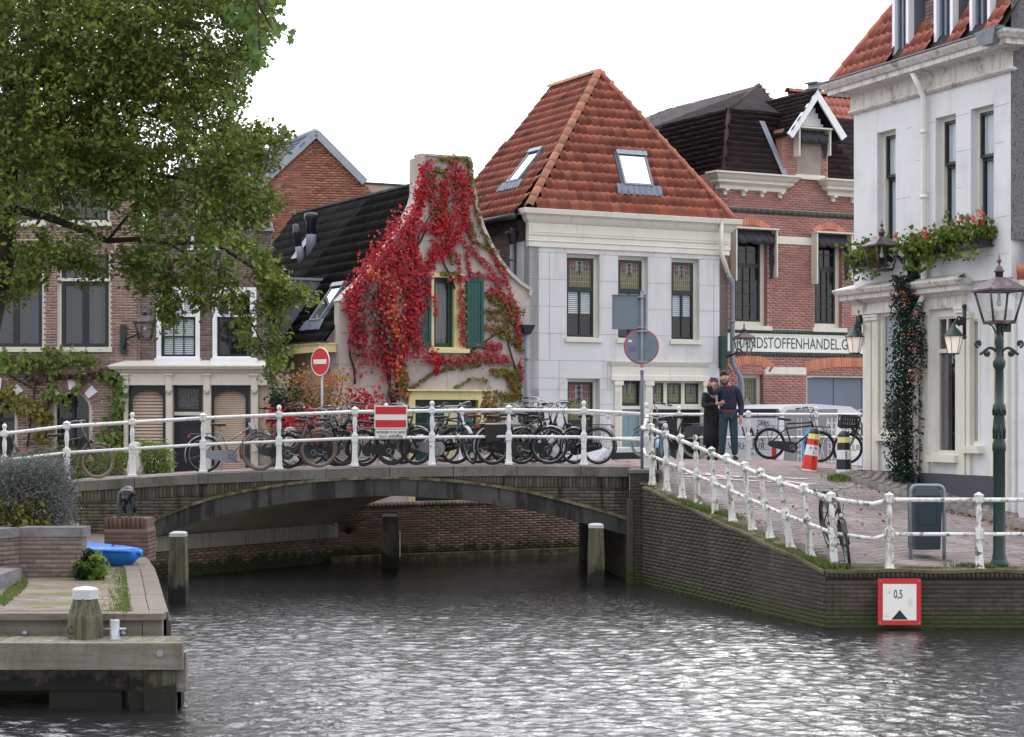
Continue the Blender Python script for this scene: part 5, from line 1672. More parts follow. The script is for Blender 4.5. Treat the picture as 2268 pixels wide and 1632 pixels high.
# house 1
wins=[LF.rect(-32,555,97,772),LF.rect(127,555,245,772)]
wz0,wz1=lz(770),lz(556)
wins=[(r[0],wz0,r[2],wz1)for r in wins]
ups=[(LF.px(-20,400)[0],lz(493),LF.px(98,400)[0],lz(345)),(LF.px(130,400)[0],lz(493),LF.px(243,400)[0],lz(345))]
def arch_poly(x,y,rx,zb,n=14):
 cx,cz=LF.px(x,y);r=rx/97.5
 return[(cx-r,zb),(cx+r,zb)]+[(cx+r*math.cos(t),cz+r*math.sin(t))for t in np.linspace(0,math.pi,n)],(cx,cz,r)
ar=[arch_poly(-5,905,44,1.0),arch_poly(160,907,44,1.0)]
xl_=la(276);zn_=lz(838)
out1=[(0,.8),(xl_,.8),(xl_,zn_),(x_split,zn_),(x_split,zt1),(0,zt1)]
ho1=[rectpts(*r)for r in wins+ups]+[ar[0][0],ar[1][0]]
MB().slab(LF,out1,ho1,-.3,0).build('front_wall',MT['mortar_pale'],h1)
bh=[]
for(poly,(cx,cz,r))in ar:
 R=r+.24
 bh.append([(cx-R,cz),(cx+R,cz)]+[(cx+R*math.cos(t),cz+R*math.sin(t))for t in np.linspace(0,math.pi,14)])
for r in wins:bh.append([(r[0]-.06,r[3]),(r[2]+.06,r[3]),(r[2]+.2,r[3]+.26),(r[0]-.2,r[3]+.26)])
bricks(h1,LF,[(.0,.8),(x_split-.04,.8),(x_split-.04,zt1),(0,zt1)],ho1+bh+[rectpts(xl_,.7,x_split+1,zn_)],MT['brick_plum'],L=.2,h=.047,j=.014,proud=.012,score=lambda sx,sy,c:(sy>560)&(sx>100))
for(poly,(cx,cz,r))in ar:
 arch_bricks(h1,LF,cx,cz,r+.0,r+.23,math.pi,0,34,MT['brick_plum'],.02)
 for t in(math.pi*.5,math.pi*.24,math.pi*.76):
  d=Vector((math.cos(t),math.sin(t)));e=Vector((-d.y,d.x))
  b=MB();v=[]
  for c in(0,.035):
   for q,w in((r,.07),(r+.25,.1)):
    for s_ in(-1,1):v.append(LF.P(cx+d.x*q+e.x*w*s_,cz+d.y*q+e.y*w*s_,c))
  b.add(v,[(4,5,7,6),(0,1,5,4),(2,6,7,3),(0,4,6,2),(1,3,7,5)]);b.build('keystone',MT['frame_white'],h1)
 b=MB()
 b.tube([LF.P(cx-r+.04,1.0,-.1)]+[LF.P(cx+(r-.04)*math.cos(t),cz+(r-.04)*math.sin(t),-.1)for t in np.linspace(math.pi,0,14)]+[LF.P(cx+r-.04,1.0,-.1)],.055,6)
 fw_=b.build('arch_window',MT['frame_cream'],h1)
 b=MB();b.box(LF,cx-.04,cx+.04,1,cz+r-.08,-.16,-.1);b.box(LF,cx-r,cx+r,cz-.3,cz-.2,-.16,-.1)
 b.box(LF,cx-r,cx+r,1.0,1.9,-.17,-.12);b.build('glazing_bar',MT['frame_black'],fw_)
 MB().add([LF.P(cx-r,1,-.2),LF.P(cx+r,1,-.2),LF.P(cx+r,cz+r,-.2),LF.P(cx-r,cz+r,-.2)],[(0,1,2,3)]).build('pane',MT['glass'],fw_)
 MB().add([LF.P(cx-r,1,-.29),LF.P(cx+r,1,-.29),LF.P(cx+r,cz+r,-.29),LF.P(cx-r,cz+r,-.29)],[(0,1,2,3)]).build('interior',MT['room_dark'],fw_)
for r in wins:
 T=[];n=22
 for i in range(n):
  t=i/(n-1)-.5;x=(r[0]+r[2])/2+t*(r[2]-r[0]+.1)
  u=(LF.u+LF.up*0).normalized();v=(LF.up+LF.u*t*.45).normalized()
  m4=np.eye(4);m4[:3,0]=np.array(u)*.05;m4[:3,1]=np.array(v)*.22;m4[:3,2]=np.array(LF.n)*.03;m4[:3,3]=np.array(LF.P(x-.025,r[3]+.03,-.01));T.append(m4)
 pieces(h1,'lintel_brick',CUBE_V,CUBE_F,T,MT['brick_plum'],60)
for i,r in enumerate(wins):
 window(LF,h1,r,recess=.13,fw=.065,fmat='frame_cream',smat='frame_black',sw=.085,fwb=.02,rows=[dict(h=.70,cols=2,mw=.14,blind=(0,1,'blind_dark'),curtain=[(.62,.86,'curtain')]if i else None,glass='glass_wavy'),dict(h=.30,cols=1,blind=(0,1,'blind_dark'),glass='glass_wavy')],sill=(.04,.1,.07))
 MB().box(LF,r[0],r[2],r[1]+(r[3]-r[1])*.70-.02,r[1]+(r[3]-r[1])*.70+.05,-.14,-.06).build('transom_rail',MT['frame_cream'],h1)
for r in ups:
 window(LF,h1,r,recess=.12,fw=.07,fmat='frame_cream',smat='frame_black',sw=.06,rows=[dict(h=.6,cols=2,glass='glass_wavy'),dict(h=.4,cols=2)],sill=(.05,.1,.07),back='room_mid')
b=MB();moulding(b,LF,0,x_split-.05,[(0,zt1-.2),(.08,zt1-.15),(.1,zt1-.02),(.25,zt1+.03),(.3,zt1+.14),(.1,zt1+.15)],False,True);b.build('cornice',MT['frame_cream'],h1)
f1a,f1b=LF.P(-.2,zt1+.12,.1),LF.P(x_split-.3,zt1+.12,.1)
b=MB();b.add([f1a,f1b,LF.P(x_split-2.2,zt1+1.1,-2.6),LF.P(-.2,zt1+1.1,-2.6)],[(0,1,2,3)]);b.add([f1b,LF.P(x_split-.3,zt1+.12,-6),LF.P(x_split-2.2,zt1+1.1,-2.6)],[(0,1,2)]);b.build('roof',MT['tile_rust'],h1)
MB().slab(Fr(LF.P(x_split,0,-.31),BK),rectpts(0,.8,7,zt1),[],-.2,0).build('side_wall',MT['brick_brown'],h1)
# house 2
a2,a3=x_split,x_end
zr=lz(512,590)
g2=[(a3,.8),(a3,zr),(la(572),zr),(la(560),lz(478)),(la(520),lz(400)),(la(505),lz(372)),(la(400),lz(372)),(la(378),lz(408)),(la(330),lz(480)),(la(326),zr),(a2,zr),(a2,lz(845)),(la(277),lz(845)),(la(277),.8)]
sw2=[(la(347),lz(794),la(443),lz(636)),(la(471),lz(794),la(568),lz(636))]
up2=[(la(422),lz(545),la(486),lz(462))]
zc2,zc1=lz(853),lz(1040)
sl=(la(283),.98,la(368),zc2);dd=(la(386),.98,la(447),zc2);sr=(la(467),.98,la(551),zc2)
sl=(max(sl[0],a2-.3),sl[1],sl[2],sl[3])
ho2=[rectpts(*r)for r in sw2+up2]+[rectpts(la(286),1.0,sl[2],zc2),rectpts(*dd),rectpts(*sr)]
zst=lz(796)
MB().slab(LF,g2,ho2,-.3,0).build('front_wall',MT['mortar_grey'],h2)
bricks(h2,LF,[(p[0],max(p[1],lz(822)))for p in g2],ho2+[rectpts(a2,lz(822),a3,zst),rectpts(a3-.22,zr-20,a3,lz(822))],MT['brick_brown'],L=.2,h=.047,j=.011,proud=.01,score=lambda sx,sy,c:sy>520)
for i in range(5):
 x0=a2+.03+i*(a3-a2)/5;MB().box(LF,x0,x0+(a3-a2)/5-.012,lz(821),zst-.01,0,.02).build('stone_band',MT['stone_pale'],h2)
for i,(z0,z1)in enumerate([(.9,lz(975)),(lz(973),lz(905)),(lz(903),lz(850)),(lz(848),lz(823))]):
 MB().box(LF,la(574),a3+.01,z0,z1-.01,0,.03).build('quoin_stone',MT['stone_pale'],h2)
for r in sw2:
 window(LF,h2,r,recess=-.03,fw=.1,fmat='frame_white',smat='frame_black',sw=.05,fwb=.05,fwt=.14,rows=[dict(h=.63,cols=3,bars=2,mw=.022,set=.06,mat='frame_black',blind=(.0,1,'blind_white')if r is sw2[0]else None),dict(h=.37,cols=3,bars=1,mw=.03,mat='frame_white',blind=(.0,1,'blind_white')if r is sw2[0]else None)],sill=(.03,.1,.14),back='room_dark')
 T=[];n=16
 for i in range(n):
  T.append(T4(LF,r[0]+(r[2]-r[0])*i/n,r[3]+.02,-.01,(r[2]-r[0])/n-.012,.2,.026))
 pieces(h2,'lintel_brick',CUBE_V,CUBE_F,T,MT['brick_brown'],60)
for r in up2:
 window(LF,h2,r,recess=.08,fw=.08,fmat='frame_white',smat='frame_black',rows=[dict(h=.5),dict(h=.5)],back='room_mid')
b=MB()
for p,q in zip(g2[2:9],g2[3:10]):
 v=[LF.P(p[0],p[1],.1),LF.P(q[0],q[1],.1),LF.P(q[0],q[1]+.12,.1),LF.P(p[0],p[1]+.12,.1)]
 v+=[k_-LF.n*.5 for k_ in v]
 b.add(v,[(0,1,2,3),(3,2,6,7),(7,6,5,4),(1,0,4,5)])
b.box(LF,la(572),a3+.05,zr,zr+.08,-.3,.1)
b.build('gable_trim',MT['zinc'],h2)
b=MB();b.box(LF,la(576),a3+.02,zr+.08,zr+.2,-.22,.12)
o=b.build('finial_base',MT['stone_pale'],h2)
b=MB();cxx=(la(578)+a3)/2
b.ball(LF.P(cxx,zr+.4,-.02),.17,10,7,(1,.7,1.25));b.ball(LF.P(cxx+.08,zr+.33,.06),.1,8,6);b.ball(LF.P(cxx-.07,zr+.5,.05),.09,8,6);b.ball(LF.P(cxx+.04,zr+.58,.0),.08,8,6)
b.build('carved_finial',MT['stone_pale'],o)
MB().slab(Fr(LF.P(a3,0,-.31),BK),rectpts(0,.8,7,zr),[],-.2,0).build('side_wall',MT['brick_brown'],h2)
cf=.16
b=MB();zc=lz(853)
moulding(b,LF,la(280),la(577),[(0.0,zc),(cf,zc),(cf,zc+.26),(cf+.05,zc+.29),(cf+.07,zc+.33),(cf+.16,zc+.36),(cf+.2,zc+.42),(cf+.2,zc+.44),(0.02,zc+.56)])
sf=b.build('shop_cornice',MT['paint_cream'],h2)
for x0,x1 in((276,285),(369,384),(452,469),(557,573)):
 b=MB();b.box(LF,la(x0),la(x1),.98,zc-.002,-.1,cf-.03);b.box(LF,la(x0)+.03,la(x1)-.03,1.2,zc-.35,cf-.03,cf-.015)
 b.build('pilaster',MT['frame_cream'],h2)
 b=MB();xm=(la(x0)+la(x1))/2
 v=[]
 b.box(LF,xm-.07,xm+.07,zc-.12,zc+.22,cf-.03,cf+.05);b.box(LF,xm-.1,xm+.1,zc+.22,zc+.26,cf,cf+.09);b.ball(LF.P(xm,zc-.14,cf-.01),.065,8,6)
 b.build('corbel',MT['frame_cream'],h2)
for r,seed in(((la(286),1.0,la(368),zc2),0),(sr,1)):
 a0,b0,a1,b1=r
 cx_=(a0+a1)/2;hw=(a1-a0)/2
 arc=[(a1-.07,b0+.1)]+[(cx_+(hw-.07)*math.cos(t),b1-.32+.2*math.sin(t))for t in np.linspace(0,math.pi,12)]+[(a0+.07,b0+.1)]
 w=MB().slab(LF,rectpts(a0,b0,a1,b1-.005),[arc],-.06,.02).build('shop_window',MT['frame_black'],h2)
 blind(LF,w,a0+.06,b0+.1,a1-.06,b1-.06,-.09,'blind_tan',n=34 if seed==0 else 60,w=.03 if seed==0 else.006)
 MB().add([LF.P(a0,b0,-.05),LF.P(a1,b0,-.05),LF.P(a1,b1-.01,-.05),LF.P(a0,b1-.01,-.05)],[(0,1,2,3)]).build('pane',MT['glass_lamp'],w)
 MB().add([LF.P(a0,b0,-.25),LF.P(a1,b0,-.25),LF.P(a1,b1-.01,-.25),LF.P(a0,b1-.01,-.25)],[(0,1,2,3)]).build('interior',MT['room_mid'],w)
a0,b0,a1,b1=dd
zf=lz(912)
w=window(LF,h2,(a0,zf,a1,b1-.005),recess=.06,fw=.04,fmat='frame_black',smat='frame_black',sw=.04,rows=[dict(h=1)],sill=None,name='fanlight')
b=MB();cx_=(a0+a1)/2
for k in range(9):
 t=math.pi*(k+.5)/9
 b.tube([LF.P(cx_,zf+.12,-.1),LF.P(cx_+.26*math.cos(t),zf+.14+.24*math.sin(t),-.1)],.006,4)
 b.tube([LF.P(cx_+.17*math.cos(t-.17),zf+.13+.15*math.sin(t-.17),-.1),LF.P(cx_+.23*math.cos(t),zf+.15+.26*math.sin(t),-.1),LF.P(cx_+.17*math.cos(t+.17),zf+.13+.15*math.sin(t+.17),-.1)],.006,4)
for k in range(7):b.tube([LF.P(a0+.08+k*.075,zf+.3,-.1),LF.P(a0+.08+k*.075,b1-.08,-.1)],.005,4)
b.tube([LF.P(a0+.08,zf+.08,-.1),LF.P(a1-.08,zf+.08,-.1)],.008,4)
b.build('lead_cames',MT['lead_came'],w)
MB().box(LF,a0,a1,zf-.08,zf,-.1,.0).build('transom_rail',MT['frame_cream'],h2)
d=MB().box(LF,a0,a1,.98,zf-.08,-.16,-.08).build('door',MT['door_dark'],h2)
b=MB()
for z0,z1 in((1.15,1.75),(1.9,zf-.25)):
 frame_rect(b,LF,a0+.1,z0,a1-.1,z1,.035,-.085,-.06)
b.build('door_panel',MT['door_dark'],d)
MB().cyl(LF.P(a1-.06,1.95,-.08),LF.P(a1-.06,1.95,.0),.02).build('handle',MT['chrome'],d)
b=MB();b.box(LF,x_split-.035,x_split-.005,lz(820),zt1,0,.04);b.build('downpipe',MT['brick_plum'],h1)
# WHITE HOUSE
WO=Vector((6.46,36.6,0));WU=Vector((8.25-6.46,32.0-36.6,0));WL=WU.length;WU.normalize()
WHF=Fr(WO,WU)
wh=thing('white_house','tall white plastered house with orange tiled mansard, dormers and cream shop doors','house',(WO.x,WO.y,1.8))
def wp(x,y,c=0):return WHF.px(x,y,c)
def gz(a):q=WHF.P(a,0);return G(q.x,q.y)+.1
zW=(wp(1891,258)[1]+wp(2240,152)[1])/2
o1=(wp(1943,400)[0],wp(1960,548)[1],wp(1984,400)[0],wp(1960,290)[1])
o2=(wp(2072,400)[0],0,wp(2117,400)[0],0);o3=(wp(2150,400)[0],0,wp(2201,400)[0],0)
o2=(o2[0],o1[1],o2[2],o1[3]);o3=(o3[0],o1[1],o3[2],o1[3])
zfl=wp(1891,640)[1]
s1=(wp(1946,800)[0],wp(1965,962)[1],wp(1990,800)[0],wp(1965,690)[1])
s2=(wp(2066,800)[0],wp(2090,1008)[1],wp(2114,800)[0],wp(2090,695)[1])
s3=(wp(2142,800)[0],wp(2160,988)[1],wp(2165,800)[0],wp(2160,700)[1])
s4=(wp(2200,800)[0],1.45,wp(2222,800)[0],wp(2210,700)[1])
hW=[rectpts(*r)for r in(o1,o2,o3)]
zmid=zfl-.1
MB().slab(WHF,[(0,zmid),(WL,zmid),(WL,zW),(0,zW)],hW,-.35,0).build('front_wall',MT['render_white'],wh)
low0=.22
MB().slab(WHF,[(low0,1.2),(WL,1.2),(WL,zmid),(low0,zmid)],[rectpts(*r)for r in(s1,s2,s3)],-.4,-.06).build('lower_wall',MT['render_white'],wh)
WN=Fr(WHF.P(0,0,-6),(-WHF.n))
WN=Fr(WHF.P(0,0,-7),WHF.n)
MB().slab(WN,rectpts(0,zmid,7-.36,zW),[],-.3,0).build('side_wall',MT['render_white'],wh)
MB().slab(Fr(WHF.P(low0,0,-7),WHF.n),rectpts(0,1.0,7-.42,zmid),[],-.3,0).build('side_wall',MT['render_white'],wh)
b=MB()
rs2=np.random.RandomState(5)
for z in np.arange(zmid+.4,zW-.2,.62):
 for s0,s1_ in subtract([(.05,WL-.05)],sum([row_spans(h,z)for h in hW],[])):
  x=s0
  while x<s1_-.15:
   w_=.12+.45*rs2.rand()
   if rs2.rand()<.55:b.box(WHF,x,min(x+w_,s1_-.02),z-.004,z+.004,-.003,.002)
   x+=w_+.1+.3*rs2.rand()
b.build('plaster_joints',MT['joint_grey'],wh)
for r in(o1,o2,o3):
 window(WHF,wh,r,recess=.13,fw=.07,fmat='paint_cream',smat='frame_black',sw=.05,fwb=.04,fwt=.07,rows=[dict(h=.62,set=.05,curtain=[(0,1,'blind_white')],glass='glass_wavy'),dict(h=.38,set=.0,curtain=[(0,1,'blind_white')],glass='glass_wavy')],sill=(.03,.09,.05),back='room_mid')
b=MB()
moulding(b,WHF,0,WL-.02,[(0,zW-.02),(.06,zW),(.09,zW+.03),(.07,zW+.06),(.05,zW+.08),(.05,zW+.32),(.1,zW+.36),(.36,zW+.38),(.36,zW+.47),(.4,zW+.48),(.46,zW+.56),(.47,zW+.6),(.3,zW+.61)])
b.build('cornice',MT['paint_worn'],wh)
ZE=zW+.61
b=MB();moulding(b,WHF,-.0,WL-.1,[(.36,ZE-.01),(.5,ZE),(.5,ZE+.02),(.3,ZE+.03)]);b.build('gutter_lip',MT['pipe_grey'],wh)
r0_,r1_=WHF.P(-.3,ZE,.3),WHF.P(WL+.1,ZE,.3)
SLP=1.55
hh=4.2
t0_,t1_=WHF.P(-.3+hh/SLP*.9,ZE+hh,.3-hh/SLP),WHF.P(WL+.1,ZE+hh,.3-hh/SLP)
s0_=WHF.P(-.3,ZE,-7)
b=MB();b.add([Vector(p)-Vector((0,0,.05))for p in(r0_,r1_,t1_,t0_)],[(0,1,2,3)]);b.add([s0_,r0_,t0_,WHF.P(-.3+hh/SLP*.9,ZE+hh,-6)],[(0,1,2,3)])
b.build('roof_deck',MT['roof_under'],wh)
fW=slope_frame(r0_,r1_,t0_)
def dorm_hole(a0,a1):
 return rectpts(a0+.3,-.1,a1+.3,9)
dC=.12
dorms=[]
for x0,x1,yb in((1976,2012,155),(2068,2110,122),(2147,2193,96)):
 a0,a1=wp(x0,60,dC)[0],wp(x1,60,dC)[0]
 zb=wp((x0+x1)/2,yb,dC)[1]
 dorms.append((a0,a1,zb))
zb_m=ZE+.06
roof_tiles(wh,fW,[loc2(fW,r0_),loc2(fW,r1_),loc2(fW,t1_),loc2(fW,t0_)],.21,.3,MT['tile_bright'],holes=[dorm_hole(d[0]+.02,d[1]-.02)for d in dorms],limit=260)
ridge_caps(wh,r0_+Vector((0,0,.03)),t0_,.2,.36,MT['tile_bright'],up=(-.7,-.3,.6))
for a0,a1,zb in dorms:
 zt_=zb_m+2.75
 b=MB();frame_rect(b,WHF,a0,zb_m,a1,zt_,.085,dC-.12,dC)
 d=b.build('dormer',MT['frame_white'],wh)
 b=MB();frame_rect(b,WHF,a0+.1,zb_m+.1,a1-.1,zt_-.1,.05,dC-.16,dC-.06);b.box(WHF,(a0+a1)/2-.03,(a0+a1)/2+.03,zb_m+.15,zt_-.1,dC-.15,dC-.05)
 b.build('sash',MT['panel_bluegrey'],d)
 MB().box(WHF,a0+.1,a1-.1,zb_m+.1,zt_-.1,dC-.13,dC-.125).build('pane',MT['glass'],d)
 curtain(WHF,d,a0+.1,zb_m+.1,a1-.1,zt_-.1,dC-.22,'curtain')
 dep=(zt_-ZE)/SLP
 for aa in(a0+.004,a1-.004):
  b=MB();b.add([WHF.P(aa,zb_m,dC-.12),WHF.P(aa,zt_,dC-.12),WHF.P(aa,zt_,dC-dep-.2),WHF.P(aa-.03,zb_m,dC-.12),WHF.P(aa-.03,zt_,dC-.12),WHF.P(aa-.03,zt_,dC-dep-.2)],[(0,1,2),(5,4,3),(0,3,4,1),(2,1,4,5)])
  b.build('cheek',MT['panel_bluegrey'],d)
 MB().box(WHF,a0-.06,a1+.06,zt_,zt_+.08,dC-dep-.3,dC+.06).build('dormer_roof',MT['frame_white'],d)
ca0,ca1=wp(2037,60,0)[0],wp(2067,60,0)[0]
CH=Fr(WHF.P(ca0,0,-.12),WHF.u)
ch=MB().box(CH,0,ca1-ca0,ZE-.1,ZE+4.5,-.5,-.012).build('chimney',MT['mortar_grey'],wh)
bricks(ch,CH,rectpts(0,ZE+.3,ca1-ca0,ZE+3.0),[],MT['brick_brown'],L=.2,h=.055,proud=.004,limit=100)
CH2=Fr(WHF.P(ca1,0,-.12),-WHF.n)
bricks(ch,CH2,rectpts(0,ZE+.3,.5,ZE+3.0),[],MT['brick_brown'],L=.2,h=.055,proud=.004,limit=60)
b=MB();b.add([CH.P(-.12,ZE+.05,.06),CH.P(ca1-ca0+.1,ZE+.05,.06),CH.P(ca1-ca0+.03,ZE+.75,.04),CH.P(-.02,ZE+.6,.04)],[(0,1,2,3)]);b.build('lead_flashing',MT['lead'],ch)
b=MB();b.hexa([WHF.P(WL-.16,ZE-.2,.38),WHF.P(WL+.16,ZE-.2,.38),WHF.P(WL+.16,ZE-.2,.49),WHF.P(WL-.16,ZE-.2,.49),WHF.P(WL-.3,ZE+.04,.34),WHF.P(WL+.3,ZE+.07,.34),WHF.P(WL+.3,ZE+.07,.53),WHF.P(WL-.3,ZE+.03,.53)])
b.build('lead_gutter_end',MT['lead'],wh)
dx=wp(2054,300)[0]
downpipe(wh,[WHF.P(dx,zW+.36,.3),WHF.P(dx+.02,zW+.1,.16),WHF.P(dx+.03,zW-.1,.09),WHF.P(dx+.03,zfl-.25,.09),WHF.P(dx-.22,zfl-.55,.12),WHF.P(dx-.22,1.9,.09)],.055,'paint_white')
downpipe(wh,[WHF.P(dx-.22,1.95,.09),WHF.P(dx-.22,1.75,.1),WHF.P(dx-.34,1.5,.16)],.06,'gutter_black',clips=False)
def shop_cornice(a0,a1,z,w0=True,w1_=True):
 b=MB()
 moulding(b,WHF,a0,a1,[(-.06,z-.5),(.03,z-.48),(.03,z-.3),(.06,z-.27),(.2,z-.2),(.2,z-.12),(.26,z-.1),(.3,z-.03),(.3,z)],w0,w1_)
 b.add([WHF.P(a0-.3,z,.3),WHF.P(a1+.3,z,.3),WHF.P(a1+.05,z+.1,0),WHF.P(a0,z+.1,0)],[(0,1,2,3)])
 n=int((a1-a0)/.035)
 for i in range(n):b.box(WHF,a0+i*.035,a0+i*.035+.02,z-.26,z-.22,.05,.1)
 return b.build('shop_cornice',MT['paint_worn'],wh)
zs=zfl-.02
cA1=wp(2030,640)[0]-.28
shop_cornice(0.0,cA1,zs)
cB0,cB1=wp(2035,640)[0]+.0,wp(2150,640)[0]-.25
shop_cornice(cB0+.12,cB1,zs-.02)
def pilaster(a,w,z0,z1,proud=.0,m='paint_cream'):
 b=MB();b.box(WHF,a,a+w,z0,z1,-.2,proud);b.box(WHF,a-.02,a+w+.02,z1-.1,z1-.04,-.2,proud+.035);b.box(WHF,a-.03,a+w+.03,z1-.04,z1-.0,-.2,proud+.05)
 return b.build('pilaster',MT[m],wh)
zp=zs-.5
for x0,x1 in((1917,1928),(1931,1944),(2038,2056),(2118,2136)):
 a0,a1=wp(x0,850)[0],wp(x1,850)[0]
 pilaster(max(a0,low0),a1-a0,1.95 if x0<2000 else 1.7,zp)
for r,rows in((s1,[dict(h=.26,mat='frame_cream'),dict(h=.74,curtain=[(0,1,'blind_white')],mat='frame_cream')]),(s2,[dict(h=.75,cols=1,mat='frame_cream',curtain=[(.0,.35,'curtain')]),dict(h=.25,cols=2,mw=.04,mat='frame_cream')]),(s3,[dict(h=1,mat='frame_cream',curtain=[(0,1,'blind_white')])])):
 window(WHF,wh,r,recess=.05,fw=.05,fmat='paint_cream',smat='frame_cream',sw=.035,rows=rows,sill=(.1,.12,.08),back='room_mid',glass='glass_wavy')
text(wh,'RI',WHF,(s2[0]+s2[2])/2+.1,wp(2100,792)[1],-.19,.34,MT['ink_white'])
pilaster(wp(2140,850)[0],.1,1.5,zp-.1)
pilaster(wp(2192,850)[0],.12,1.45,zp-.1)
d=MB().box(WHF,wp(2200,850)[0],wp(2222,850)[0],1.4,zp-.3,-.1,-.05).build('door',MT['door_dark'],wh)
MB().box(WHF,wp(2202,850)[0],wp(2220,850)[0],2.6,zp-.5,-.05,-.04).build('pane',MT['glass_wavy'],d)
pilaster(wp(2223,850)[0],.1,1.4,zp-.1)
b=MB()
n=12
for i in range(n):
 a0=low0-.03+(WL+.1-low0)*i/n;a1=low0-.03+(WL+.1-low0)*(i+1)/n
 if wp(2188,1000)[0]<a0:continue
 b.hexa([WHF.P(a0,gz(a0)-.4,-.2),WHF.P(a1,gz(a1)-.4,-.2),WHF.P(a1,gz(a1)-.4,.04),WHF.P(a0,gz(a0)-.4,.04),WHF.P(a0,1.98,-.2),WHF.P(a1,1.98,-.2),WHF.P(a1,1.98,.04),WHF.P(a0,1.98,.04)])
b.build('plinth',MT['plinth_grey'],wh)
# neighbour at the right edge
nb=thing('dashed_wall_house','dark grey pebble dashed house side rising at the right picture edge','house',(8.4,31.7,1.4))
NF=Fr((8.24,31.98,0),(1,-.12,0))
MB().box(NF,0.0,5,5.9,14,-3,0).build('upper_wall',MT['gravel_dash'],nb)
NF2=Fr((8.02,31.6,0),(1,-.2,0))
b=MB();b.box(NF2,.25,5,1.0,5.1,-.5,0);b.build('lower_wall',MT['render_white'],nb)
b=MB();b.box(NF2,.2,5,5.1,5.2,-.1,.14);b.build('eave_gutter',MT['paint_worn'],nb)
q0,q1,q2=NF2.P(.2,5.18,.1),NF2.P(5,5.18,.1),NF2.P(.5,5.95,-.5)
fN=slope_frame(q0,q1,q2)
roof_tiles(nb,fN,[(0,0),(4.5,0),(4.5,.95),(.35,.95)],.2,.3,MT['tile_rust'],limit=40)
b=MB()
for k in range(12):b.box(NF2,.42,.6,3.36+k*.035,3.38+k*.035,0,.012)
b.build('vent_grille',MT['frame_white'],nb)
b=MB();b.box(NF2,.25,5,.9,1.75,0,.02);b.build('plinth',MT['render_grey'],nb)
# lamps on walls
def wall_lantern(name,label,basept,dirv,arm,c,sz,h,boxsz=(.12,.62,.1),group=None,rot=.3,arm_pts=None):
 t=thing(name,label,'wall lamp',tuple(basept),group)
 bp=Vector(basept)
 f=Fr(bp,dirv)
 MB().box(f,-boxsz[0]/2,boxsz[0]/2,-boxsz[1]/2,boxsz[1]/2,0,boxsz[2]).build('wall_bracket',MT['lamp_green'],t)
 b=MB();b.tube(arm_pts,.022,6);b.build('arm',MT['iron_black'],t)
 lantern(t,c,sz,h,rot=rot)
 return t
q=GF.P(GW-.06,3.95,.02);c=at(1648,782,q.y-.75)
wall_lantern('wall_lantern','copper wall lantern on a green bracket at the right corner of the grey house',GF.P(GW-.2,GF.px(1611,780)[1],0),GF.u,None,c,.2,.36,(.16,.8,.14),arm_pts=[GF.P(GW-.14,c.z-.1,.1),GF.P(GW+.05,c.z+.02,.3),c+Vector((-.14,.1,.12)),c+Vector((0,0,0))])
c=at(321,750,43.1);a=la(275)
wall_lantern('wall_lantern','copper wall lantern on a green bracket between the two left houses',LF.P(a,lz(752),0.02),LF.u,None,c,.21,.36,(.13,.66,.12),arm_pts=[LF.P(a,lz(775),.1),LF.P(a+.12,lz(752),.4),c+Vector((-.12,.05,.12)),c])
MB()
c=at(1953,597,34.9);a=wp(2030,600)[0]
q=WHF.P(a,wp(2030,620)[1],0.0)
wall_lantern('wall_lantern','large copper lantern on a curved arm beside the flower boxes of the white house',q,WHF.u,None,c,.23,.42,(.16,1.1,.14),arm_pts=[WHF.P(a,wp(2030,610)[1],.12),WHF.P(a,wp(2030,570)[1],.35),at(2000,585,35.0),at(1988,566,34.95),c+Vector((.2,0,.35))])
def shop_lamp(label,ctr,wallp):
 c=Vector(ctr);t=thing('shop_lamp',label,'lamp',tuple(wallp),'black scroll lamps with glowing shades on the white house')
 b=MB();W_=Vector(wallp)
 d=(W_-c);d.z=0
 top=c+Vector((0,0,.42))
 pts=[top,top+Vector((0,0,.1))+d*.12,top+Vector((0,0,.16))+d*.3,top+Vector((0,0,.06))+d*.55,top+Vector((0,0,.12))+d*.8,top+Vector((0,0,.14))+d]
 b.tube(pts,[.018,.026,.03,.026,.026,.03],7)
 for k,s_ in((.5,.07),(.78,.06)):
  q=top+d*k+Vector((0,0,.13));b.torus(q,Vector((-d.y,d.x,0)),s_,.018,10,5)
 q=top+d+Vector((0,0,.12));b.tube([q-Vector((0,0,.24)),q+Vector((0,0,.24))],[.03,.035],6);b.ball(q+Vector((0,0,.26)),.045);b.ball(q-Vector((0,0,.26)),.04)
 b.build('scroll_arm',MT['iron_black'],t)
 b=MB();b.lathe([(.19,.28),(.17,.3),(.09,.4),(.04,.44),(.03,.5),(0,.52)],c,n=8);b.build('lamp_hood',MT['lamp_green'],t)
 b=MB();b.lathe([(.09,0),(.155,.285)],c,n=6,smooth=False);b.build('lamp_shade',MT['lamp_glow'],t)
 b=MB();b.lathe([(.1,-.02),(.1,0)],c,n=8)
 for k in range(6):
  t_=k*math.pi/3;b.tube([c+Vector((.095*math.cos(t_),.095*math.sin(t_),0)),c+Vector((.16*math.cos(t_),.16*math.sin(t_),.28))],.006,4)
 b.build('shade_ribs',MT['iron_black'],t)
shop_lamp('glowing scroll lamp in front of the white sign band, left one of the white house',at(1893,781,35.4),WHF.P(low0,wp(1918,735)[1],0))
shop_lamp('glowing scroll lamp between door and street lantern on the white house',at(2112,782,32.7),at(2136,740,32.9))
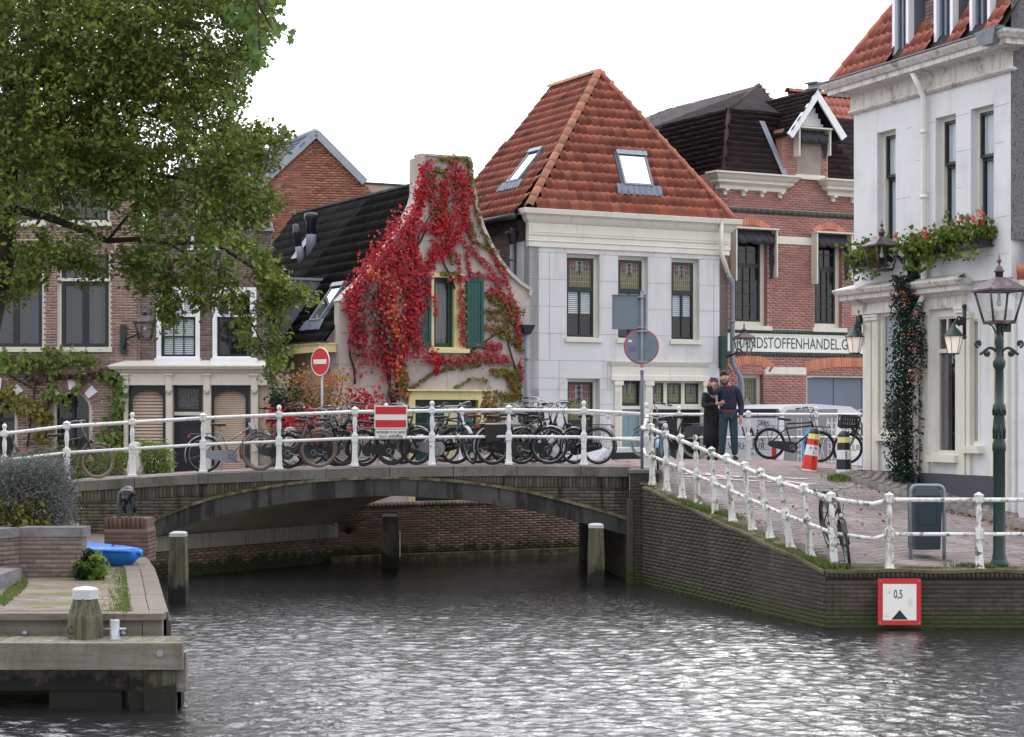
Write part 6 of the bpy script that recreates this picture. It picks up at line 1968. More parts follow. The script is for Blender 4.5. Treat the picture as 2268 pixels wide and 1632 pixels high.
# RAILINGS
def turned_post(kind='square',H=1.09,mat_='rail_paint',seed=0,tilt=0.0,tdir=(1,0,0),wear=None):
 """cast iron post, local coordinates, foot at z = 0; kind square or ball"""
 k=H/1.09
 b=MB()
 b.lathe([(.085,0),(.085,.035),(.072,.05),(.066,.09),(.06,.14),(.052,.3),(.054,.42),(.056,.44)],(0,0,0),n=4,sq=True,smooth=False)
 b.lathe([(.062,.44),(.066,.45),(.066,.58),(.06,.59)],(0,0,0),n=4,sq=True)
 b.lathe([(.048,.585),(.05,.6),(.036,.62),(.034,.64),(.044,.72),(.052,.79),(.046,.86),(.034,.91),(.03,.925),(.045,.94),(.045,.955)],(0,0,0),n=10)
 b.lathe([(.056,.95),(.066,.965),(.066,1.045),(.058,1.055)],(0,0,0),n=4,sq=True)
 if kind=='square':
  b.lathe([(.07,1.05),(.07,1.06),(.0,1.105)],(0,0,0),n=4,sq=True)
 else:
  b.lathe([(.05,1.05),(.03,1.075),(.026,1.09)],(0,0,0),n=10)
  b.ball((0,0,1.135),.052,12,8)
 b.v=[(x*.86,y*.86,z*k)for x,y,z in b.v]
 return b
def place_posts(parent,spots,m):
 proto={}
 for i,(p,kind,tilt,H)in enumerate(spots):
  key=kind
  if key not in proto:proto[key]=turned_post(kind).mesh('post',MT[m])
  o=bpy.data.objects.new('post',proto[key]);COL.objects.link(o);adopt(o,parent)
  ax=Vector(tilt)
  R=Matrix.Identity(4)
  if ax.length>1e-6:
   R=Matrix.Rotation(ax.length,4,Vector((-ax.y,ax.x,0)).normalized())
  ang=math.atan2(ax.y,ax.x)if ax.length>1e-6 else 0
  o.matrix_basis=Matrix.Translation(p)@R@Matrix.Diagonal((1,1,H/1.09,1))
 return
br=thing('bridge_railing','white iron railing along the front edge of the bridge in front of the bicycles','railing',(-2,RAIL_Y,2.0))
sp=[]
for x,kind in((-20,'ball'),(10,'ball'),(148,'square'),(293,'ball'),(450,'square'),(618,'ball'),(786,'square'),(957,'ball'),(1127,'square'),(1293,'ball')):
 X=(x-CX)/FPX*RAIL_Y
 sp.append((Vector((X,RAIL_Y,G(X,RAIL_Y)+.02)),kind,(0,0,0),1.09))
sp.append((Vector((2.46,RAIL_Y-.05,2.02)),'ball',(0,0,0),1.12))
place_posts(br,sp,'rail_paint')
def rail_pts(h,off=0):
 return[p+Vector((0,0,h))for p,_,_,_ in sp]
for h,r,nme in((1.0,.033,'top_rail'),(.515,.028,'bottom_rail')):
 b=MB();b.tube(rail_pts(h),r,8);b.build(nme,MT['rail_paint'],br)
qr=thing('quay_railing','worn white iron railing with leaning posts stepping down the sloping quay','railing',(RB[0],RB[1],.8))
tops_b=[(1442.6,905*.2714+830.6),(1474,0),]
px_base=[(1445,1076),(1477,1092),(1511,1107),(1546,1123),(1585,1138),(1623,1155),(1667,1176),(1706,1194),(1751,1215),(1796,1232),(1848,1257)]
px_top=[(1442.6,940),(1474,953),(1508,965),(1540,979),(1576,991),(1610,1005),(1647,1020),(1685,1035),(1725,1052),(1780,1067),(1843,1086)]
kinds=['square','ball','square','ball','square','square','square','square','square','square','square']
sp2=[]
for i in range(11):
 x,y=px_base[i]
 dx=(x-CX)/FPX
 dX,dY=RB[0]-RA[0],RB[1]-RA[1]
 t=(dx*RA[1]-RA[0])/(dX-dx*dY)
 X,Y=RA[0]+t*dX,RA[1]+t*dY
 s_=FPX/Y
 z=CAMZ-(y-HY)/s_
 xt=(px_top[i][0]-CX)/s_
 lean=(xt-X)/1.05
 sp2.append((Vector((X,Y,z-.0)),kinds[i],(lean*1.0,0,0),1.10))
L_=[q[2][0]for q in sp2]
L_=[(L_[max(i-1,0)]+2*L_[i]+L_[min(i+1,10)])/4 for i in range(11)]
for i in range(11):
 p,k_,_,H=sp2[i];t_=(p.y-RA[1])/(RB[1]-RA[1])
 sp2[i]=(Vector((p.x,p.y,1.765+(.815-1.765)*t_)),k_,(L_[i],0,0),H)
qy=27.32
ex=[at(1970,1268,qy),at(2168,1266,qy),at(2380,1266,qy)]
for q in ex:q.z=.81
sp3=[(ex[0],'square',(-.0,0,0),1.1),(ex[1],'square',(.0,0,0),1.1),(ex[2],'square',(0,0,0),1.1)]
place_posts(qr,sp2+sp3,'rail_post_worn')
def along(p,tilt,h):
 return p+Vector((tilt[0]*h,0,h*math.cos(tilt[0])))
for h,r,nme in((1.0,.034,'top_rail'),(.515,.029,'bottom_rail')):
 P=[along(p,t_,h)for p,k,t_,H in sp2]
 Q=[along(p,t_,h)for p,k,t_,H in sp3]
 d=(P[-1]-P[-2]).normalized()
 bend=P[-1]+d*.12+Vector((.22,-.02,0));bend=P[-1]+Vector((.42,-.16,-.055))
 pts=P+[P[-1].lerp(bend,.5)+Vector((0,0,-.0)),bend,bend+Vector((.14,-.01,-.012))]+Q
 if h==1.0:pts=[P[0]+Vector((-.14,.35,.02)),P[0]+Vector((-.12,.12,-.02))]+pts
 else:pts=[P[0]+Vector((-.12,.3,.12)),P[0]+Vector((-.1,.1,.0))]+pts
 b=MB();b.tube(pts,r,8);b.build(nme,MT['rail_post_worn'],qr)
b=MB();b.tube([Vector((2.46,RAIL_Y-.05,3.0)),Vector((2.46,RAIL_Y-.25,2.98)),Vector((2.36,34.9,2.75)),along(sp2[0][0],sp2[0][2],1.0)+Vector((-.14,.35,.02))],.034,8);b.build('bent_rail',MT['rail_paint'],qr)
fr2=thing('far_railing','white railing with ball topped posts along the far side of the bridge','railing',(2,41,2.0))
FV=Vector((FR1[0]-FR0[0],FR1[1]-FR0[1],0));fl_=FV.length;FV.normalize()
sp4=[]
for i in range(8):
 q=Vector((FR0[0],FR0[1],0))+FV*(.35+i*1.6)
 zz_=2.0 if q.x>2 else G(q.x,38)
 sp4.append((Vector((q.x,q.y,min(zz_,2.08))),'ball' if i%2==0 else 'square',(0,0,0),1.1))
q=Vector((FR0[0],FR0[1],0))+FV*8.9
place_posts(fr2,sp4,'rail_paint')
for h,r,nme in((1.02,.033,'top_rail'),(.52,.028,'bottom_rail')):
 b=MB();b.tube([p+Vector((0,0,h))for p,_,_,_ in sp4]+[sp4[-1][0]+FV*.9+Vector((0,0,h-.03))],r,8);b.build(nme,MT['rail_paint'],fr2)
# SIGNS
SGF=Fr((0,RAIL_Y-.045,0),(1,0,0))
sg=thing('waterway_sign','red and white barred no entry board hung on the bridge railing with text plate','sign',tuple(SGF.P(*SGF.px(865,975))))
a0,b0,a1,b1=SGF.rect(829,898,902,949)
MB().box(SGF,a0,a1,b0,b1,-.03,0).build('board',MT['sign_white'],sg)
hB=b1-b0
for f0,f1 in((.05,.37),(.62,.95)):
 MB().box(SGF,a0+.02,a1-.02,b0+hB*f0,b0+hB*f1,0,.003).build('red_bar',MT['sign_red'],sg)
c0=SGF.px(865,972)[1]
MB().box(SGF,a0+.01,a1-.01,c0,b0-.004,-.025,0).build('text_plate',MT['sign_white'],sg)
b=MB();frame_rect(b,SGF,a0+.012,c0+.003,a1-.012,b0-.008,.006,0,.002);b.build('plate_border',MT['ink_black'],sg)
hm=(b0-c0)
for s_,fy in(('verboden in te varen',.68),('m.u.v. ontheffing',.28)):
 me=text_mesh('lettering',s_,MT['ink_black'],.095)
 xs_=[v.co.x for v in me.vertices];w_=max(xs_)-min(xs_)
 o=link('lettering',me,sg);mm=SGF.mat();mm.translation=SGF.P((a0+a1)/2,c0+hm*fy,.003)
 tw_=(a1-a0)*(.88 if 'verb' in s_ else.7)
 o.matrix_basis=mm@Matrix.Diagonal((tw_/w_,1,1,1))
DFm=Fr((0,27.08,0),(1,-.015,0))
a0,b0,a1,b1=DFm.rect(1945,1282,2040,1384)
ds_=thing('depth_sign','square red and white depth sign reading 0,5 on the low quay wall','sign',tuple(DFm.P((a0+a1)/2,b0)))
MB().box(DFm,a0,a1,b0,b1,-.05,0).build('board',MT['sign_red_worn'],ds_)
w_=(a1-a0)
i0,i1,j0,j1=a0+w_*.11,a1-w_*.11,b0+w_*.11,b1-w_*.12
MB().box(DFm,i0,i1,j0,j1,0,.004).build('white_field',MT['sign_white'],ds_)
b=MB();am=(i0+i1)/2;b.add([DFm.P(am-.115,j0+.01,.007),DFm.P(am+.115,j0+.01,.007),DFm.P(am,j0+.145,.007)],[(0,1,2)]);b.build('triangle_mark',MT['ink_black'],ds_)
text(ds_,'0,5',DFm,am-.02,j0+.36,.006,.17,MT['ink_black'],.62)
b=MB()
for x,z in((a0+.03,b1-.03),(a1-.03,b1-.03),(a0+.03,b0+.03),(a1-.03,b0+.03)):b.cyl(DFm.P(x,z,0),DFm.P(x,z,.008),.01)
b.build('screws',MT['steel_galv'],ds_)
SY=35.0
spx=(1422-CX)/FPX*SY
pf_=Fr((spx,SY,0),(1,0,0))
st_=thing('road_sign_post','grey post carrying a square and a round road sign seen from behind','sign post',(spx,SY,2.0))
ptop=pf_.px(1422,646)[1]
b=MB();b.tube([(spx,SY,1.75),(spx,SY,ptop)],.03,10);b.lathe([(.032,0),(.034,.01),(.0,.02)],(spx,SY,ptop),n=10);b.build('pole',MT['pipe_grey'],st_)
a0,b0,a1,b1=pf_.rect(1356,652,1431,729)
b=MB();b.box(pf_,a0,a1,b0,b1,-.055,-.04);frame_rect(b,pf_,a0,b0,a1,b1,.014,-.04,-.022)
b.build('square_panel',MT['sign_back'],st_)
b=MB()
for z in(b0+.03,b1-.05):b.box(pf_,-.08,.05,z-.012,z+.012,-.04,.036)
b.build('clamp',MT['steel_galv'],st_)
cc=pf_.px(1421,767);rr_=37.5/(FPX/SY)
b=MB();b.lathe([(rr_,-.055),(rr_,-.035),(rr_-.01,-.03),(0,-.03)],pf_.P(cc[0],cc[1],0),pf_.n,40,smooth=False);b.build('round_panel',MT['sign_back'],st_)
b=MB();b.torus(pf_.P(cc[0],cc[1],-.045),pf_.n,rr_,.014,44,6);b.build('red_rim',MT['sign_red'],st_)
b=MB()
for z in(cc[1]-rr_+.03,cc[1]+rr_-.03):b.box(pf_,-.09,.09,z-.014,z+.014,-.03,.036)
b.build('clamp',MT['steel_galv'],st_)
for x,y,w,h,m,rt in((1401,772,.15,.09,'sticker_purple',.12),(1396,755,.07,.04,'sign_white',.0)):
 q=pf_.px(x,y);f_=Fr(pf_.P(q[0],q[1],-.028),(math.cos(rt),0,math.sin(rt)),(-math.sin(rt),0,math.cos(rt)))
 MB().box(f_,-w/2,w/2,-h/2,h/2,-.001,.002).build('sticker',MT[m],st_)
for y,m in((811,'sticker_orange'),(817,'sign_white'),(822,'sticker_purple'),(828,'sticker_purple')):
 q=pf_.px(1422,y);b=MB();b.lathe([(.0315,-.022),(.0315,.022)],(spx,SY,q[1]),n=12,cap=False);b.build('sticker',MT[m],st_)
NY=41.6
nx_=(713-CX)/FPX*NY
nf=Fr((nx_,NY,0),(.72,-.69,0))
ne=thing('no_entry_sign','round red no entry sign on a grey post among autumn shrubs','sign',(nx_,NY,1.2))
zc_=nf.px(713,801)[1]
b=MB();b.tube([(nx_,NY,1.1),(nx_,NY,zc_+.3)],.028,8);b.build('pole',MT['steel_galv'],ne)
b=MB();b.lathe([(.3,.03),(.3,.05),(0,.05)],nf.P(0,zc_,0),nf.n,36,smooth=False);b.build('disc',MT['sign_red'],ne)
b=MB();b.torus(nf.P(0,zc_,.045),nf.n,.296,.012,40,6);b.build('rim',MT['sign_white'],ne)
MB().box(nf,-.21,.21,zc_-.05,zc_+.05,.05,.056).build('white_bar',MT['sign_white'],ne)
# STREET LANTERN (green post)
LP=Vector(((2213-CX)/FPX*28.0,28.0,0));LP.z=G(LP.x,LP.y)
lp_=thing('street_lamp','dark green cast iron street lamp with copper lantern standing on the quay','street lamp',tuple(LP))
zz_=lambda y:CAMZ-(y-HY)/(FPX/28.0)-LP.z
b=MB()
b.lathe([(.135,0),(.135,.05),(.115,.09),(.1,.12),(.1,.17),(.088,.2),(.088,zz_(1000)),(.098,zz_(998)),(.098,zz_(985)),(.075,zz_(972)),(.082,zz_(955)),(.088,zz_(935)),(.07,zz_(915)),(.09,zz_(908)),(.09,zz_(897)),(.06,zz_(892)),(.055,zz_(820)),(.085,zz_(812)),(.095,zz_(802)),(.07,zz_(795)),(.042,zz_(788)),(.05,zz_(770)),(.07,zz_(755)),(.045,zz_(744)),(.04,zz_(728)),(.055,zz_(720)),(.04,zz_(714))],LP,n=16)
for k in range(8):
 t=k*math.pi/4
 for y0_,y1_,r_ in((972,935,.083),(920,900,.088)):
  b.tube([LP+Vector((r_*math.cos(t),r_*math.sin(t),zz_(y0_))),LP+Vector((r_*1.06*math.cos(t),r_*1.06*math.sin(t),zz_((y0_+y1_)/2))),LP+Vector((r_*.9*math.cos(t),r_*.9*math.sin(t),zz_(y1_)))],.012,4)
b.build('post',MT['lamp_green'],lp_)
for s_ in(-1,1):
 b=MB();z_=zz_(775)
 pts=[]
 for t in np.linspace(0,1,16):
  pts.append(LP+Vector((s_*(.04+.24*t),0,z_+.05*math.sin(t*4.2)-.02)))
 b.tube(pts,.022,6)
 for cx_,cz_,r_,m_ in((.30,.09,.045,1),(.17,-.05,.04,-1)):
  b.tube([LP+Vector((s_*(cx_+r_*math.cos(t)*(1-t*.1)),0,z_+cz_+m_*r_*math.sin(t)*(1-t*.1)))for t in np.linspace(-1.6,4.4,16)],.018,6)
  b.ball(LP+Vector((s_*cx_,0,z_+cz_)),.024,8,6)
 b.build('scroll',MT['lamp_green'],lp_)
b=MB()
for k in range(4):
 t=R_(45+90*k)+.2
 b.tube([LP+Vector((.04*math.cos(t),.04*math.sin(t),zz_(740))),LP+Vector((.1*math.cos(t),.1*math.sin(t),zz_(722))),LP+Vector((.19*math.cos(t),.19*math.sin(t),zz_(714)))],.011,5)
b.box(Fr(LP,(1,0,0)),.03,.16,zz_(735),zz_(712),-.05,.05)
b.build('lantern_bracket',MT['lamp_green'],lp_)
lantern(lp_,LP+Vector((0,0,zz_(713))),.262,.45,rot=.2)
# LITTER BIN
BY=27.95
bf_=Fr((0,BY,0),(1,.03,0))
a0,b0,a1,b1=bf_.rect(2013,1075,2095,1262)
b0=G(a0,BY)
bn=thing('litter_bin','dark blue litter bin held in a grey tubular steel frame on the quay','litter bin',tuple(bf_.P((a0+a1)/2,b0)))
b=MB();rr_=.09
pts=[bf_.P(a0+.025,b0,0),bf_.P(a0+.025,b1-rr_,0)]+[bf_.P(a0+.025+rr_-rr_*math.cos(t),b1-rr_+rr_*math.sin(t),0)for t in np.linspace(.3,1.57,5)]+[bf_.P(a1-.025-rr_+rr_*math.sin(t),b1-rr_+rr_*math.cos(t),0)for t in np.linspace(0,1.3,5)]+[bf_.P(a1-.025,b1-rr_,0),bf_.P(a1-.025,b0,0)]
b.tube(pts,.026,8);b.build('tube_frame',MT['galv_dull'],bn)
b=MB()
i0,i1=a0+.07,a1-.065
b.hexa([bf_.P(i0+.02,b0+.17,.02),bf_.P(i1-.02,b0+.17,.02),bf_.P(i1,b0+.17,-.36),bf_.P(i0,b0+.17,-.36),bf_.P(i0,b1-.2,.06),bf_.P(i1,b1-.2,.06),bf_.P(i1,b1-.2,-.36),bf_.P(i0,b1-.2,-.36)])
frame_rect(b,bf_,i0+.06,b0+.55,i1-.06,b1-.27,.015,.03,.062)
b.build('body',MT['bin_dark'],bn)
b=MB()
b.hexa([bf_.P(i0,b1-.19,.07),bf_.P(i1,b1-.19,.07),bf_.P(i1+.01,b1-.19,-.38),bf_.P(i0-.01,b1-.19,-.38),bf_.P(i0+.04,b1-.06,.02),bf_.P(i1-.04,b1-.06,.02),bf_.P(i1-.0,b1+.01,-.38),bf_.P(i0+.0,b1+.01,-.38)])
b.box(bf_,i0+.03,i1-.03,b1-.16,b1-.14,.06,.08)
b.build('hood',MT['bin_dark'],bn)
MB().box(bf_,a0-.1,a1+.08,b0-.01,b0+.025,-.45,.05).build('base_plate',MT['curb'],bn)
# PAINTED BOLLARDS
def cone_bollard(name,label,pos,H,segs,cap,lean=(0,0),tilt=0,n=8,r0=.155,r1=.105,group='bollards painted as lighthouses',wins=None):
 t=thing(name,label,'bollard',tuple(pos),group)
 t.matrix_basis=Matrix.Translation(pos)@Matrix.Rotation(lean[0],4,'Y')@Matrix.Rotation(lean[1],4,'X')
 for(f0,f1,m)in segs:
  b=MB();ra=r0+(r1-r0)*f0**.8;rb=r0+(r1-r0)*f1**.8
  b.lathe([(ra,f0*H),(rb,f1*H)],(0,0,0),n=n,smooth=False)
  b.build('painted_band',MT[m],t,local=True)
 b=MB();rc=r1*.92
 b.lathe([(rc,H),(rc*1.0,H+.02),(rc*.85,H+.07),(rc*.5,H+.11),(0,H+.125)],(0,0,0),n=12);b.build('cap',MT[cap],t,local=True)
 if wins:
  for(f,az,sc_)in wins:
   r=(r0+(r1-r0)*f**.8)*math.cos(math.pi/n)+.004
   f_=Fr((math.cos(az)*r,math.sin(az)*r,f*H),(-math.sin(az),math.cos(az),0))
   MB().box(f_,-.014*sc_,.014*sc_,-.025*sc_,.025*sc_,-.015,.002).build('painted_window',MT['ink_black'],t,local=True)
 return t
p=Vector((*gpt(1792,1042),0));p.z=G(p.x,p.y)-.01
cone_bollard('painted_bollard','leaning red and white bollard painted like a lighthouse',p,.70,[(.0,.04,'bollard_white'),(.04,.42,'bollard_red'),(.42,.70,'bollard_white'),(.70,.86,'bollard_red'),(.86,1.0,'bollard_lamp')],'bollard_black',lean=(.14,0),wins=[(.35,-1.4,1),(.5,-1.5,1),(.62,-1.95,.8),(.62,-1.5,.8),(.62,-1.1,.8),(.78,-1.4,.9)])
p=Vector((*gpt(1869,1056),0));p.z=G(p.x,p.y)-.01
cone_bollard('painted_bollard','upright black and white bollard painted like a lighthouse by the weeds',p,.74,[(.0,.2,'bollard_white'),(.2,.45,'bollard_black'),(.45,.68,'bollard_white'),(.68,.86,'bollard_black'),(.86,1.0,'bollard_lamp')],'bollard_black',r0=.15,r1=.115,wins=[(.32,-1.4,1),(.5,-1.4,.8),(.56,-1.4,.8),(.62,-1.4,.8)])
p=Vector((*gpt(1924,1026),0));p.z=G(p.x,p.y)-.01
cone_bollard('painted_bollard','yellow and blue painted bollard half hidden behind the white house corner',p,.66,[(.0,.06,'bollard_white'),(.06,.45,'bollard_blue'),(.45,1.0,'bollard_yellow')],'bollard_yellow',group='painted bollards',r0=.15,r1=.12)
for i,(x,Y,H)in enumerate(((643,39.0,.72),(300,38.2,.6))):
 X=(x-CX)/FPX*Y;z=G(X,Y)
 t=thing('stone_bollard','flaking white stone bollard behind the %s'%('brown tyred bicycle' if i==0 else 'roadster near the bamboo'),'bollard',(X,Y,z),'old white stone bollards')
 b=MB();b.lathe([(.19,0),(.17,.12),(.135,.3),(.12,H),(.09,H+.05),(0,H+.07)],(X,Y,z),n=9,smooth=True);b.build('shaft',MT['stone_bollard'],t)
# MOORING PILES IN THE WATER
def pile(label,x,ytop,ybase_z,Y,w,lean=0,capm='pile_cap',bar=False,n=6):
 X=(x-CX)/FPX*Y;s_=FPX/Y;zt=CAMZ-(ytop-HY)/s_
 t=thing('mooring_pile',label,'mooring pile',(X,Y,0),'square timber mooring piles by the bridge')
 r=w/2
 b=MB()
 b.lathe([(r*1.06,-1.1),(r*1.08,.5),(r*1.05,zt-.5),(r*.93,zt-.07)],(X,Y,0),n=4,sq=True,smooth=False)
 o=b.build('pile',MT['wood_pile'],t);
 b=MB();b.lathe([(r*.97,0),(r*.97,.055),(r*.7,.075),(0,.085)],(X,Y,zt-.07),n=4,sq=True,smooth=False);b.build('cap',MT[capm],t)
 if bar:
  b=MB();b.tube([(X+r*1.1,Y-.1,zt-.35),(X+r*1.35,Y-.12,zt-.37),(X+r*1.35,Y-.12,zt-.85),(X+r*1.1,Y-.1,zt-.88)],.014,6);b.build('hand_bar',MT['frame_white'],t)
pile('greenish timber pile with white cap at the left end of the arch',395,1178,0,31.0,.26)
pile('dark timber pile with white hand bar under the middle of the arch',864,1135,0,38.2,.30,bar=True)
pile('mossy timber pile before the right abutment of the arch',1320,1160,0,34.2,.27)
# LEFT QUAY
def keep_l(x,y):
 return x<np.interp(y,[20.9,26.6,29.4],[-4.06,-5.26,-5.8])-.0 and not(x<-5.9 and y>25.6)
T=[]
y=21.3;r=0
while y<29.0:
 x=-9.5+(.1 if r%2 else 0)
 while x<-4:
  if keep_l(x+.2,y):T.append(T4(WF,x+RS.normal(0,.004),y+RS.normal(0,.004),LQ-.025+RS.rand()*.006,.2,.095,.03))
  x+=.209
 y+=.104;r+=1
lqp=thing('quay_brick_floor','mossy brick floor of the low left quay beside the jetty','paving',(-6,24,LQ))
pieces(lqp,'paving_brick',CUBE_V,CUBE_F,T,MT['paver_mossy'],300)
ed=thing('timber_quay_edge','weathered grey timber edging of the low left quay','quay edge',(-4,23,LQ))
edge=[(-3.70,20.85),(-4.13,22.9),(-4.5,24.7),(-4.90,26.6),(-5.45,28.9)]
for k,(off,w)in enumerate(((0,.2),(.21,.2))):
 for(x0,y0),(x1,y1)in zip(edge[:-1],edge[1:]):
  g=.012
  MB().hexa([(x0-off-w,y0+g,LQ-.05),(x0-off,y0+g,LQ-.05),(x1-off,y1-g,LQ-.05),(x1-off-w,y1-g,LQ-.05),(x0-off-w,y0+g,LQ+.03),(x0-off,y0+g,LQ+.035),(x1-off,y1-g,LQ+.035),(x1-off-w,y1-g,LQ+.03)]).build('plank',MT['wood_deck'],ed)
for(x0,y0),(x1,y1)in zip(edge[:-1],edge[1:]):
 MB().hexa([(x0-.02,y0,-.1),(x0+.03,y0,-.1),(x1+.03,y1,-.1),(x1-.02,y1,-.1),(x0-.02,y0,LQ-.055),(x0+.03,y0,LQ-.055),(x1+.03,y1,LQ-.055),(x1-.02,y1,LQ-.055)]).build('side_board',MT['wood_dark'],ed)
MB().wbox(-12,-3.72,20.62,20.86,LQ-.03,LQ+.04).build('front_plank',MT['wood_deck'],ed)
fb=MB().wbox(-12,-3.95,20.68,20.8,.3,LQ-.035).build('front_board',MT['wood_beam'],ed)
MB().wbox(-3.94,-3.74,20.67,20.8,.3,LQ-.035).build('front_board',MT['wood_beam'],ed)
b=MB()
for x in(-5.2,-6.6,-4.15,-7.9):b.ball((x,20.67,.67),.035,8,5,(1,.5,1))
b.build('bolt_head',MT['steel_galv'],ed)
JZ=.70;JY0=19.62;JY1=20.5
jt=thing('timber_jetty','weathered timber jetty with lichen edge and heavy front beam','jetty',(-5,20,0))
T=[]
x=-9.5
jx1=(400-CX)/FPX*19.9+.0
jx_deck=at(405,1395,20.4).x
x=jx_deck-.14
while x>-9.6:
 T.append(T4(WF,x,JY0+.02,JZ-.09+.004*RS.rand(),.132,JY1-JY0+.05,.045))
 x-=.142
pieces(jt,'deck_plank',CUBE_V,np.array([(4,5,7,6),(0,1,5,4),(2,6,7,3),(0,4,6,2),(1,3,7,5)]),T,MT['wood_lichen'],60)
bx=at(405,1450,JY0-.06).x
zb1,zb0=at(300,1424,JY0-.1).z,at(300,1487,JY0-.1).z
b=MB().wbox(-9.6,bx,JY0-.12,JY0+.0,zb0+.02,zb1).build('front_beam',MT['wood_beam'],jt)
MB().wbox(-9.6,jx_deck+.0,JY0+.01,JY0+.06,zb0+.1,JZ-.1).build('rear_beam',MT['wood_dark'],jt)
b=MB();b.cyl((bx-.22,JY0-.13,(zb0+zb1)/2+.04),(bx-.22,JY0-.11,(zb0+zb1)/2+.04),.035);b.cyl((-9,JY0-.13,.5),(-9,JY0-.11,.5),.03);b.build('bolt',MT['steel_galv'],jt)
MB().wbox(bx-.16,bx+.02,JY0+.0,JY0+.14,zb0-.22,zb0+.18).build('end_block',MT['wood_beam'],jt)
MB().wbox(-5.4,bx-.26,JY0+.1,JY0+.34,zb0-.22,zb0+.03).build('cross_beam',MT['wood_dark'],jt)
for x0,x1,y0,y1 in((-4.72,-3.98,19.75,20.3),(-3.88,-3.4,19.68,20.1)):
 MB().wbox(x0,x1,y0,y1,-1.0,zb0+.1).build('pile',MT['wood_dark']if x0<-4 else MT['wood_pile'],jt)
MB().wbox(-3.72,-3.40,JY0-.03,19.9,-.9,zb0+.0).build('pile',MT['wood_pile'],jt)
cxy=at(254,1404,20.3)
cl=thing('mooring_cleat','small galvanised steel cross cleat on the jetty deck','cleat',(cxy.x,cxy.y,JZ-.05))
b=MB();b.lathe([(.075,0),(.075,.015),(.055,.02),(.055,.2),(.05,.21),(0,.21)],(cxy.x,cxy.y,JZ-.05),n=12);b.build('cylinder_post',MT['steel_galv'],cl)
b=MB();b.tube([(cxy.x-.12,cxy.y,JZ+.06),(cxy.x+.12,cxy.y,JZ+.06)],.014,8);b.build('cross_bar',MT['steel_galv'],cl)
mp_=at(189,1404,20.38)
mo=thing('mooring_post','thick weathered timber mooring post with white cap on the left jetty','mooring post',(mp_.x,mp_.y,JZ-.05))
H_=(1404-1313)/(FPX/20.38)
b=MB();b.lathe([(.185,-1.6),(.19,0),(.185,H_*.55),(.16,H_*.75),(.125,H_)],(mp_.x,mp_.y,JZ-.05),n=8,sq=False,smooth=False);b.build('post',MT['wood_pile'],mo)
b=MB();b.lathe([(.142,0),(.142,.1),(.1,.12),(0,.135)],(mp_.x,mp_.y,JZ-.06+H_),n=6,smooth=False);b.build('cap',MT['pile_cap'],mo)
b=MB();b.torus((mp_.x-.12,mp_.y-.17,JZ+.06),(.9,-.3,.1),.04,.007,14,5);b.build('iron_ring',MT['iron_black'],mo)
PY=25.6
plx0,plx1=at(42,1200,PY).x,at(181,1200,PY).x
pz1=at(100,1189,PY).z;pzt=at(100,1168,PY).z
pla,plf,_=wall_on_line('planter','raised brick planter with grey stone capping on the left quay',(plx0,PY),(plx1,PY),LQ-.05,pz1,MT['brick_planter'],MT['mortar_grey'],thick=.3,limit=250)
sfr=Fr((plx1,PY,0),(-.24,1,0))
MB().slab(sfr,rectpts(.1,LQ-.05,3.4,pz1),[],-.3,-.002).build('side_core',MT['mortar_grey'],pla)
bricks(pla,sfr,rectpts(.1,LQ-.05,3.4,pz1),[],MT['brick_planter'],limit=0)
dfr=Fr((plx0-1.4,PY-2.6,0),Vector((1.4,2.6,0)))
MB().slab(dfr,rectpts(0,LQ-.05,2.95,pz1),[],-.3,-.002).build('side_core',MT['mortar_grey'],pla)
bricks(pla,dfr,rectpts(0,LQ-.05,2.95,pz1),[],MT['brick_planter'],limit=120)
xs_=np.linspace(plx0-.0,plx1+.02,3)
for x0,x1 in((plx0-.0,plx0+.82),(plx0+.826,plx1+.03)):
 MB().wbox(x0,x1,PY-.02,PY+.4,pz1+.002,pzt).build('capping_stone',MT['stone_bluegrey'],pla)
b=MB();b.hexa([dfr.P(0,pz1+.002,.04),dfr.P(2.93,pz1+.002,.04),dfr.P(2.93,pz1+.002,-.5),dfr.P(0,pz1+.002,-.5),dfr.P(0,pzt,.04),dfr.P(2.93,pzt,.04),dfr.P(2.93,pzt,-.5),dfr.P(0,pzt,-.5)]);b.build('capping_stone',MT['stone_bluegrey'],pla)
MB().hexa([(-12,PY+.3,LQ),(plx1-.1,PY+.3,LQ),(plx1-.85,PY+3.3,LQ),(-12,PY+3.3,LQ),(-12,PY+.3,pz1+.04),(plx1-.1,PY+.3,pz1+.04),(plx1-.85,PY+3.3,pz1+.04),(-12,PY+3.3,pz1+.04)]).build('soil',MT['earth'],pla)
q=at(0,1280,24.2)
MB().wbox(-12,at(12,1290,24.0).x,23.8,24.8,LQ-.02,LQ+.2).build('step_stone',MT['stone_bluegrey'],pla)
PEY=29.6
x0,x1=at(231,1150,PEY).x,at(326,1150,PEY).x
zt_=at(280,1146,PEY).z
pd,pdf,_=wall_on_line('statue_pedestal','square red brick pedestal under the bronze baboon',(x0,PEY),(x1,PEY),LQ-.1,zt_-.17,MT['brick_pedestal'],MT['mortar_grey'],thick=.66,cat='pedestal',limit=200)
bricks(pd,Fr((x1,PEY,0),(0,1,0)),rectpts(0,LQ-.1,.66,zt_-.18),[],MT['brick_pedestal'],limit=40)
T=[T4(pdf,i*.068,zt_-.168,-.12,.058,.165,.13)for i in range(int((x1-x0)/.068))]
pieces(pd,'soldier_brick',CUBE_V,CUBE_F,T,MT['brick_pedestal'],30)
MB().wbox(x0+.01,x1-.01,PEY+.01,PEY+.65,zt_-.17,zt_-.02).build('top_fill',MT['brick_pedestal'],pd)
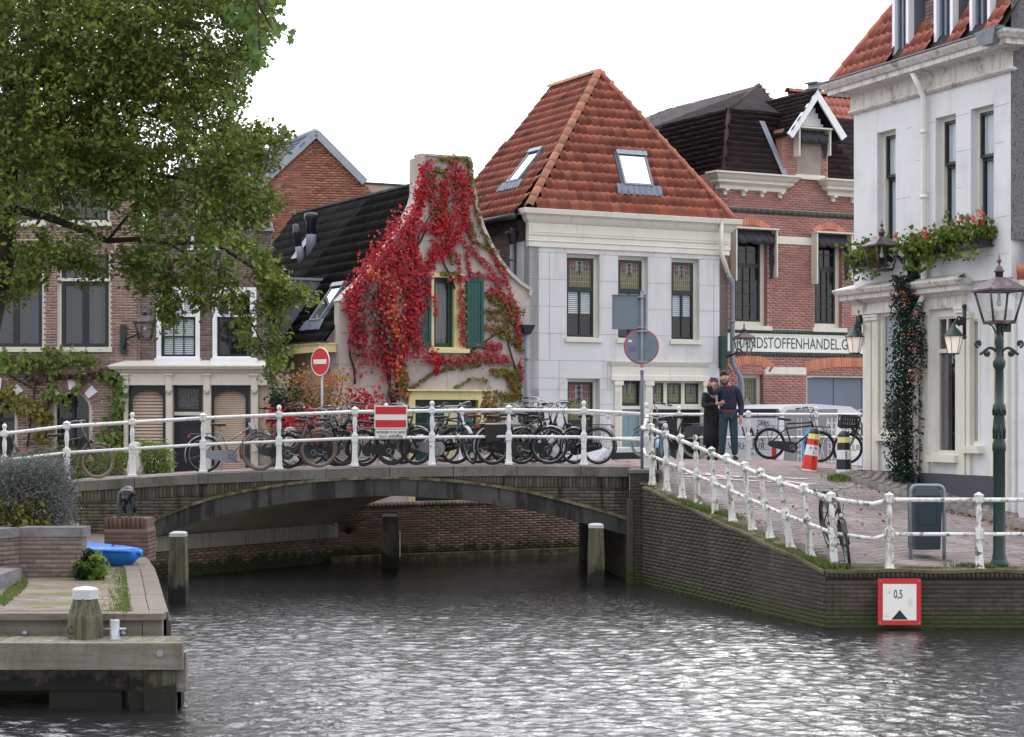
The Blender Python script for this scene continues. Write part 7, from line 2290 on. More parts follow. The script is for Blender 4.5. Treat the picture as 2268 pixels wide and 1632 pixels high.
def skin_obj(name,V,E,Rr,m,parent=None,sub=2,local=False,root=0):
 me=bpy.data.meshes.new(name);me.from_pydata([tuple(v)for v in V],E,[]);me.materials.append(m)
 o=link(name,me,parent,local)
 o.modifiers.new('skin','SKIN')
 for i,r in enumerate(Rr):
  sv=me.skin_vertices[0].data[i]
  sv.radius=r if isinstance(r,tuple)else(r,r);sv.use_root=(i==root)
 if sub:
  s_=o.modifiers.new('sub','SUBSURF');s_.levels=sub;s_.render_levels=sub
 o.modifiers['skin'].use_smooth_shade=True
 return o
bc=Vector((at(274,1146,PEY).x,PEY+.3,zt_))
K=.47
st=thing('baboon_statue','dark bronze baboon statue walking forward on the brick pedestal','statue',tuple(bc))
V=[(0,.22,.74),(0,.05,.80),(0,-.12,.84),(0,-.26,.74),(0,-.36,.60),(0,-.42,.50),(0,.36,.62),(.15,-.16,.66),(.17,-.2,.42),(.14,-.24,.18),(.13,-.28,.03),(-.15,-.16,.66),(-.19,-.26,.42),(-.15,-.38,.18),(-.13,-.42,.03),(.13,.3,.5),(.17,.2,.28),(.14,.3,.1),(.14,.24,.02),(-.13,.3,.5),(-.16,.24,.28),(-.14,.4,.1),(-.14,.34,.02),(0,.48,.66),(.02,.6,.5)]
E=[(0,1),(1,2),(2,3),(3,4),(4,5),(0,6),(2,7),(7,8),(8,9),(9,10),(2,11),(11,12),(12,13),(13,14),(6,15),(15,16),(16,17),(17,18),(6,19),(19,20),(20,21),(21,22),(6,23),(23,24)]
Rr=[.19,.21,.22,.17,.10,.06,.16,.11,.075,.05,.045,.11,.075,.05,.045,.1,.08,.045,.045,.1,.08,.045,.045,.04,.02]
V=[(bc.x+x*K*1.15,bc.y+y*K*1.15,bc.z+z*K)for x,y,z in V]
skin_obj('body',V,E,[r*K*1.15 for r in Rr],MT['bronze'],st,2)
b=MB();hb=bc+Vector((0,-.32*K,.70*K))
b.ball(hb,.135*K,12,9,(1,1.05,1.1));b.ball(hb+Vector((0,-.14*K,-.09*K)),.07*K,10,8,(.9,1.5,.8));b.ball(hb+Vector((0,-.09*K,.045*K)),.07*K,10,6,(1.5,.6,.35))
for s_ in(-1,1):b.ball(hb+Vector((s_*.135*K,.02,.02*K)),.035*K,8,6,(.5,1,1.2));b.ball(hb+Vector((s_*.05*K,-.13*K,.02*K)),.02*K,6,5)
b.build('head',MT['bronze'],st)
b=MB();b.ball(bc+Vector((0,-.02,.80*K)),.25*K,14,9,(1.0,1.1,.8));b.build('mane',MT['bronze'],st)
b=MB()
for sx_,yy in((.13,-.3),(-.13,-.44),(.14,.22),(-.14,.32)):
 q=bc+Vector((sx_*K*1.15,yy*K*1.15,.03*K));b.ball(q,.06*K,8,5,(1,1.4,.6))
 for f in range(4):b.tube([q+Vector(((f-1.5)*.025*K,-.05*K,0)),q+Vector(((f-1.5)*.034*K,-.12*K,-.01*K))],.014*K,5)
b.build('paws',MT['bronze'],st)
ky=thing('kayak','bright blue plastic kayak lying on the low left quay','kayak',tuple(at(250,1262,27.6)))
A_=at(120,1192,28.6);B_=at(304,1243,27.4)
A_.z=LQ+.28;B_.z=LQ+.19
n=22;m=14
vv=[]
for i in range(n+1):
 t=i/n;c=A_.lerp(B_,t)
 w=.34*min(1,(1-t)*2.6+.28)*min(1,t*3+.5)
 dp=.26*min(1,(1-t)*4.5+.35)
 rise=.03*t**3
 d_=(B_-A_).normalized();sd=Vector((-d_.y,d_.x,0)).normalized()
 for k in range(m):
  a=2*math.pi*k/m
  cx_,cz_=math.cos(a),math.sin(a)
  zz2=(cz_*dp if cz_<0 else cz_*.06)
  vv.append(c+sd*(cx_*w*(1.0 if cz_>-.3 else.92))+Vector((0,0,zz2+rise)))
ff=[(i*m+k,i*m+(k+1)%m,(i+1)*m+(k+1)%m,(i+1)*m+k)for i in range(n)for k in range(m)]
ff+=[tuple(reversed(range(m))),tuple(n*m+k for k in range(m))]
b=MB();b.add(vv,ff,True);b.build('hull',MT['kayak_blue'],ky)
b=MB()
for s_ in(0,m//2):b.tube([Vector(vv[i*m+s_])+Vector((0,0,.01))for i in range(n+1)],.018,6)
b.tube([B_+Vector((-.1,0,.02)),B_+Vector((.05,0,.03)),B_+Vector((.06,0,-.03))],.03,6)
b.build('gunwale',MT['kayak_blue'],ky)
b=MB();q=A_.lerp(B_,.72)+Vector((0,-.1,.07));b.tube([q,q+Vector((.05,0,.04)),q+Vector((.12,0,.02))],.01,5);b.build('grab_handle',MT['plastic_black'],ky)
# VAN AND CARS
def van():
 c0_=Vector((6.37,46.4,.98))
 f=Fr(c0_,Vector((.72,.69,0)).normalized())
 t=thing('van','grey and white scaffolding hire van parked behind the far railing','van',tuple(c0_))
 Lv,Hv,Wv=4.9,2.12,1.9
 prof=[(0.0,.32),(.0,1.15),(.04,1.75),(.12,2.14),(.26,2.24),(1.5,2.3),(2.9,2.24),(3.3,2.1),(3.95,1.32),(4.7,1.12),(4.88,.9),(4.9,.35)]
 MB().slab(f,prof[::-1][::-1],[],-Wv,0).build('body',MT['van_white'],t)
 b=MB();b.slab(f,[(.25,.5),(.25,2.08),(.4,2.16),(2.35,2.18),(2.25,1.3),(2.5,.5)],[],0,.006);b.build('side_graphic',MT['van_grey'],t)
 b=MB();b.box(f,.25,4.6,.62,.68,.006,.02);b.box(f,0.25,4.6,.72,.75,.006,.02);b.build('side_rail',MT['ink_white'],t)
 b=MB()
 for x in(.75,1.95,2.12):
  b.box(f,x,x+.018,.5,1.95,.006,.009);b.box(f,x+.14,x+.158,.5,1.95,.006,.009)
  for k in range(9):b.box(f,x+.018,x+.14,.55+k*.16,.567+k*.16,.006,.009)
 for(x0,y0,x1,y1)in((1.5,.5,1.95,1.95),(1.95,.5,1.5,1.95),(1.95,1.9,2.6,1.2),(1.2,1.95,1.95,1.5)):
  d=Vector((x1-x0,y1-y0)).normalized()*.01;e=Vector((-d.y,d.x))
  b.add([f.P(x0-e.x,y0-e.y,.008),f.P(x1-e.x,y1-e.y,.008),f.P(x1+e.x,y1+e.y,.008),f.P(x0+e.x,y0+e.y,.008)],[(0,1,2,3)])
 b.build('scaffold_print',MT['ink_white'],t)
 b=MB();b.slab(f,[(1.2+.27*math.cos(q)*(1+.05*math.sin(5*q)),1.25+.46*math.sin(q))for q in np.linspace(0,2*math.pi,25)[:-1]],[],.006,.011);b.build('blue_blot',MT['sticker_blue'],t)
 b=MB();b.slab(f,rectpts(2.3,1.0,3.3,1.85),[],0,.007);b.build('white_panel',MT['sign_white'],t)
 text(t,'BLAAK',f,2.8,1.62,.008,.34,MT['ink_black'],.95,shear=.2)
 text(t,'VERHUUR',f,2.8,1.2,.008,.22,MT['ink_grey'],1.0)
 for x in(.95,3.95):
  for c in(-.02,-Wv+.02+.2):
   b=MB();b.lathe([(.33,0),(.33,.2),(.24,.21)],f.P(x,.33,c-.2),f.n,20);w=b.build('tyre',MT['rubber'],t)
   b=MB();b.lathe([(.22,.2),(.2,.215),(.05,.22),(0,.22)],f.P(x,.33,c-.2),f.n,14);b.build('rim',MT['chrome'],w)
 b=MB();b.slab(f,[(3.0,1.4),(3.05,1.9),(3.3,1.9),(3.85,1.4)],[],.0,.006);b.build('side_window',MT['door_dark'],t)
 rf=Fr(f.P(-.012,0,-Wv),f.n)
 MB().box(rf,.02,Wv-.02,.34,1.96,-.01,.012).build('rear_door',MT['van_white'],t)
 b=MB();b.box(rf,.03,Wv-.03,1.99,2.18,-.08,.03);b.build('roof_spoiler',MT['van_black'],t)
 b=MB();b.box(rf,.4,.7,2.03,2.09,.03,.04);b.build('brake_light',MT['red_lens'],t)
 b=MB();b.box(rf,Wv/2-.008,Wv/2+.008,.36,1.74,.012,.016);b.box(rf,.05,Wv-.05,1.2,1.206,.012,.015);b.box(rf,.05,Wv-.05,1.5,1.506,.012,.015);b.build('door_gap',MT['van_black'],t)
 text(t,'STEIGERS',rf,Wv*.70,1.85,.014,.17,MT['ink_grey'],1.0,shear=.2)
 text(t,'BLAAK',rf,Wv*.46,1.58,.014,.42,MT['ink_black'],1.1,shear=.2)
 text(t,'VERHUUR',rf,Wv*.50,1.27,.014,.25,MT['ink_grey'],1.05)
 text(t,'Sinds 196',rf,Wv*.62,1.09,.014,.12,MT['ink_grey'],1.0)
 MB().box(rf,0,Wv,.2,.38,-.1,.1).build('bumper',MT['van_black'],t)
 for s_ in(.02,Wv-.16):MB().box(rf,s_,s_+.13,.75,1.3,-.02,.02).build('tail_light',MT['red_lens'],t)
van()
def hatch(label,c,u,m):
 f=Fr(c,u);t=thing('parked_car',label,'car',tuple(c),'cars parked on the far bank')
 prof=[(0,.3),(0.02,.72),(.15,.88),(.55,1.2),(.9,1.27),(2.0,1.27),(2.6,.92),(3.5,.8),(3.7,.6),(3.7,.3)]
 MB().slab(f,prof,[],-1.6,0).build('body',MT[m],t)
 b=MB();b.slab(f,[(.4,.93),(.68,1.17),(1.9,1.18),(2.35,.93)],[],0,.006);b.build('side_window',MT['door_dark'],t)
 for x in(.7,2.95):
  b=MB();b.lathe([(.3,0),(.3,.18)],f.P(x,.3,-.16),f.n,18);w=b.build('tyre',MT['rubber'],t)
  b=MB();b.lathe([(.2,.18),(.17,.2),(0,.2)],f.P(x,.3,-.16),f.n,12);b.build('rim',MT['chrome'],w)
hatch('silver hatchback parked in front of the creeper house behind the bicycles',VF.P(2.0,.98,2.6),UF,'car_silver')
hatch('white hatchback parked in front of the grey house behind the bicycles',GF.P(.1,.98,2.4),UF,'van_white')
# BICYCLES
def make_bike(name,label,rear,front,style='men',frame='bike_black',tyre='rubber',rimm='chrome',steer=0.0,lean=0.0,fender='bike_black',case='bike_black',rack='bike_black',bars='city',frack=False,crate=False,bags=None,barsm='chrome',saddle='saddle_black',light=True,fat=1.0,H=1.0,coat=False,group='bicycles parked on and around the bridge'):
 rear,front=Vector(rear),Vector(front)
 d=front-rear;Lb=d.length;d.normalize()
 c=(rear+front)/2
 t=thing(name,label,'bicycle',tuple(c),group)
 yaw=math.atan2(d.y,d.x);pitch=math.asin(d.z)
 t.matrix_basis=Matrix.Translation(c)@Matrix.Rotation(yaw,4,'Z')@Matrix.Rotation(-pitch,4,'Y')@Matrix.Rotation(lean,4,'X')@Matrix.Scale(H,4)
 R=.345;wb=1.10
 ra,fa=Vector((-wb/2,0,R)),Vector((wb/2,0,R))
 h0,h1=Vector((.40,0,.70)),Vector((.335,0,.90))
 ax=(h1-h0).normalized()
 Rs=Matrix.Translation(h0)@Matrix.Rotation(steer,4,ax)@Matrix.Translation(-h0)
 def sp(p):return Rs@Vector(p)
 def sv(v):return(Rs.to_3x3()@Vector(v))
 def part(mb,nm,m,par=t):
  return link(nm,mb.mesh(nm,MT[m]),par,local=True)
 bb=Vector((-.06,0,.29));sc_=Vector((-.20,0,.70));st_=Vector((-.235,0,.88 if style=='men' else.84))
 b=MB();r=.0165*fat
 if style=='men':
  b.tube([h0+ax*.16,Vector((-.19,0,.79))],r,7);b.tube([h0+ax*.03,bb],r*1.15,7)
 elif style=='double':
  b.tube([h0+ax*.17,Vector((-.19,0,.80))],r,7);b.tube([h0+ax*.10,Vector((-.18,0,.70))],r,7);b.tube([h0+ax*.0,bb],r*1.15,7)
 elif style=='step':
  pts=[h0+ax*.12,Vector((.28,0,.58)),Vector((.12,0,.40)),Vector((-.02,0,.33)),bb]
  b.tube(pts,r*1.2,7);pts2=[h0+ax*.02,Vector((.25,0,.48)),Vector((.08,0,.32)),bb];b.tube(pts2,r,7)
 else:
  b.tube([h0+ax*.14,Vector((-.16,0,.52))],r,7);b.tube([h0+ax*.02,bb],r*1.2,7)
 b.tube([bb,sc_,Vector((-.215,0,.76))],r,7)
 for s_ in(-1,1):
  b.tube([bb+Vector((0,s_*.03,0)),ra+Vector((0,s_*.06,0))],r*.7,6)
  b.tube([Vector((-.19,s_*.015,.72)),ra+Vector((0,s_*.06,0))],r*.6,6)
 b.tube([h0-ax*.02,h1+ax*.01],r*1.35,8);b.tube([bb-Vector((0,.04,0)),bb+Vector((0,.04,0))],r*1.5,8)
 part(b,'frame',frame)
 b=MB();crown=h0-ax*.04
 for s_ in(-1,1):
  b.tube([sp(h0),sp(crown+Vector((0,s_*.045,0))),sp(Vector((.47,s_*.055,.47))),sp(fa+Vector((0,s_*.055,0)))],r*.75,6)
 part(b,'fork',frame)
 def wheel(cn,axd,nm):
  cn=Vector(cn);axd=Vector(axd).normalized()
  x=Vector((0,0,1));x=(x-axd*x.dot(axd)).normalized();y=axd.cross(x)
  b=MB()
  b.lathe([(.022,-.045),(.022,.045)],cn,axd,10);b.lathe([(.032,-.03),(.032,.03)],cn,axd,10)if nm=='rear_wheel' else None
  for k in range(26):
   a=2*math.pi*k/26;a2=a+(.5 if k%2 else-.5)
   o_=axd*(.03 if k%4<2 else-.03)
   b.tube([cn+(x*math.cos(a2)+y*math.sin(a2))*.02+o_,cn+(x*math.cos(a)+y*math.sin(a))*.30],.0016,3)
  w=part(b,nm,'spoke')
  b=MB();b.torus(cn,axd,R-.022,.021*(1+(fat-1)*.5),36,7);part(b,'tyre',tyre,w)
  b=MB();b.torus(cn,axd,R-.052,.014,36,5);part(b,'rim',rimm,w)
  return w
 wheel(ra,(0,1,0),'rear_wheel');wheel(sp(fa),sv((0,1,0)),'front_wheel')
 def fend(cn,a0,a1,tr):
  n=14;v=[]
  for i in range(n+1):
   a=a0+(a1-a0)*i/n
   for k,w in enumerate((-.032,-.018,.018,.032)):
    rr=R+.018+(.012 if k in(1,2)else 0)
    v.append(tr(Vector(cn)+Vector((math.cos(a)*rr,w,math.sin(a)*rr))))
  b=MB();b.add(v,[(i*4+k,i*4+k+1,(i+1)*4+k+1,(i+1)*4+k)for i in range(n)for k in range(3)],True)
  for a in(a0 if a0<0 else a1,):
   pass
  aa=a1-.15 if cn[0]<0 else a0+.1
  for s_ in(-1,1):
   b.tube([tr(Vector(cn)+Vector((0,s_*.055,0))),tr(Vector(cn)+Vector((math.cos(aa)*(R+.02),s_*.03,math.sin(aa)*(R+.02))))],.003,4)
  return b
 if fender:
  part(fend(ra,.55,math.pi+.35,lambda p:p),'fender',fender);part(fend(fa,.75,math.pi-.1,sp),'fender',fender)
 if case=='open':
  b=MB();b.torus(bb+Vector((0,-.05,0)),(0,1,0),.09,.006,24,4)
  b.tube([bb+Vector((0,-.05,.09)),ra+Vector((0,-.05,.035))],.004,4);b.tube([bb+Vector((0,-.05,-.09)),ra+Vector((0,-.05,-.035))],.004,4)
  part(b,'chain','chrome')
 else:
  b=MB();cy=-.065;pts=[]
  for k in range(12):a=-math.pi/2+math.pi*k/11;pts.append((bb.x+.125*math.cos(a),bb.z+.125*math.sin(a)))
  for k in range(8):a=math.pi/2+math.pi*k/7;pts.append((ra.x+.02+.065*math.cos(a),ra.z+.065*math.sin(a)))
  f_=Fr((0,cy,0),(1,0,0));b.slab(f_,pts,[],-.03,.012);cc_=part(b,'chain_case',case)
  b=MB();b.torus(bb+Vector((0,cy-.014,0)),(0,1,0),.05,.008,18,5);part(b,'crank_ring','chrome',cc_)
 b=MB();an=.9+(hash(label)%7)*.4
 for s_ in(-1,1):
  q=bb+Vector((math.cos(an)*.17,0,math.sin(an)*.17))*1*s_-bb*(s_-1)if False else bb+Vector((math.cos(an)*.17*s_,s_*.085,math.sin(an)*.17*s_))
  b.tube([bb+Vector((0,s_*.085,0)),q],.009,6);b.box(Fr(q,(1,0,0)),-.045,.045,-.012,.012,-.09 if s_<0 else-.0,.0 if s_<0 else.09)
 part(b,'crank','chrome')
 b=MB();b.tube([Vector((-.21,0,.74)),st_+Vector((-.01,0,.04))],.012,7);part(b,'seat_post','chrome')
 so=st_+Vector((-.02,0,.06));b=MB()
 prof=[(-.14,.075,.0),(-.11,.095,.012),(-.05,.09,.008),(0.02,.05,0.0),(.09,.03,.0),(.135,.02,-.008)]
 v=[]
 for x_,w_,z_ in prof:
  for k in range(8):
   a=2*math.pi*k/8;v.append(so+Vector((x_,math.cos(a)*w_,z_+(math.sin(a)*.022 if math.sin(a)>0 else math.sin(a)*.035))))
 ff=[(i*8+k,i*8+(k+1)%8,(i+1)*8+(k+1)%8,(i+1)*8+k)for i in range(5)for k in range(8)]+[tuple(reversed(range(8))),tuple(40+k for k in range(8))]
 b.add(v,ff,True)
 part(b,'saddle',saddle)
 top=h1+ax*(.17 if bars!='sport' else.12)+Vector((.03,0,0))
 b=MB();b.tube([sp(h1-ax*.02),sp(h1+ax*.12),sp(top)],.012,7);part(b,'stem',barsm)
 if bars=='city':
  arc=[(0,0),(.02,.09),(.03,.17),(-.03,.25),(-.13,.28),(-.20,.285)];up=[0,.02,.035,.03,.01,.0]
 elif bars=='high':
  arc=[(0,0),(.02,.1),(.0,.2),(-.08,.27),(-.2,.30),(-.25,.30)];up=[0,.05,.11,.12,.10,.09]
 else:
  arc=[(0,0),(.0,.1),(-.01,.2),(-.03,.27),(-.05,.31),(-.06,.33)];up=[0,.01,.02,.02,.02,.02]
 pts=[top+Vector((x_,-y_,u_))for(x_,y_),u_ in reversed(list(zip(arc,up)))]+[top+Vector((x_,y_,u_))for(x_,y_),u_ in list(zip(arc,up))[1:]]
 b=MB();b.tube([sp(p)for p in pts],.011,7);hb=part(b,'handlebar',barsm)
 for e0,e1 in((pts[0],pts[1]),(pts[-1],pts[-2])):
  b=MB();dd_=(e1-e0).normalized();b.tube([sp(e0-dd_*.02),sp(e0+dd_*.09)],.0175,8);part(b,'grip','plastic_black',hb)
  b=MB();q=e0+dd_*.12;b.tube([sp(q),sp(q+Vector((.05,0,-.03))),sp(q+Vector((-.02,0,-.045))-dd_*.1)],.005,5);part(b,'brake_lever','chrome',hb)
 b=MB();q=top+Vector((.0,.06,.03));b.ball(sp(q),.026,8,5,(1,1,.7));part(b,'bell','chrome',hb)
 b=MB()
 for s_ in(-1,1):b.tube([sp(top+Vector((.02,s_*.2,.02))),sp(top+Vector((.09,s_*.1,.0))),sp(h0+Vector((.06,s_*.03,.08))),sp(h0+Vector((.0,s_*.02,-.05)))],.0035,4)
 part(b,'cable','plastic_black')
 if light:
  b=MB();q=sp(h0+Vector((.06,0,.05)));b.lathe([(.025,-.04),(.038,0),(.038,.02),(.0,.025)],q,sv((1,0,0)),12);hl=part(b,'headlight','plastic_black')
  b=MB();b.lathe([(.03,.022),(.028,.03),(0,.032)],q,sv((1,0,0)),12);part(b,'lens','ink_white',hl)
 if rack:
  b=MB();z_=.74
  for s_ in(-.06,.06):
   b.tube([Vector((-.24,s_*.6,z_)),Vector((-.36,s_,z_)),Vector((-.80,s_,z_)),Vector((-.82,0,z_))],.006,5);b.tube([ra+Vector((0,s_,0)),Vector((-.66,s_,z_))],.005,5);b.tube([ra+Vector((0,s_,0)),Vector((-.48,s_,z_))],.005,5)
  b.tube([Vector((-.3,0,z_)),Vector((-.8,0,z_))],.005,5)
  for x_ in(-.4,-.55,-.7):b.tube([Vector((x_,-.06,z_)),Vector((x_,.06,z_))],.004,4)
  rk=part(b,'luggage_rack',rack)
  b=MB();b.box(Fr((-.83,0,.7),(0,1,0)),-.035,.035,-.02,.025,-.02,.02);part(b,'tail_light','red_lens',rk)
 if bags:
  for s_ in(-1,1):
   b=MB();b.hexa([(-.74,s_*.07,.42),(-.40,s_*.07,.42),(-.40,s_*.19,.43),(-.74,s_*.19,.43),(-.76,s_*.065,.74),(-.38,s_*.065,.74),(-.38,s_*.20,.73),(-.76,s_*.20,.73)]);part(b,'pannier',bags)
 if coat:
  b=MB();pts=[(-.46,.30),(-.2,.44),(-.3,.69),(-.60,.72),(-.86,.62),(-.9,.40)]
  for s_ in(-1,1):b.slab(Fr((0,s_*.05,0),(1,0,0)),[(-.28,.42),(-.32,.68),(-.55,.715),(-.78,.66),(-.88,.5),(-.6,.50)][::-1],[],-.003,.003)
  part(b,'coat_guard','fabric_grey')
 if frack or crate:
  b=MB();z_=.78
  for s_ in(-.13,.13):
   b.tube([sp(Vector((.40,s_,z_))),sp(Vector((.74,s_,z_)))],.007,5);b.tube([sp(fa+Vector((0,s_*.45,0))),sp(Vector((.66,s_*.9,z_)))],.006,5)
  for x_ in(.40,.5,.62,.74):b.tube([sp(Vector((x_,-.13,z_))),sp(Vector((x_,.13,z_)))],.006,5)
  b.tube([sp(Vector((.40,-.13,z_))),sp(Vector((.36,-.1,z_+.18))),sp(Vector((.36,.1,z_+.18))),sp(Vector((.40,.13,z_)))],.006,5)
  part(b,'front_rack','plastic_black')
 if crate:
  M3=Rs.to_3x3();f_=Fr(sp(Vector((.36,0,.80))),M3@Vector((1,0,0)),M3@Vector((0,0,1)))
  b=MB();w_,d_,h_=.42,.29,.27
  for c0_,c1_ in((-d_/2,-d_/2+.012),(d_/2-.012,d_/2)):
   b.box(f_,0,w_,0,.05,c0_,c1_);b.box(f_,0,w_,h_-.05,h_,c0_,c1_)
   for k in range(9):b.box(f_,k*(w_-.02)/8,k*(w_-.02)/8+.02,.05,h_-.05,c0_,c1_)
   b.box(f_,0.0,w_,.13,.15,c0_-.0,c1_)
  for a0_,a1_ in((0,.012),(w_-.012,w_)):
   b.box(f_,a0_,a1_,0,.16,-d_/2,d_/2);b.box(f_,a0_,a1_,h_-.03,h_,-d_/2,d_/2);b.box(f_,a0_,a1_,.16,h_-.03,-d_/2,-.06);b.box(f_,a0_,a1_,.16,h_-.03,.06,d_/2)
  b.box(f_,0,w_,0,.012,-d_/2,d_/2)
  part(b,'crate','plastic_black')
 b=MB();b.tube([Vector((-.16,.05,.30)),Vector((-.2,.16,.01))],.007,5);part(b,'kickstand','chrome')
 return t
def bike_px(xr,xf,Y,label,away=1,**kw):
 """rear and front wheel centres at picture columns xr, xf, middle at depth Y"""
 s_=FPX/Y
 dx=(xf-xr)/s_;dy=math.sqrt(max(0.0,1.1**2-dx*dx))*away
 xm=(xr+xf)/2
 X=(xm-CX)/s_
 r=Vector((X-dx/2,Y-dy/2,0));f=Vector((X+dx/2,Y+dy/2,0))
 def gg(p):
  z=G(p.x,p.y)if p.x<2.2 or p.y<36.5 else G(p.x,min(p.y,40.5))
  return z+.012
 r.z,f.z=gg(r),gg(f)
 kw.setdefault('H',RS.uniform(.94,1.04));kw.setdefault('steer',RS.uniform(-.45,.45));kw.setdefault('lean',RS.uniform(-.05,.07))
 return make_bike('bicycle',label,r,f,**kw)
Y1=35.9
bike_px(-58,57,36.8,'pale framed bicycle with grey tyres behind the grey bush, leftmost of all',frame='bike_green',tyre='rubber_grey',style='step',light=False)
bike_px(98,218,36.0,'dark roadster with brown tyres in front of the arched windows',frame='bike_brown',tyre='rubber_brown',style='men',bars='high',fender='bike_black',barsm='bike_silver',case='bike_black')
bike_px(456,578,Y1,'silver bicycle with silver chain case and white rims before the cream shopfront',frame='bike_silver',case='bike_silver',fender='bike_silver',style='low',bars='sport',rack='bike_black',tyre='rubber')
bike_px(582,703,35.85,'black bicycle with brown tyres and front rack, right of the stone bollard',frame='bike_brown',tyre='rubber_brown',style='step',frack=True,fat=1.3,bars='high',barsm='bike_black',steer=-.1)
bike_px(868,745,36.55,'black thick framed city bicycle facing left beneath the no entry sign',frame='bike_black',style='men',fat=1.5,rimm='bike_black',bars='high',barsm='bike_black',steer=.25,bags=None)
bike_px(804,924,35.95,'black bicycle with long black chain case behind the barred waterway sign',frame='bike_black',style='low',case='bike_black',bars='high',rimm='bike_black')
bike_px(921,1040,36.25,'navy trekking bicycle with grey chain case and front wheel turned out',frame='bike_navy',style='men',case='bike_silver',fender='bike_silver',steer=-.85,bars='city',away=-1)
bike_px(1093,1214,35.9,'black bicycle with silver luggage rack and dark panniers right of the green door',frame='bike_black',style='low',rack='bike_silver',bags='plastic_black',bars='high',fender='bike_silver')
bike_px(1154,1272,36.35,'black step-through bicycle with tall chrome handlebar before the left grey pier',frame='bike_black',style='step',bars='high',fender='bike_silver',steer=.2)
bike_px(1322,1208,36.7,'black bicycle with flat rear rack facing left before the grey house shop',frame='bike_black',style='step',bars='high',rack='plastic_black',case='bike_black')
bike_px(655,765,37.7,'black bicycle standing behind the brown tyred one in the second row',frame='bike_black',style='men',bars='city',tyre='rubber')
bike_px(870,985,37.9,'grey framed bicycle in the second row behind the waterway sign',frame='bike_silver',style='step',bars='city',bags='leather_brown')
bike_px(1078,970,38.2,'black bicycle facing left in the second row in front of the green door',frame='bike_black',style='men',tyre='rubber_brown',bars='high',saddle='leather_brown')
bike_px(640,760,36.35,'black bicycle with black rims tangled right of the stone bollard',frame='bike_black',style='men',rimm='bike_black',bars='high')
bike_px(1010,890,36.7,'black left facing bicycle packed in behind the navy one',frame='bike_black',style='step',rimm='bike_black',bars='city',fender='bike_black')
bike_px(1120,1238,36.7,'black bicycle with black rims between the pannier bike and the tall chrome one',frame='bike_black',style='men',rimm='bike_black',bars='high')
bike_px(1060,1180,37.1,'dark bicycle with a black crate in the thick of the row',frame='bike_brown',style='step',rimm='bike_black',bars='high',crate=True)
bike_px(690,800,38.6,'dark bicycle with a brown leather saddle bag in the back row left',frame='bike_navy',style='men',bags='leather_brown',bars='city')
bike_px(1150,1040,38.4,'dark grey bicycle facing left half hidden in the back row',frame='bike_green',style='step',bars='city')
bike_px(1546,1426,41.2,'black ladies bicycle with grey coat guard facing left on the far railing',frame='bike_black',style='low',coat=True,tyre='rubber_grey',bars='high',away=1)
bike_px(1699,1817,40.6,'black double tube bicycle with front rack right of the couple',frame='bike_black',style='double',rimm='bike_black',frack=True,bars='high',fat=1.15,steer=.12)
bike_px(1990,1873,40.2,'grey green bicycle carrying a black crate at the white house corner',frame='bike_green',style='low',crate=True,rimm='bike_black',bars='high',fat=1.1)
r=at(1478,1060,36.0);f=at(1461,1078,34.95);r.z=2.0;f.z=G(f.x,f.y)+.0
make_bike('bicycle','steel blue bicycle squeezed between the first ramp posts facing the viewer',r,f,frame='bike_steel',style='low',bars='city',steer=.1,lean=.06,fender='bike_steel')
r=at(1838,1230,28.75);f=at(1876,1262,27.72);r.z=G(r.x,r.y)+.01;f.z=.815
make_bike('bicycle','black bicycle with round headlight leaning on the bend of the quay railing',r,f,frame='bike_black',style='low',bars='city',steer=-.12,lean=.14,H=1.04)
# PEOPLE
MP=Vector(((1613-CX)/(FPX/38.6),38.6,0));MP.z=G(MP.x,MP.y)+.012
def person(name,label,base,joints,edges,radii):
 t=thing(name,label,'person',tuple(base))
 return t
def pj(zx,zy,y=0.0):return Vector(((zx-440)*.00244,y,(1412-zy)*.00244))
def world(base,v):return base+Vector(v)
man=thing('person','dark haired bearded man in navy jacket and jeans holding up a phone','person',tuple(MP))
J=dict(pel=(0,.0,.94),wst=(0,0,1.06),chs=(-.0,.0,1.28),nkb=(-.03,-.01,1.46),nk=(-.05,-.02,1.52),hd=(-.075,-.04,1.62),cr=(-.08,-.02,1.70),lsh=(.175,.01,1.405),lel=(.262,.03,1.12),lwr=(.245,-.05,.88),lhd=(.24,-.07,.80),rsh=(-.175,-.02,1.40),rel=(-.36,-.20,1.345),rwr=(-.43,-.40,1.49),rhd=(-.42,-.43,1.56),lhp=(.09,0,.90),lkn=(.115,-.01,.50),lan=(.135,.02,.09),lto=(.16,-.15,.035),rhp=(-.09,0,.90),rkn=(-.11,-.02,.50),ran=(-.13,.02,.09),rto=(-.16,-.14,.035))
def build_fig(base,keys,E,Rr,m,nm,par,sub=2):
 V=[world(base,J[k])for k in keys];idx={k:i for i,k in enumerate(keys)}
 return skin_obj(nm,V,[(idx[a],idx[b_])for a,b_ in E],[Rr[k]for k in keys],m,par,sub)
bk=['pel','wst','chs','nkb','nk','hd','cr','lsh','lel','lwr','lhd','rsh','rel','rwr','rhd','lhp','lkn','lan','rhp','rkn','ran']
bE=[('pel','wst'),('wst','chs'),('chs','nkb'),('nkb','nk'),('nk','hd'),('hd','cr'),('nkb','lsh'),('lsh','lel'),('lel','lwr'),('lwr','lhd'),('nkb','rsh'),('rsh','rel'),('rel','rwr'),('rwr','rhd'),('pel','lhp'),('lhp','lkn'),('lkn','lan'),('pel','rhp'),('rhp','rkn'),('rkn','ran')]
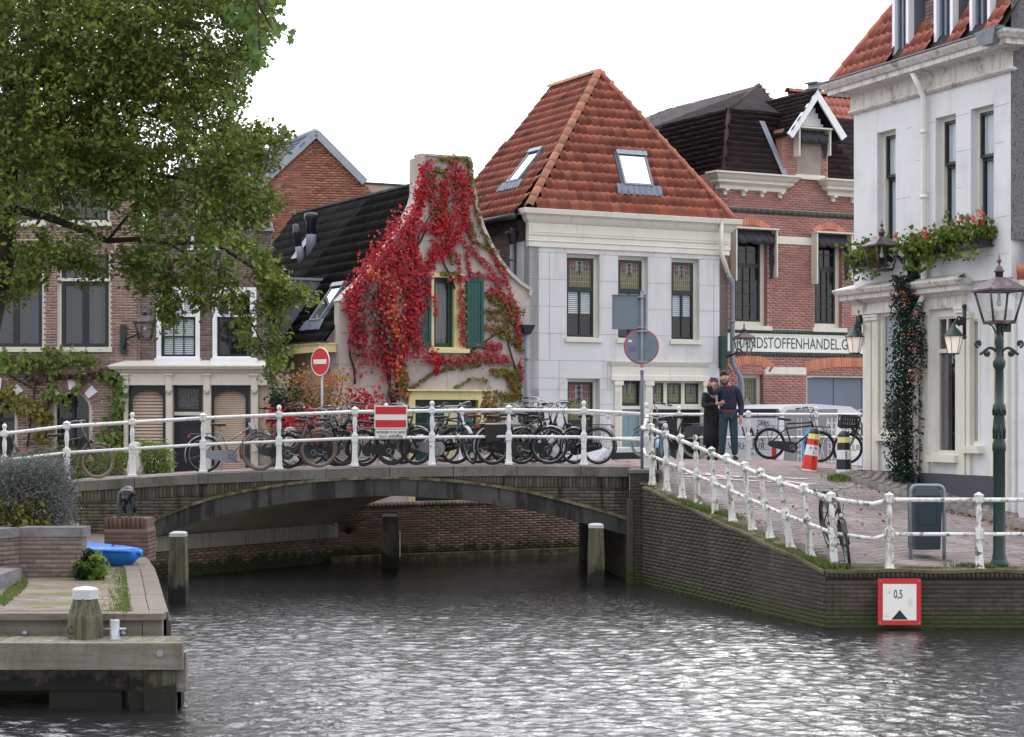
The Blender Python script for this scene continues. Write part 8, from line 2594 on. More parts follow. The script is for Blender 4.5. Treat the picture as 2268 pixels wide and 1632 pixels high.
br_=dict(pel=.11,wst=.11,chs=.12,nkb=.07,nk=.062,hd=(.085,.1),cr=(.078,.09),lsh=.06,lel=.045,lwr=.032,lhd=(.022,.038),rsh=.06,rel=.045,rwr=.032,rhd=(.024,.036),lhp=.085,lkn=.055,lan=.04,rhp=.085,rkn=.055,ran=.04)
build_fig(MP,bk,bE,br_,MT['skin'],'body',man)
jk=['pel','wst','chs','nkb','lsh','lel','lwr','rsh','rel','rwr']
jE=[('pel','wst'),('wst','chs'),('chs','nkb'),('nkb','lsh'),('lsh','lel'),('lel','lwr'),('nkb','rsh'),('rsh','rel'),('rel','rwr')]
Js=dict(J);J['pel']=(0,0,.985)
jr=dict(pel=(.185,.125),wst=(.175,.13),chs=(.195,.14),nkb=(.12,.1),lsh=.092,lel=.072,lwr=.052,rsh=.09,rel=.07,rwr=.052)
build_fig(MP,jk,jE,jr,MT['jacket_navy'],'jacket',man)
b=MB()
for y_ in(0,):b.tube([world(MP,(.0,-.135,z))for z in(1.0,1.15,1.3,1.41)],.006,4)
b.build('zip',MT['iron_black'],man)
J['pel']=Js['pel']
b=MB();b.lathe([(.168,.935),(.178,.955),(.178,1.0),(.168,1.01)],(MP.x,MP.y,MP.z),n=18)
b.v=[(MP.x+(x-MP.x),MP.y+(y-MP.y)*.72,z)for x,y,z in b.v];b.build('hoodie_hem',MT['hoodie_maroon'],man)
b=MB();b.torus(world(MP,(-.035,-.0,1.475)),(-.1,-.25,1),.085,.034,16,7);b.tube([world(MP,(-.03,-.11,1.44)),world(MP,(0,-.15,1.34))],.008,5);b.tube([world(MP,(.03,-.1,1.44)),world(MP,(.04,-.145,1.36))],.008,5);b.build('hood',MT['hoodie_maroon'],man)
lk=['pel','lhp','lkn','lan','rhp','rkn','ran']
lE=[('pel','lhp'),('lhp','lkn'),('lkn','lan'),('pel','rhp'),('rhp','rkn'),('rkn','ran')]
build_fig(MP,lk,lE,dict(pel=(.13,.11),lhp=.108,lkn=.085,lan=.068,rhp=.115,rkn=.085,ran=.068),MT['jeans'],'jeans',man)
for a,t_ in(('lan','lto'),('ran','rto')):
 p,q=world(MP,J[a]),world(MP,J[t_])
 skin_obj('shoe',[p+Vector((0,.05,-.05)),p+Vector((0,0,-.035)),q],[(0,1),(1,2)],[(.05,.045),(.052,.05),(.045,.032)],MT['shoe_navy'],man,1)
hd=world(MP,J['hd'])
def face(par,c,k=1.0,look=(-.15,-1,-.05),beard=True,smile=True):
 c=Vector(c);f=Vector(look).normalized();x=f.cross(Vector((0,0,1))).normalized()*-1;x=Vector((0,0,1)).cross(f).normalized();u=f.cross(x).normalized()*1
 if u.z<0:u=-u
 P_=lambda a,b_,c_:c+x*a*k+u*b_*k+f*c_*k
 b=MB();b.tube([P_(0,.035,.088),P_(0,.005,.108),P_(0,-.008,.1)],[.009,.015,.01],7);b.build('nose',MT['skin'],par)
 for s_ in(-1,1):
  b=MB();b.ball(P_(s_*.034,.028,.084),.008*k,8,6,(1,1,.6));e=b.build('eye',MT['ink_white'],par)
  b=MB();b.ball(P_(s_*.034,.028,.089),.006*k,6,5);b.build('iris',MT['hair_black'],e)
  b=MB();b.tube([P_(s_*.016,.05,.093),P_(s_*.036,.056,.09),P_(s_*.055,.047,.078)],.005*k,5);b.build('eyebrow',MT['hair_black'],par)
  b=MB();b.ball(P_(s_*.088,.01,.0),.022*k,8,6,(.45,.8,1.2));b.build('ear',MT['skin'],par)
 b=MB();b.tube([P_(-.034,-.030,.082),P_(-.018,-.043,.093),P_(.018,-.043,.093),P_(.034,-.030,.082)],.008*k,6);mo_=b.build('mouth',MT['lip'],par)
 b=MB();b.tube([P_(-.026,-.034,.09),P_(0,-.041,.099),P_(.026,-.034,.09)],.005*k,5);b.build('teeth',MT['teeth'],mo_)
 if beard:
  b=MB()
  b.tube([P_(-.082,.0,.02),P_(-.075,-.045,.045),P_(-.045,-.085,.07),P_(0,-.098,.08),P_(.045,-.085,.07),P_(.075,-.045,.045),P_(.082,.0,.02)],[.008,.014,.02,.026,.02,.014,.008],8)
  b.tube([P_(-.036,-.028,.09),P_(-.015,-.018,.104),P_(.015,-.018,.104),P_(.036,-.028,.09)],.008*k,6)
  b.build('beard',MT['hair_black'],par)
face(man,hd,1.0,(-.22,-1,-.1))
b=MB();q=world(MP,(-.08,.01,1.70));b.ball(q,.093,14,10,(.98,1.04,.8));b.ball(q+Vector((-.01,-.05,.045)),.055,12,8,(1.15,.9,.7));b.ball(q+Vector((0.03,.03,-.05)),.08,12,8);b.build('hair',MT['hair_black'],man)
def hand(par,wr,dirv,palm_n,k=1.0,curl=.5,side=1,spread=.1):
 """palm with four fingers and a thumb, dirv from wrist to fingers"""
 wr=Vector(wr);d=Vector(dirv).normalized();n=Vector(palm_n);n=(n-d*n.dot(d)).normalized();x=d.cross(n)*side
 V=[wr,wr+d*.05*k];E=[(0,1)];Rr=[(.026*k,.018*k),(.034*k,.016*k)]
 ln=[.068,.078,.072,.056]
 for i in range(4):
  o=(i-1.5)*.0185*k
  k0=len(V);V.append(wr+d*.085*k+x*o);E.append((1,k0));Rr.append(.0105*k)
  dd=(d+x*(i-1.5)*spread+n*curl*.5).normalized();V.append(V[k0]+dd*ln[i]*.5*k);E.append((k0,k0+1));Rr.append(.0095*k)
  dd=(d+x*(i-1.5)*spread+n*curl*1.6).normalized();V.append(V[k0+1]+dd*ln[i]*.5*k);E.append((k0+1,k0+2));Rr.append(.0085*k)
 k0=len(V);V.append(wr+d*.03*k-x*.035*k+n*.008);E.append((0,k0));Rr.append(.013*k)
 V.append(V[k0]+(d*.6-x*.5+n*curl*.5).normalized()*.04*k);E.append((k0,k0+1));Rr.append(.011*k)
 V.append(V[k0+1]+(d*.8-x*.1+n*curl).normalized()*.03*k);E.append((k0+1,k0+2));Rr.append(.0095*k)
 return skin_obj('hand',V,E,Rr,MT['skin'],par,1)
hand(man,world(MP,J['lwr'])+Vector((0,0,-.02)),(-.03,-.12,-1),(-.6,-.6,0),1.05,.5,1)
hand(man,world(MP,J['rwr'])+Vector((0,0,.02)),(.12,-.15,1),(.9,-.1,.0),1.05,.7,-1)
ph=world(MP,(-.33,-.47,1.60));pfm=Fr(ph,(.97,.0,-.1),(.1,.12,.98))
pho=MB().box(pfm,-.075,.075,-.037,.037,-.005,.005).build('mobile_phone',MT['phone'])
tag(pho,'dark blue phone held up for a selfie by the man in the navy jacket','phone')
b=MB();b.lathe([(.007,0),(.007,.002)],pfm.P(.055,.02,.005),pfm.n,8);b.lathe([(.007,0),(.007,.002)],pfm.P(.055,.0,.005),pfm.n,8);b.build('camera_lens',MT['chrome'],pho)
WP_=Vector((MP.x-.30,MP.y+.16,0));WP_.z=G(WP_.x,WP_.y)+.012
wo_=thing('person','smiling woman in long black coat and maroon headscarf hugging the man from behind','person',tuple(WP_))
J=dict(pel=(-.02,0,.90),wst=(-.02,0,1.02),chs=(-.015,0,1.22),nkb=(.0,-.01,1.36),nk=(.01,-.02,1.41),hd=(.02,-.06,1.50),cr=(.03,-.04,1.575),lsh=(.14,.02,1.31),lel=(.2,.1,1.08),lwr=(.3,.06,1.1),lhd=(.34,.02,1.1),rsh=(-.14,-.01,1.31),rel=(-.19,-.12,1.07),rwr=(.06,-.31,1.13),rhd=(.11,-.34,1.15),lhp=(.07,0,.86),lkn=(.06,-.01,.47),lan=(.06,.02,.08),lto=(.08,-.13,.03),rhp=(-.09,0,.86),rkn=(-.08,-.01,.47),ran=(-.07,.02,.08),rto=(-.09,-.13,.03))
br_=dict(br_);br_.update(chs=.1,lsh=.05,rsh=.05,hd=(.078,.092),cr=(.07,.08),wst=.09)
build_fig(WP_,bk,bE,br_,MT['skin'],'body',wo_)
build_fig(WP_,jk,jE,dict(pel=(.155,.12),wst=(.14,.11),chs=(.16,.12),nkb=(.1,.085),lsh=.08,lel=.062,lwr=.045,rsh=.08,rel=.062,rwr=.045),MT['coat_black'],'coat',wo_)
b=MB();b.lathe([(.17,.30),(.165,.5),(.16,.75),(.155,.95),(.145,1.05)],tuple(WP_+Vector((-.02,0,0))),n=18)
b.v=[(x,WP_.y+(y-WP_.y)*.75,z)for x,y,z in b.v];b.build('coat_skirt',MT['coat_black'],wo_)
build_fig(WP_,lk,lE,dict(pel=(.12,.1),lhp=.1,lkn=.075,lan=.06,rhp=.1,rkn=.075,ran=.06),MT['coat_black'],'trousers',wo_)
for a,t_ in(('lan','lto'),('ran','rto')):
 p,q=WP_+Vector(J[a]),WP_+Vector(J[t_])
 skin_obj('shoe',[p+Vector((0,.05,-.05)),p+Vector((0,0,-.035)),q],[(0,1),(1,2)],[(.045,.04),(.047,.045),(.04,.03)],MT['coat_black'],wo_,1)
face(wo_,WP_+Vector(J['hd']),.9,(-.05,-1,.0),beard=False)
b=MB();q=WP_+Vector((.03,.0,1.56));b.ball(q,.1,14,10,(.98,1.0,.85));b.torus(WP_+Vector((.02,-.035,1.50)),(0,-1,.12),.088,.024,20,7);b.torus(WP_+Vector((.005,-.02,1.385)),(0,-.2,1),.075,.04,16,7);b.build('headscarf',MT['scarf_maroon'],wo_)
b=MB();b.add([WP_+Vector((.02,-.135,1.33)),WP_+Vector((.10,-.14,1.34)),WP_+Vector((.09,-.15,1.12)),WP_+Vector((.07,-.155,1.10))],[(0,1,2,3)]);b.build('shirt',MT['shirt_pale'],wo_)
hand(wo_,WP_+Vector(J['rwr'])+Vector((.02,0,0)),(.9,-.05,.3),(.1,1,.1),.92,.3,1,.16)
# VEGETATION
def _lobed(pts):return np.array(pts,dtype=float)-np.array([0,.5])
SHP={'oak':_lobed([(0,0),(.14,.12),(.10,.25),(.30,.33),(.17,.46),(.34,.62),(.18,.72),(.16,.92),(0,1),(-.16,.92),(-.18,.72),(-.34,.62),(-.17,.46),(-.30,.33),(-.10,.25),(-.14,.12)]),'oval':_lobed([(0,0),(.24,.28),(.26,.6),(0,1),(-.26,.6),(-.24,.28)]),'thin':_lobed([(0,0),(.07,.35),(0,1),(-.07,.35)]),'ivy':_lobed([(0,0),(.32,.02),(.5,.36),(.28,.52),(0,1),(-.28,.52),(-.5,.36),(-.32,.02)]),'maple':_lobed([(0,0),(.22,-.05),(.24,.1),(.52,.2),(.34,.36),(.5,.66),(.22,.6),(0,1.05),(-.22,.6),(-.5,.66),(-.34,.36),(-.52,.2),(-.24,.1),(-.22,-.05)])}
def foliage(name,P,size,m,shape='oak',parent=None,nrm=None,spread=1.0,rs=None,up=None,kind=None):
 rs=rs or RS;P=np.asarray(P,dtype=float);N=len(P)
 if N==0:return None
 sh=SHP[shape];k=len(sh)
 if nrm is None:n=rs.normal(size=(N,3))
 else:n=np.array(nrm)[None]+rs.normal(size=(N,3))*spread*.55
 n/=np.linalg.norm(n,axis=1)[:,None]
 r=rs.normal(size=(N,3))if up is None else np.array(up)[None]+rs.normal(size=(N,3))*.45
 u=np.cross(r,n);u/=np.linalg.norm(u,axis=1)[:,None]+1e-9
 v=np.cross(n,u)
 s_=size*(.65+.7*rs.rand(N))
 bend=(sh[:,0]**2)*.7+(sh[:,1]**2)*-.25
 V=P[:,None]+(u[:,None]*sh[None,:,0,None]+v[:,None]*sh[None,:,1,None]+n[:,None]*bend[None,:,None])*s_[:,None,None]
 F=np.arange(N*k).reshape(N,k)
 o=link(name,mesh_np(name,V.reshape(-1,3),F,False,[MT[m]]),parent)
 if kind:o['kind']=kind
 return o
def polyline_pts(pts,n,rs):
 pts=np.array(pts,dtype=float);d=np.linalg.norm(np.diff(pts,axis=0),axis=1);c=np.concatenate([[0],np.cumsum(d)])
 t=rs.rand(n)*c[-1]
 return np.stack([np.interp(t,c,pts[:,i])for i in range(pts.shape[1])],1),c[-1]
def w3(xy,Y):
 s_=FPX/Y
 return np.stack([(xy[:,0]-CX)/s_,Y,CAMZ-(xy[:,1]-HY)/s_],1)
def inpoly_np(poly,xy):
 c=np.zeros(len(xy),bool);n=len(poly)
 for i in range(n):
  x0,y0=poly[i];x1,y1=poly[(i+1)%n]
  if y0==y1:continue
  c^=((y0>xy[:,1])!=(y1>xy[:,1]))&(xy[:,0]<(x1-x0)*(xy[:,1]-y0)/(y1-y0)+x0)
 return c
rt=np.random.RandomState(21)
# the oak
tree=thing('oak_tree','large green oak with yellowing leaves hanging over the left quay','tree',(-8.2,29,LQ))
TY=29.0
def bp(lst,dy=0):return[at(x,y,TY+dy+(q if len(p_)>2 else 0))for p_ in lst for x,y,q in[(p_[0],p_[1],p_[2]if len(p_)>2 else 0)]]
b=MB()
b.tube(bp([(-140,1250),(-90,900),(-30,680),(2,560),(10,400),(28,260),(45,190)]),[.42,.34,.27,.22,.18,.14,.12],10)
b.build('trunk',MT['bark'],tree)
brs=[([(28,260),(12,120),(-10,-40)],.11),([(45,190),(110,110),(170,55),(260,-30)],.1),([(12,420),(34,465),(95,477),(200,515),(238,533),(305,529),(373,540),(470,536),(560,590)],.075),([(120,250),(260,240),(400,270),(520,330),(600,310)],.05),([(45,190),(200,170),(350,130),(470,90)],.06),([(20,330),(150,380),(300,380),(430,400),(560,440)],.06),([(373,540),(480,600),(545,690),(590,780),(604,850)],.022),([(470,536),(600,620),(690,655)],.022),([(305,529),(350,610),(375,700)],.02),([(238,533),(290,470),(400,440),(520,480)],.03),([(110,110),(90,40),(120,-40)],.05),([(170,55),(330,20),(520,30)],.04),([(400,270),(470,200),(540,160)],.025)]
for p_,r_ in brs:
 n=len(p_);dy=rt.uniform(-.8,.8)
 b=MB();b.tube([at(x,y,TY+dy*i/n)for i,(x,y)in enumerate(p_)],[r_*(1-.75*i/(n-1))for i in range(n)],7);b.build('limb',MT['bark'],tree)
crown=[(-80,-80),(620,-80),(600,20),(585,90),(560,130),(548,180),(530,225),(515,262),(545,290),(600,300),(575,335),(556,370),(585,420),(590,470),(555,520),(595,570),(560,600),(480,590),(400,580),(300,590),(230,590),(150,560),(100,560),(60,640),(-80,700)]
def dens(xy):
 d=np.where(inpoly_np(crown,xy),1.0,0.0)
 x,y=xy[:,0],xy[:,1]
 d*=np.where(y>400,np.clip(1-(y-400)/230,.25,1)*.75,1)
 for cx_,cy_,rx,ry_,k in((350,295,45,38,.3),(455,262,42,38,.35),(480,60,60,50,.55),(430,350,50,30,.5),(250,500,70,45,.35),(400,455,70,40,.45),(120,500,110,50,.4),(60,400,80,50,.6),(380,380,60,30,.5),(510,220,30,40,.6)):
  d=np.where(((x-cx_)/rx)**2+((y-cy_)/ry_)**2<1,d*k,d)
 return d
cand=np.stack([rt.uniform(-80,640,9000),rt.uniform(-80,700,9000)],1)
cand=cand[rt.rand(len(cand))<dens(cand)*.5]
cen=[np.concatenate([cand,(TY+rt.uniform(-1.9,1.9,len(cand)))[:,None]],1)]
for pts,r_,k in(([(575,560),(600,650),(612,740),(604,845)],15,46),([(590,620),(640,655),(695,655)],12,34),([(365,590),(372,660),(376,735)],13,34),([(480,590),(530,680),(565,775)],13,30),([(290,560),(330,640)],20,30),([(430,590),(452,680)],16,26),([(100,540),(60,610),(10,660)],22,40),([(130,560),(215,600)],16,26),([(540,300),(632,302)],10,24),([(560,360),(604,345)],8,10),([(560,480),(604,440)],12,22),([(595,0),(560,120)],16,26)):
 q,_=polyline_pts(pts,k,rt);q+=rt.normal(size=q.shape)*r_*.6
 cen.append(np.concatenate([q,(TY+rt.uniform(-.5,.5,k))[:,None]],1))
cen=np.concatenate(cen)
C3=w3(cen[:,:2],cen[:,2])
K=27
dirs=rt.normal(size=(len(C3),1,3))*np.array([1,1,.6]);dirs/=np.linalg.norm(dirs,axis=2)[:,:,None]
tt=rt.uniform(-.22,.22,(len(C3),K,1))
Pl=C3[:,None]+dirs*tt+rt.normal(size=(len(C3),K,3))*.065
b=MB()
foliage('crown',Pl.reshape(-1,3),.082,'leaf_oak','oak',tree,rs=rt,nrm=(0,-.3,.7),spread=1.6)
tw=[]
for i in range(0,len(C3),2):
 b.tube([C3[i]-dirs[i,0]*.26,C3[i]+dirs[i,0]*.26],.0055,3)
 tw.append(i)
b.build('twigs',MT['twig'],tree)
mt_=thing('maple_branch','broad lobed maple leaves hanging in at the top above the oak crown edge','tree',tuple(at(560,-200,25)))
b=MB();b.tube([at(520,-160,25),at(570,0,25),at(600,60,25),at(640,80,25)],[.03,.02,.012,.006],6);b.tube([at(570,0,25),at(575,110,25),at(530,190,25),at(515,238,25)],[.015,.012,.008,.004],6);b.build('limb',MT['twig'],mt_)
q=[]
for pts,k in(([(600,-20),(620,15)],14),([(600,60),(645,72)],12),([(560,60),(590,100)],16),([(560,130),(575,150)],10),([(520,170),(555,172)],7),([(510,225),(525,238)],6),([(500,30),(560,20)],16)):
 z,_=polyline_pts(pts,k,rt);q.append(z+rt.normal(size=z.shape)*9)
q=np.concatenate(q);foliage('leaves',w3(q,25+rt.uniform(-.3,.3,len(q))),.13,'leaf_maple','maple',mt_,(0,-1,.2),1.0,rt)
# creeper on the bell gable
cr_=thing('red_creeper','red autumn creeper draped over the stucco bell gable','climbing plant',tuple(VF.P(2,.98,.1)))
def wall_leaves(fr,par,m,shape,size,strokes,cov=1.0,depth=(.03,.14),nm='leaves',poly=None,kind=None):
 out=[]
 for pts,r_ in strokes:
  d=sum(math.hypot(pts[i+1][0]-pts[i][0],pts[i+1][1]-pts[i][1])for i in range(len(pts)-1))
  n=int(cov*(d*2*r_+3.14*r_*r_)/97.**2/(size*size*.42))+3
  q,_=polyline_pts(pts,n,rt)
  ph=rt.rand()*9
  rr=r_*(.55+.45*np.abs(np.sin(q[:,0]*.11+ph)*np.cos(q[:,1]*.09+ph)))
  q=q+np.clip(rt.normal(size=q.shape),-2,2)*rr[:,None]*.62
  out.append(q)
 q=np.concatenate(out)
 P=[]
 for x,y in q:
  a,z=fr.px(x,y);P.append(tuple(fr.P(a,z,rt.uniform(*depth))))
 return foliage(nm,P,size,m,shape,par,tuple(fr.n*.9+Vector((0,0,.35))),1.0,rt,up=(0,0,-1),kind='stuff')
M_=[([(906,475),(862,530),(815,590),(783,650),(790,740),(800,800)],34),([(880,560),(850,640),(850,740),(860,820)],40),([(900,600),(905,700),(890,790)],30),([(908,690),(920,780),(950,800)],12),([(775,640),(772,700)],12)]
wall_leaves(VF,cr_,'leaf_red','ivy',.066,M_,1.0,(.03,.3),'main_foliage')
wall_leaves(VF,cr_,'leaf_scarlet','ivy',.066,[([(925,400),(918,470),(905,520),(915,570),(930,620),(925,690)],16),([(930,365),(935,430),(925,480)],11),([(975,400),(980,450),(975,500),(955,560),(943,610)],13),([(943,610),(946,660)],6),([(958,650),(962,700)],4),([(1015,380),(1030,430),(1025,500),(1000,540),(960,575),(930,590)],14),([(1000,480),(985,560)],10),([(950,770),(966,800),(960,830)],10),([(905,540),(870,600)],12),([(930,500),(960,515),(985,500)],9)],1.15,(.04,.16),'scarlet_strands')
wall_leaves(VF,cr_,'leaf_pink','ivy',.066,[([(1000,355),(1010,420),(1008,480)],12),([(945,360),(955,420),(965,480),(960,520)],14),([(1012,560),(1016,625),(1060,605)],6),([(1005,520),(1050,560),(1085,600),(1110,650)],9),([(1085,560),(1115,610),(1145,700),(1150,760)],6),([(990,620),(1020,618),(1070,612),(1120,625)],6),([(950,797),(1010,800),(1080,790),(1125,800)],15),([(1060,765),(1110,770)],10),([(1080,640),(1120,660),(1145,740)],11),([(1015,370),(1020,450),(1040,520)],10),([(990,380),(985,440)],9),([(1030,560),(1040,610)],6),([(1018,640),(1020,700),(1022,765)],7),([(1150,800),(1153,850)],5)],1.5,(.03,.1),'pink_runners')
wall_leaves(VF,cr_,'leaf_rust','ivy',.066,[([(1040,360),(1046,430),(1066,510),(1090,560),(1118,600)],7),([(1075,650),(1120,668),(1150,700)],12),([(1080,705),(1140,712)],8),([(1000,400),(1030,480),(1050,540)],9),([(960,380),(950,430),(965,470)],8),([(1095,870),(1140,885)],10),([(1075,690),(1110,690),(1155,730)],10),([(1075,725),(1120,735),(1155,780)],12),([(900,870),(950,830),(1000,815),(1060,810)],6),([(1085,820),(1120,830),(1150,880)],12),([(1030,790),(1090,800)],10),([(1100,560),(1055,540)],5),([(985,420),(990,520),(1000,580)],9)],1.5,(.03,.09),'rust_runners')
wall_leaves(VF,cr_,'leaf_olive','ivy',.066,[([(960,352),(1035,354)],7),([(960,375),(985,385)],8),([(1038,360),(1040,410)],6),([(1082,665),(1140,690)],7),([(1095,830),(1140,820),(1145,870),(1110,890)],11),([(1005,860),(1040,840),(1080,845)],4),([(880,800),(900,880)],14),([(1027,630),(1029,765)],3.5),([(1105,745),(1150,760)],7),([(980,440),(975,480)],6),([(975,608),(1010,606)],6)],1.4,(.03,.1),'olive_runners')
wall_leaves(VF,cr_,'leaf_orange','ivy',.075,[([(860,790),(875,860),(870,885)],18),([(850,660),(870,760)],26),([(800,600),(860,640)],20)],.22,(.3,.5),'orange_leaves')
wall_leaves(VF,cr_,'leaf_plum','ivy',.09,[([(785,790),(795,700),(800,640)],20),([(858,860),(868,890)],14),([(830,680),(850,780)],26)],.5,(.1,.4),'plum_leaves')
b=MB()
for x0,y0,x1,y1 in((862,900,850,640),(868,900,905,560),(872,900,880,700),(1150,890,1110,640),(905,560,935,400),(905,560,1010,420),(780,850,772,660),(866,880,830,620),(905,600,960,440),(1020,800,1140,700),(860,700,800,620),(876,880,920,640),(1000,640,960,480)):
 pts=[]
 for t in np.linspace(0,1,7):
  a,z=VF.px(x0+(x1-x0)*t+6*math.sin(t*9+x0),y0+(y1-y0)*t);pts.append(VF.P(a,z,.05))
 b.tube(pts,[.03*(1-.1*i)for i in range(7)],5)
b.build('stems',MT['twig'],cr_)
# grapevine on the plum brick house
gv=thing('grapevine','pale green grapevine over the arched openings of the plum brick house','climbing plant',tuple(LF.P(3,1.1,.1)))
wall_leaves(LF,gv,'leaf_vine','ivy',.11,[([(0,810),(60,805),(130,800),(215,805)],26),([(0,790),(20,785)],14),([(130,790),(140,775)],9),([(230,840),(262,830),(270,870),(258,930),(262,1020)],20),([(120,850),(105,880),(140,880),(150,900)],18),([(235,930),(230,1020)],14),([(180,835),(170,880)],8)],1.2,(.05,.3))
wall_leaves(LF,gv,'leaf_plum','ivy',.1,[([(60,838),(120,835),(200,838),(240,825)],12)],1.0,(.04,.2),'plum_leaves')
wall_leaves(LF,gv,'leaf_olive','ivy',.11,[([(20,890),(70,900),(110,930),(95,990),(110,1030)],26),([(0,880),(30,860)],14)],1.1,(.05,.35),'olive_leaves')
b=MB()
for pts in([(60,1000),(80,850),(180,830),(260,820)],[(255,1040),(262,900),(240,830)],[(100,1000),(110,880),(20,830)]):
 b.tube([LF.P(*LF.px(x,y),.06)for x,y in pts],.02,5)
b.build('stems',MT['twig'],gv)
# berry shrub on the white house
bs_=thing('firethorn','dark evergreen wall shrub with orange berries between the two shopfronts','climbing plant',tuple(WHF.P(2.4,1.7,.2)))
P=[];B_=[]
for i in range(7000):
 t=rt.rand();y=610+455*t;w=14+13*math.sin(min(1,t*2.2)*1.57)*(.75+.35*math.sin(t*19))
 x=2006+6*math.sin(t*6)+np.clip(rt.normal(),-1.6,1.6)*w*.5
 a,z=WHF.px(x,y,.25);P.append(tuple(WHF.P(a,z,.25+rt.uniform(-.22,.25))))
foliage('foliage',P,.06,'leaf_dark','oval',bs_,rs=rt)
for x,y,r_ in((1998,648,7),(2006,662,7),(2010,674,5),(2030,695,5),(2020,760,5),(2018,740,4),(2025,775,5),(2025,820,7),(2018,835,6),(2030,845,7),(1977,656,4),(2030,652,4)):
 for k in range(9):
  a,z=WHF.px(x+rt.normal()*r_*.6,y+rt.normal()*r_*.5,.5);B_.append(tuple(WHF.P(a,z,.5+rt.uniform(-.08,.08))))
foliage('berries',B_,.035,'berry','oval',bs_,rs=rt)
b=MB();b.tube([WHF.P(*WHF.px(2010,1065,.15),.15),WHF.P(*WHF.px(2004,850,.15),.15),WHF.P(*WHF.px(2010,640,.15),.15)],[.04,.03,.015],6);b.build('stem',MT['twig'],bs_)
# flower boxes
def flower_box(label,x0,x1,yb,h,c=.12,fl=20,dens_=900):
 a0,a1=WHF.px(x0,yb,c)[0],WHF.px(x1,yb,c)[0];z=WHF.px((x0+x1)/2,yb,c)[1]
 t=thing('flower_box',label,'flower box',tuple(WHF.P((a0+a1)/2,z,c)),'flower boxes under the windows of the white house')
 b=MB();b.box(WHF,a0,a1,z,z+.2,.04,.3);b.box(WHF,a0-.02,a1+.02,z-.02,z,.0,.33);b.build('trough',MT['plastic_black'],t)
 P=np.stack([rt.uniform(a0-.12,a1+.12,dens_),z+.12+np.abs(rt.normal(size=dens_))*h*.5,.18+rt.normal(size=dens_)*.14],1)
 P2=np.stack([rt.uniform(a0,a1,120),z+rt.uniform(-.25,.2,120),.34+rt.normal(size=120)*.03],1)
 W3=[tuple(WHF.P(*p))for p in np.concatenate([P,P2])]
 foliage('foliage',W3,.085,'leaf_box','ivy',t,rs=rt)
 F=[]
 for k in range(fl):
  p=(rt.uniform(a0-.1,a1+.1),z+.25+rt.uniform(.0,h*1.1),.25+rt.normal()*.12)
  F+=[tuple(WHF.P(p[0]+rt.normal()*.025,p[1]+rt.normal()*.025,p[2]+rt.normal()*.02))for _ in range(9)]
 if F:foliage('flowers',F,.05,'petal_red','oval',t,rs=rt,kind='stuff')
flower_box('flower box with sparse green trailing plant left behind the large copper lantern',1902,1968,590,.34,fl=4,dens_=500)
flower_box('full flower box with red geraniums right of the large copper lantern',2022,2096,570,.27,fl=12,dens_=850)
flower_box('highest flower box with red geraniums and yellowing leaves nearest the house end',2108,2188,548,.29,fl=18,dens_=900)
# shrubs behind the bridge
def shrub(nm,label,x0,x1,y0,y1,Y,parts_,cat='shrub',dz=.5,stems=8,base=None):
 t=thing(nm,label,cat,tuple(at((x0+x1)/2,y1,Y)))
 for m,sh,sz,n,fx0,fx1,fy0,fy1 in parts_:
  k=max(3,n//28)
  cc=np.stack([x0+(x1-x0)*rt.uniform(fx0,fx1,k),y0+(y1-y0)*rt.uniform(fy0,fy1,k)],1)
  q=np.repeat(cc,28,0)+rt.normal(size=(k*28,2))*np.array([(x1-x0)*.07+3,(y1-y0)*.08+3])
  foliage('foliage',w3(q,Y+rt.uniform(-dz,dz,len(q))),sz,m,sh,t,rs=rt)
 b=MB()
 for i in range(stems):
  xb=(x0+x1)/2+rt.normal()*(x1-x0)*.1;xt=x0+(x1-x0)*rt.rand()
  b.tube([at(xb,y1,Y),at((xb+xt)/2,(y0+y1)/2+5,Y),at(xt,y0+(y1-y0)*rt.uniform(0,.3),Y)],[.014,.01,.005],4)
 b.build('stems',MT['twig'],t)
 return t
shrub('autumn_shrub','loose orange brown autumn shrub around the no entry sign',628,765,830,930,42.2,[('leaf_autumn','oval',.07,1300,0,1,.0,.8),('leaf_orange','oval',.06,300,.1,.9,.1,.9),('leaf_olive','oval',.07,500,0,1,.5,1)],stems=16)
shrub('plume_shrub','green shrub with pale flower plumes beside the brown brick house',598,662,840,960,42.0,[('leaf_dark','oval',.09,1200,0,1,.2,1),('plume','thin',.08,500,0,1,0,.35)])
shrub('red_shrub','low crimson leaved shrub behind the bicycles',598,700,915,1000,40.6,[('leaf_red','ivy',.08,500,0,1,0,.5),('leaf_vine','thin',.14,700,0,1,.3,1)])
shrub('red_climber_sapling','small red leaved climber at the foot of the creeper left of the door',760,840,850,960,42.6,[('leaf_red','ivy',.08,500,0,1,.1,1)])
shrub('bamboo','clump of light green bamboo behind the railing left of the shopfront door',296,374,985,1050,38.6,[('leaf_vine','thin',.2,900,0,1,0,1)],stems=14)
shrub('garden_plants','leafy garden plants at the foot of the arched windows',100,290,985,1060,39.2,[('leaf_grass','thin',.16,1400,0,1,.2,1),('leaf_olive','oval',.08,500,0,1,0,1)],stems=10)
shrub('ivy_clump','brown red creeper leaves low on the wall right of the green door',1070,1110,880,1010,42.9,[('leaf_rust','ivy',.09,700,0,1,0,1)])
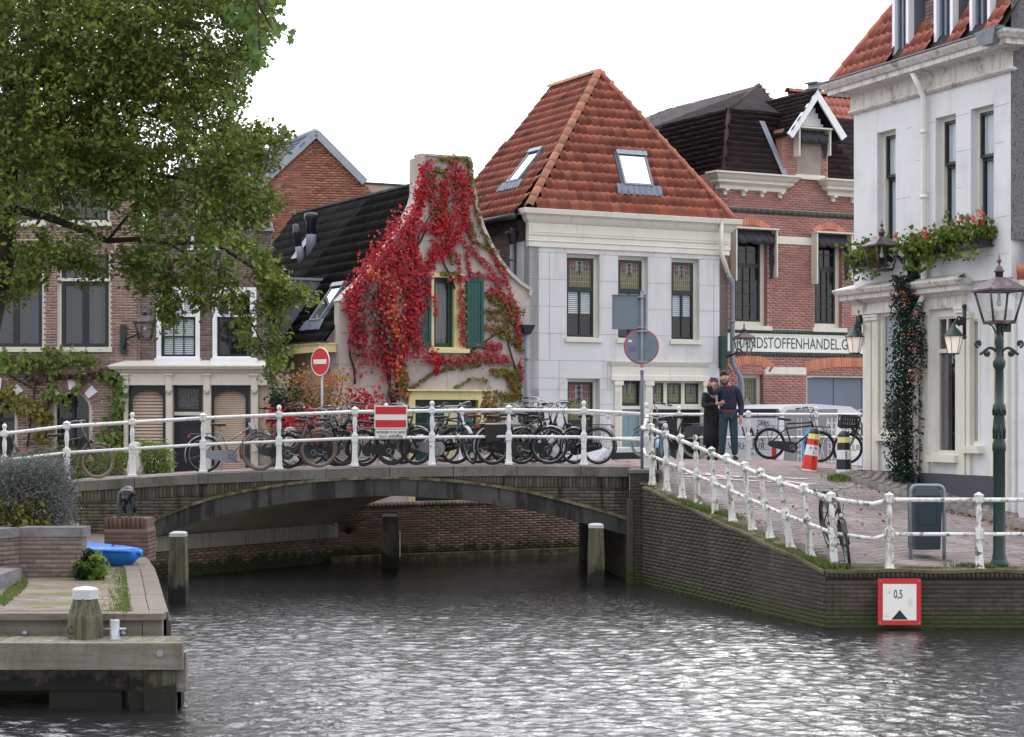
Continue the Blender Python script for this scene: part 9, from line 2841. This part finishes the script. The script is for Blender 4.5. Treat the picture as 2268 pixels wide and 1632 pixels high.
# planter
lb=shrub('lavender_bush','big grey green lavender bush growing in the brick planter',-30,150,1030,1168,26.7,[('leaf_lavender','thin',.085,15000,0,.95,.0,.75),('leaf_lavender','thin',.07,3800,.62,1.02,.45,1),('leaf_olive','thin',.11,2000,0,.75,.6,1.0)],stems=34,dz=.55)
foliage('yellow_foliage',w3(np.stack([rt.uniform(30,110,420),rt.uniform(1110,1166,420)],1),26.4+rt.uniform(-.3,.3,420)),.07,'leaf_olive','oval',lb,rs=rt)
b=MB()
for i in range(120):
 x=rt.uniform(-10,165);y=1050+.004*(x-70)**2
 b.tube([at(x*.6+30,1120,26.7),at(x,y,26.6),at(x+(x-70)*.15,y-rt.uniform(10,34),26.5)],[.005,.004,.002],3)
b.build('flower_stalks',MT['twig'],lb)
shrub('hollyhock','dark green broad leaved plant at the planter corner beside the blue kayak',176,224,1232,1280,25.3,[('leaf_dark','ivy',.13,110,0,1,0,1),('leaf_vine','ivy',.13,140,0,1,0,1)],stems=6,dz=.2)
# grass and weeds
def grass(nm,P,size,m,spread=.5,up=(0,0,1)):
 P=np.array(P);P[:,2]+=size*.35
 o=foliage(nm,P,size,m,'thin',None,(0,-1,.15),1.2,rt,up=up);o['kind']='stuff'
 return o
n=9000;xy=np.stack([rt.uniform(225,320,n),rt.uniform(1262,1368,n)],1)
k=rt.rand(n)<np.clip((xy[:,0]-225-(1368-xy[:,1])*.15)/95,.05,1)**1.5
xy=xy[k];Yg=FPX*(CAMZ-LQ)/(xy[:,1]-HY)
P=w3(xy,Yg);P=P[(P[:,0]<np.interp(P[:,1],[20.9,26.6,29],[-4.1,-5.3,-5.8]))]
grass('grass',P,.075,'leaf_grass')
xy=np.stack([rt.uniform(-5,60,1400),rt.uniform(1278,1345,1400)],1);xy=xy[np.abs(xy[:,1]-(1340-xy[:,0]*.9))<16]
grass('grass',w3(xy,FPX*(CAMZ-LQ)/(xy[:,1]-HY)),.08,'leaf_grass')
P=[]
for i in range(7500):
 t=rt.rand()**1.0;y_=WA[1]+(WB[1]-WA[1])*t;x_=WA[0]+(WB[0]-WA[0])*t+abs(rt.normal())*.16+.02
 P.append((x_,y_,1.72+(.79-1.72)*t+.03))
for i in range(4200):
 x_=rt.uniform(4.4,8.2);P.append((x_,27.26+abs(rt.normal())*.14,.83))
P=np.array(P);cl_=np.sin(P[:,0]*7+P[:,1]*5)+np.sin(P[:,0]*17-P[:,1]*11)+rt.normal(size=len(P))*.5
grass('verge_grass',P[cl_>-.5],.05,'leaf_drygrass');
P2=P[(np.sin(P[:,0]*3.1+P[:,1]*2.3)>.82)]
grass('verge_weeds',P2,.11,'leaf_grass')
P=[]
for cx_,cy_ in((1868,1063),(1888,1062),(1850,1066)):
 g_=gpt(cx_,cy_)
 for i in range(130):x_,y_=g_[0]+rt.normal()*.1,g_[1]+rt.normal()*.1;P.append((x_,y_,G(x_,y_)+.02))
grass('weeds',P,.13,'leaf_box')
P=[]
for i in range(260):
 t=rt.rand();q=Vector((5.95,35.2)).lerp(Vector((8.35,30.6)),t**.5)+Vector((rt.normal()*.08-.06,rt.normal()*.06));P.append((q.x,q.y,G(q.x,q.y)+.03))
for i in range(60):x_,y_=rt.uniform(3.5,7.5),rt.uniform(28,33);P.append((x_,y_,G(x_,y_)+.03))if x_>seg_x(WA,WB,y_)+.3 else None
o=foliage('fallen_leaves',P,.07,'dry_leaf','oval',None,(0,0,1),.8,rt);o['kind']='stuff'
for i,(x,y,Y,lab)in enumerate(((1727,1335,29.6,'leafy weed rooted in the sloping quay wall'),(1790,1338,28.6,'pale weed rooted in the quay wall left of the depth sign'))):
 t=thing('wall_weed',lab,'weed',tuple(at(x,y,Y)));q=np.stack([x+rt.normal(size=150)*8,y+rt.normal(size=150)*8],1)
 foliage('leaves',w3(q,Y-.1+rt.uniform(-.08,.02,150)),.06,'leaf_vine' if i==0 else 'leaf_lavender','oval',t,rs=rt)
t=thing('bare_sapling','bare twiggy sapling growing from the wall under the bridge','weed',tuple(at(770,1190,39.6)))
b=MB()
for k in range(11):
 a=R_(20+k*14);p0=at(771,1182,39.5);e=p0+Vector((math.cos(a)*.6,-.1,math.sin(a)*.75-.05));b.tube([p0,p0.lerp(e,.5)+Vector((0,0,.08)),e],[.012,.008,.004],4)
b.build('twigs',MT['twig'],t)
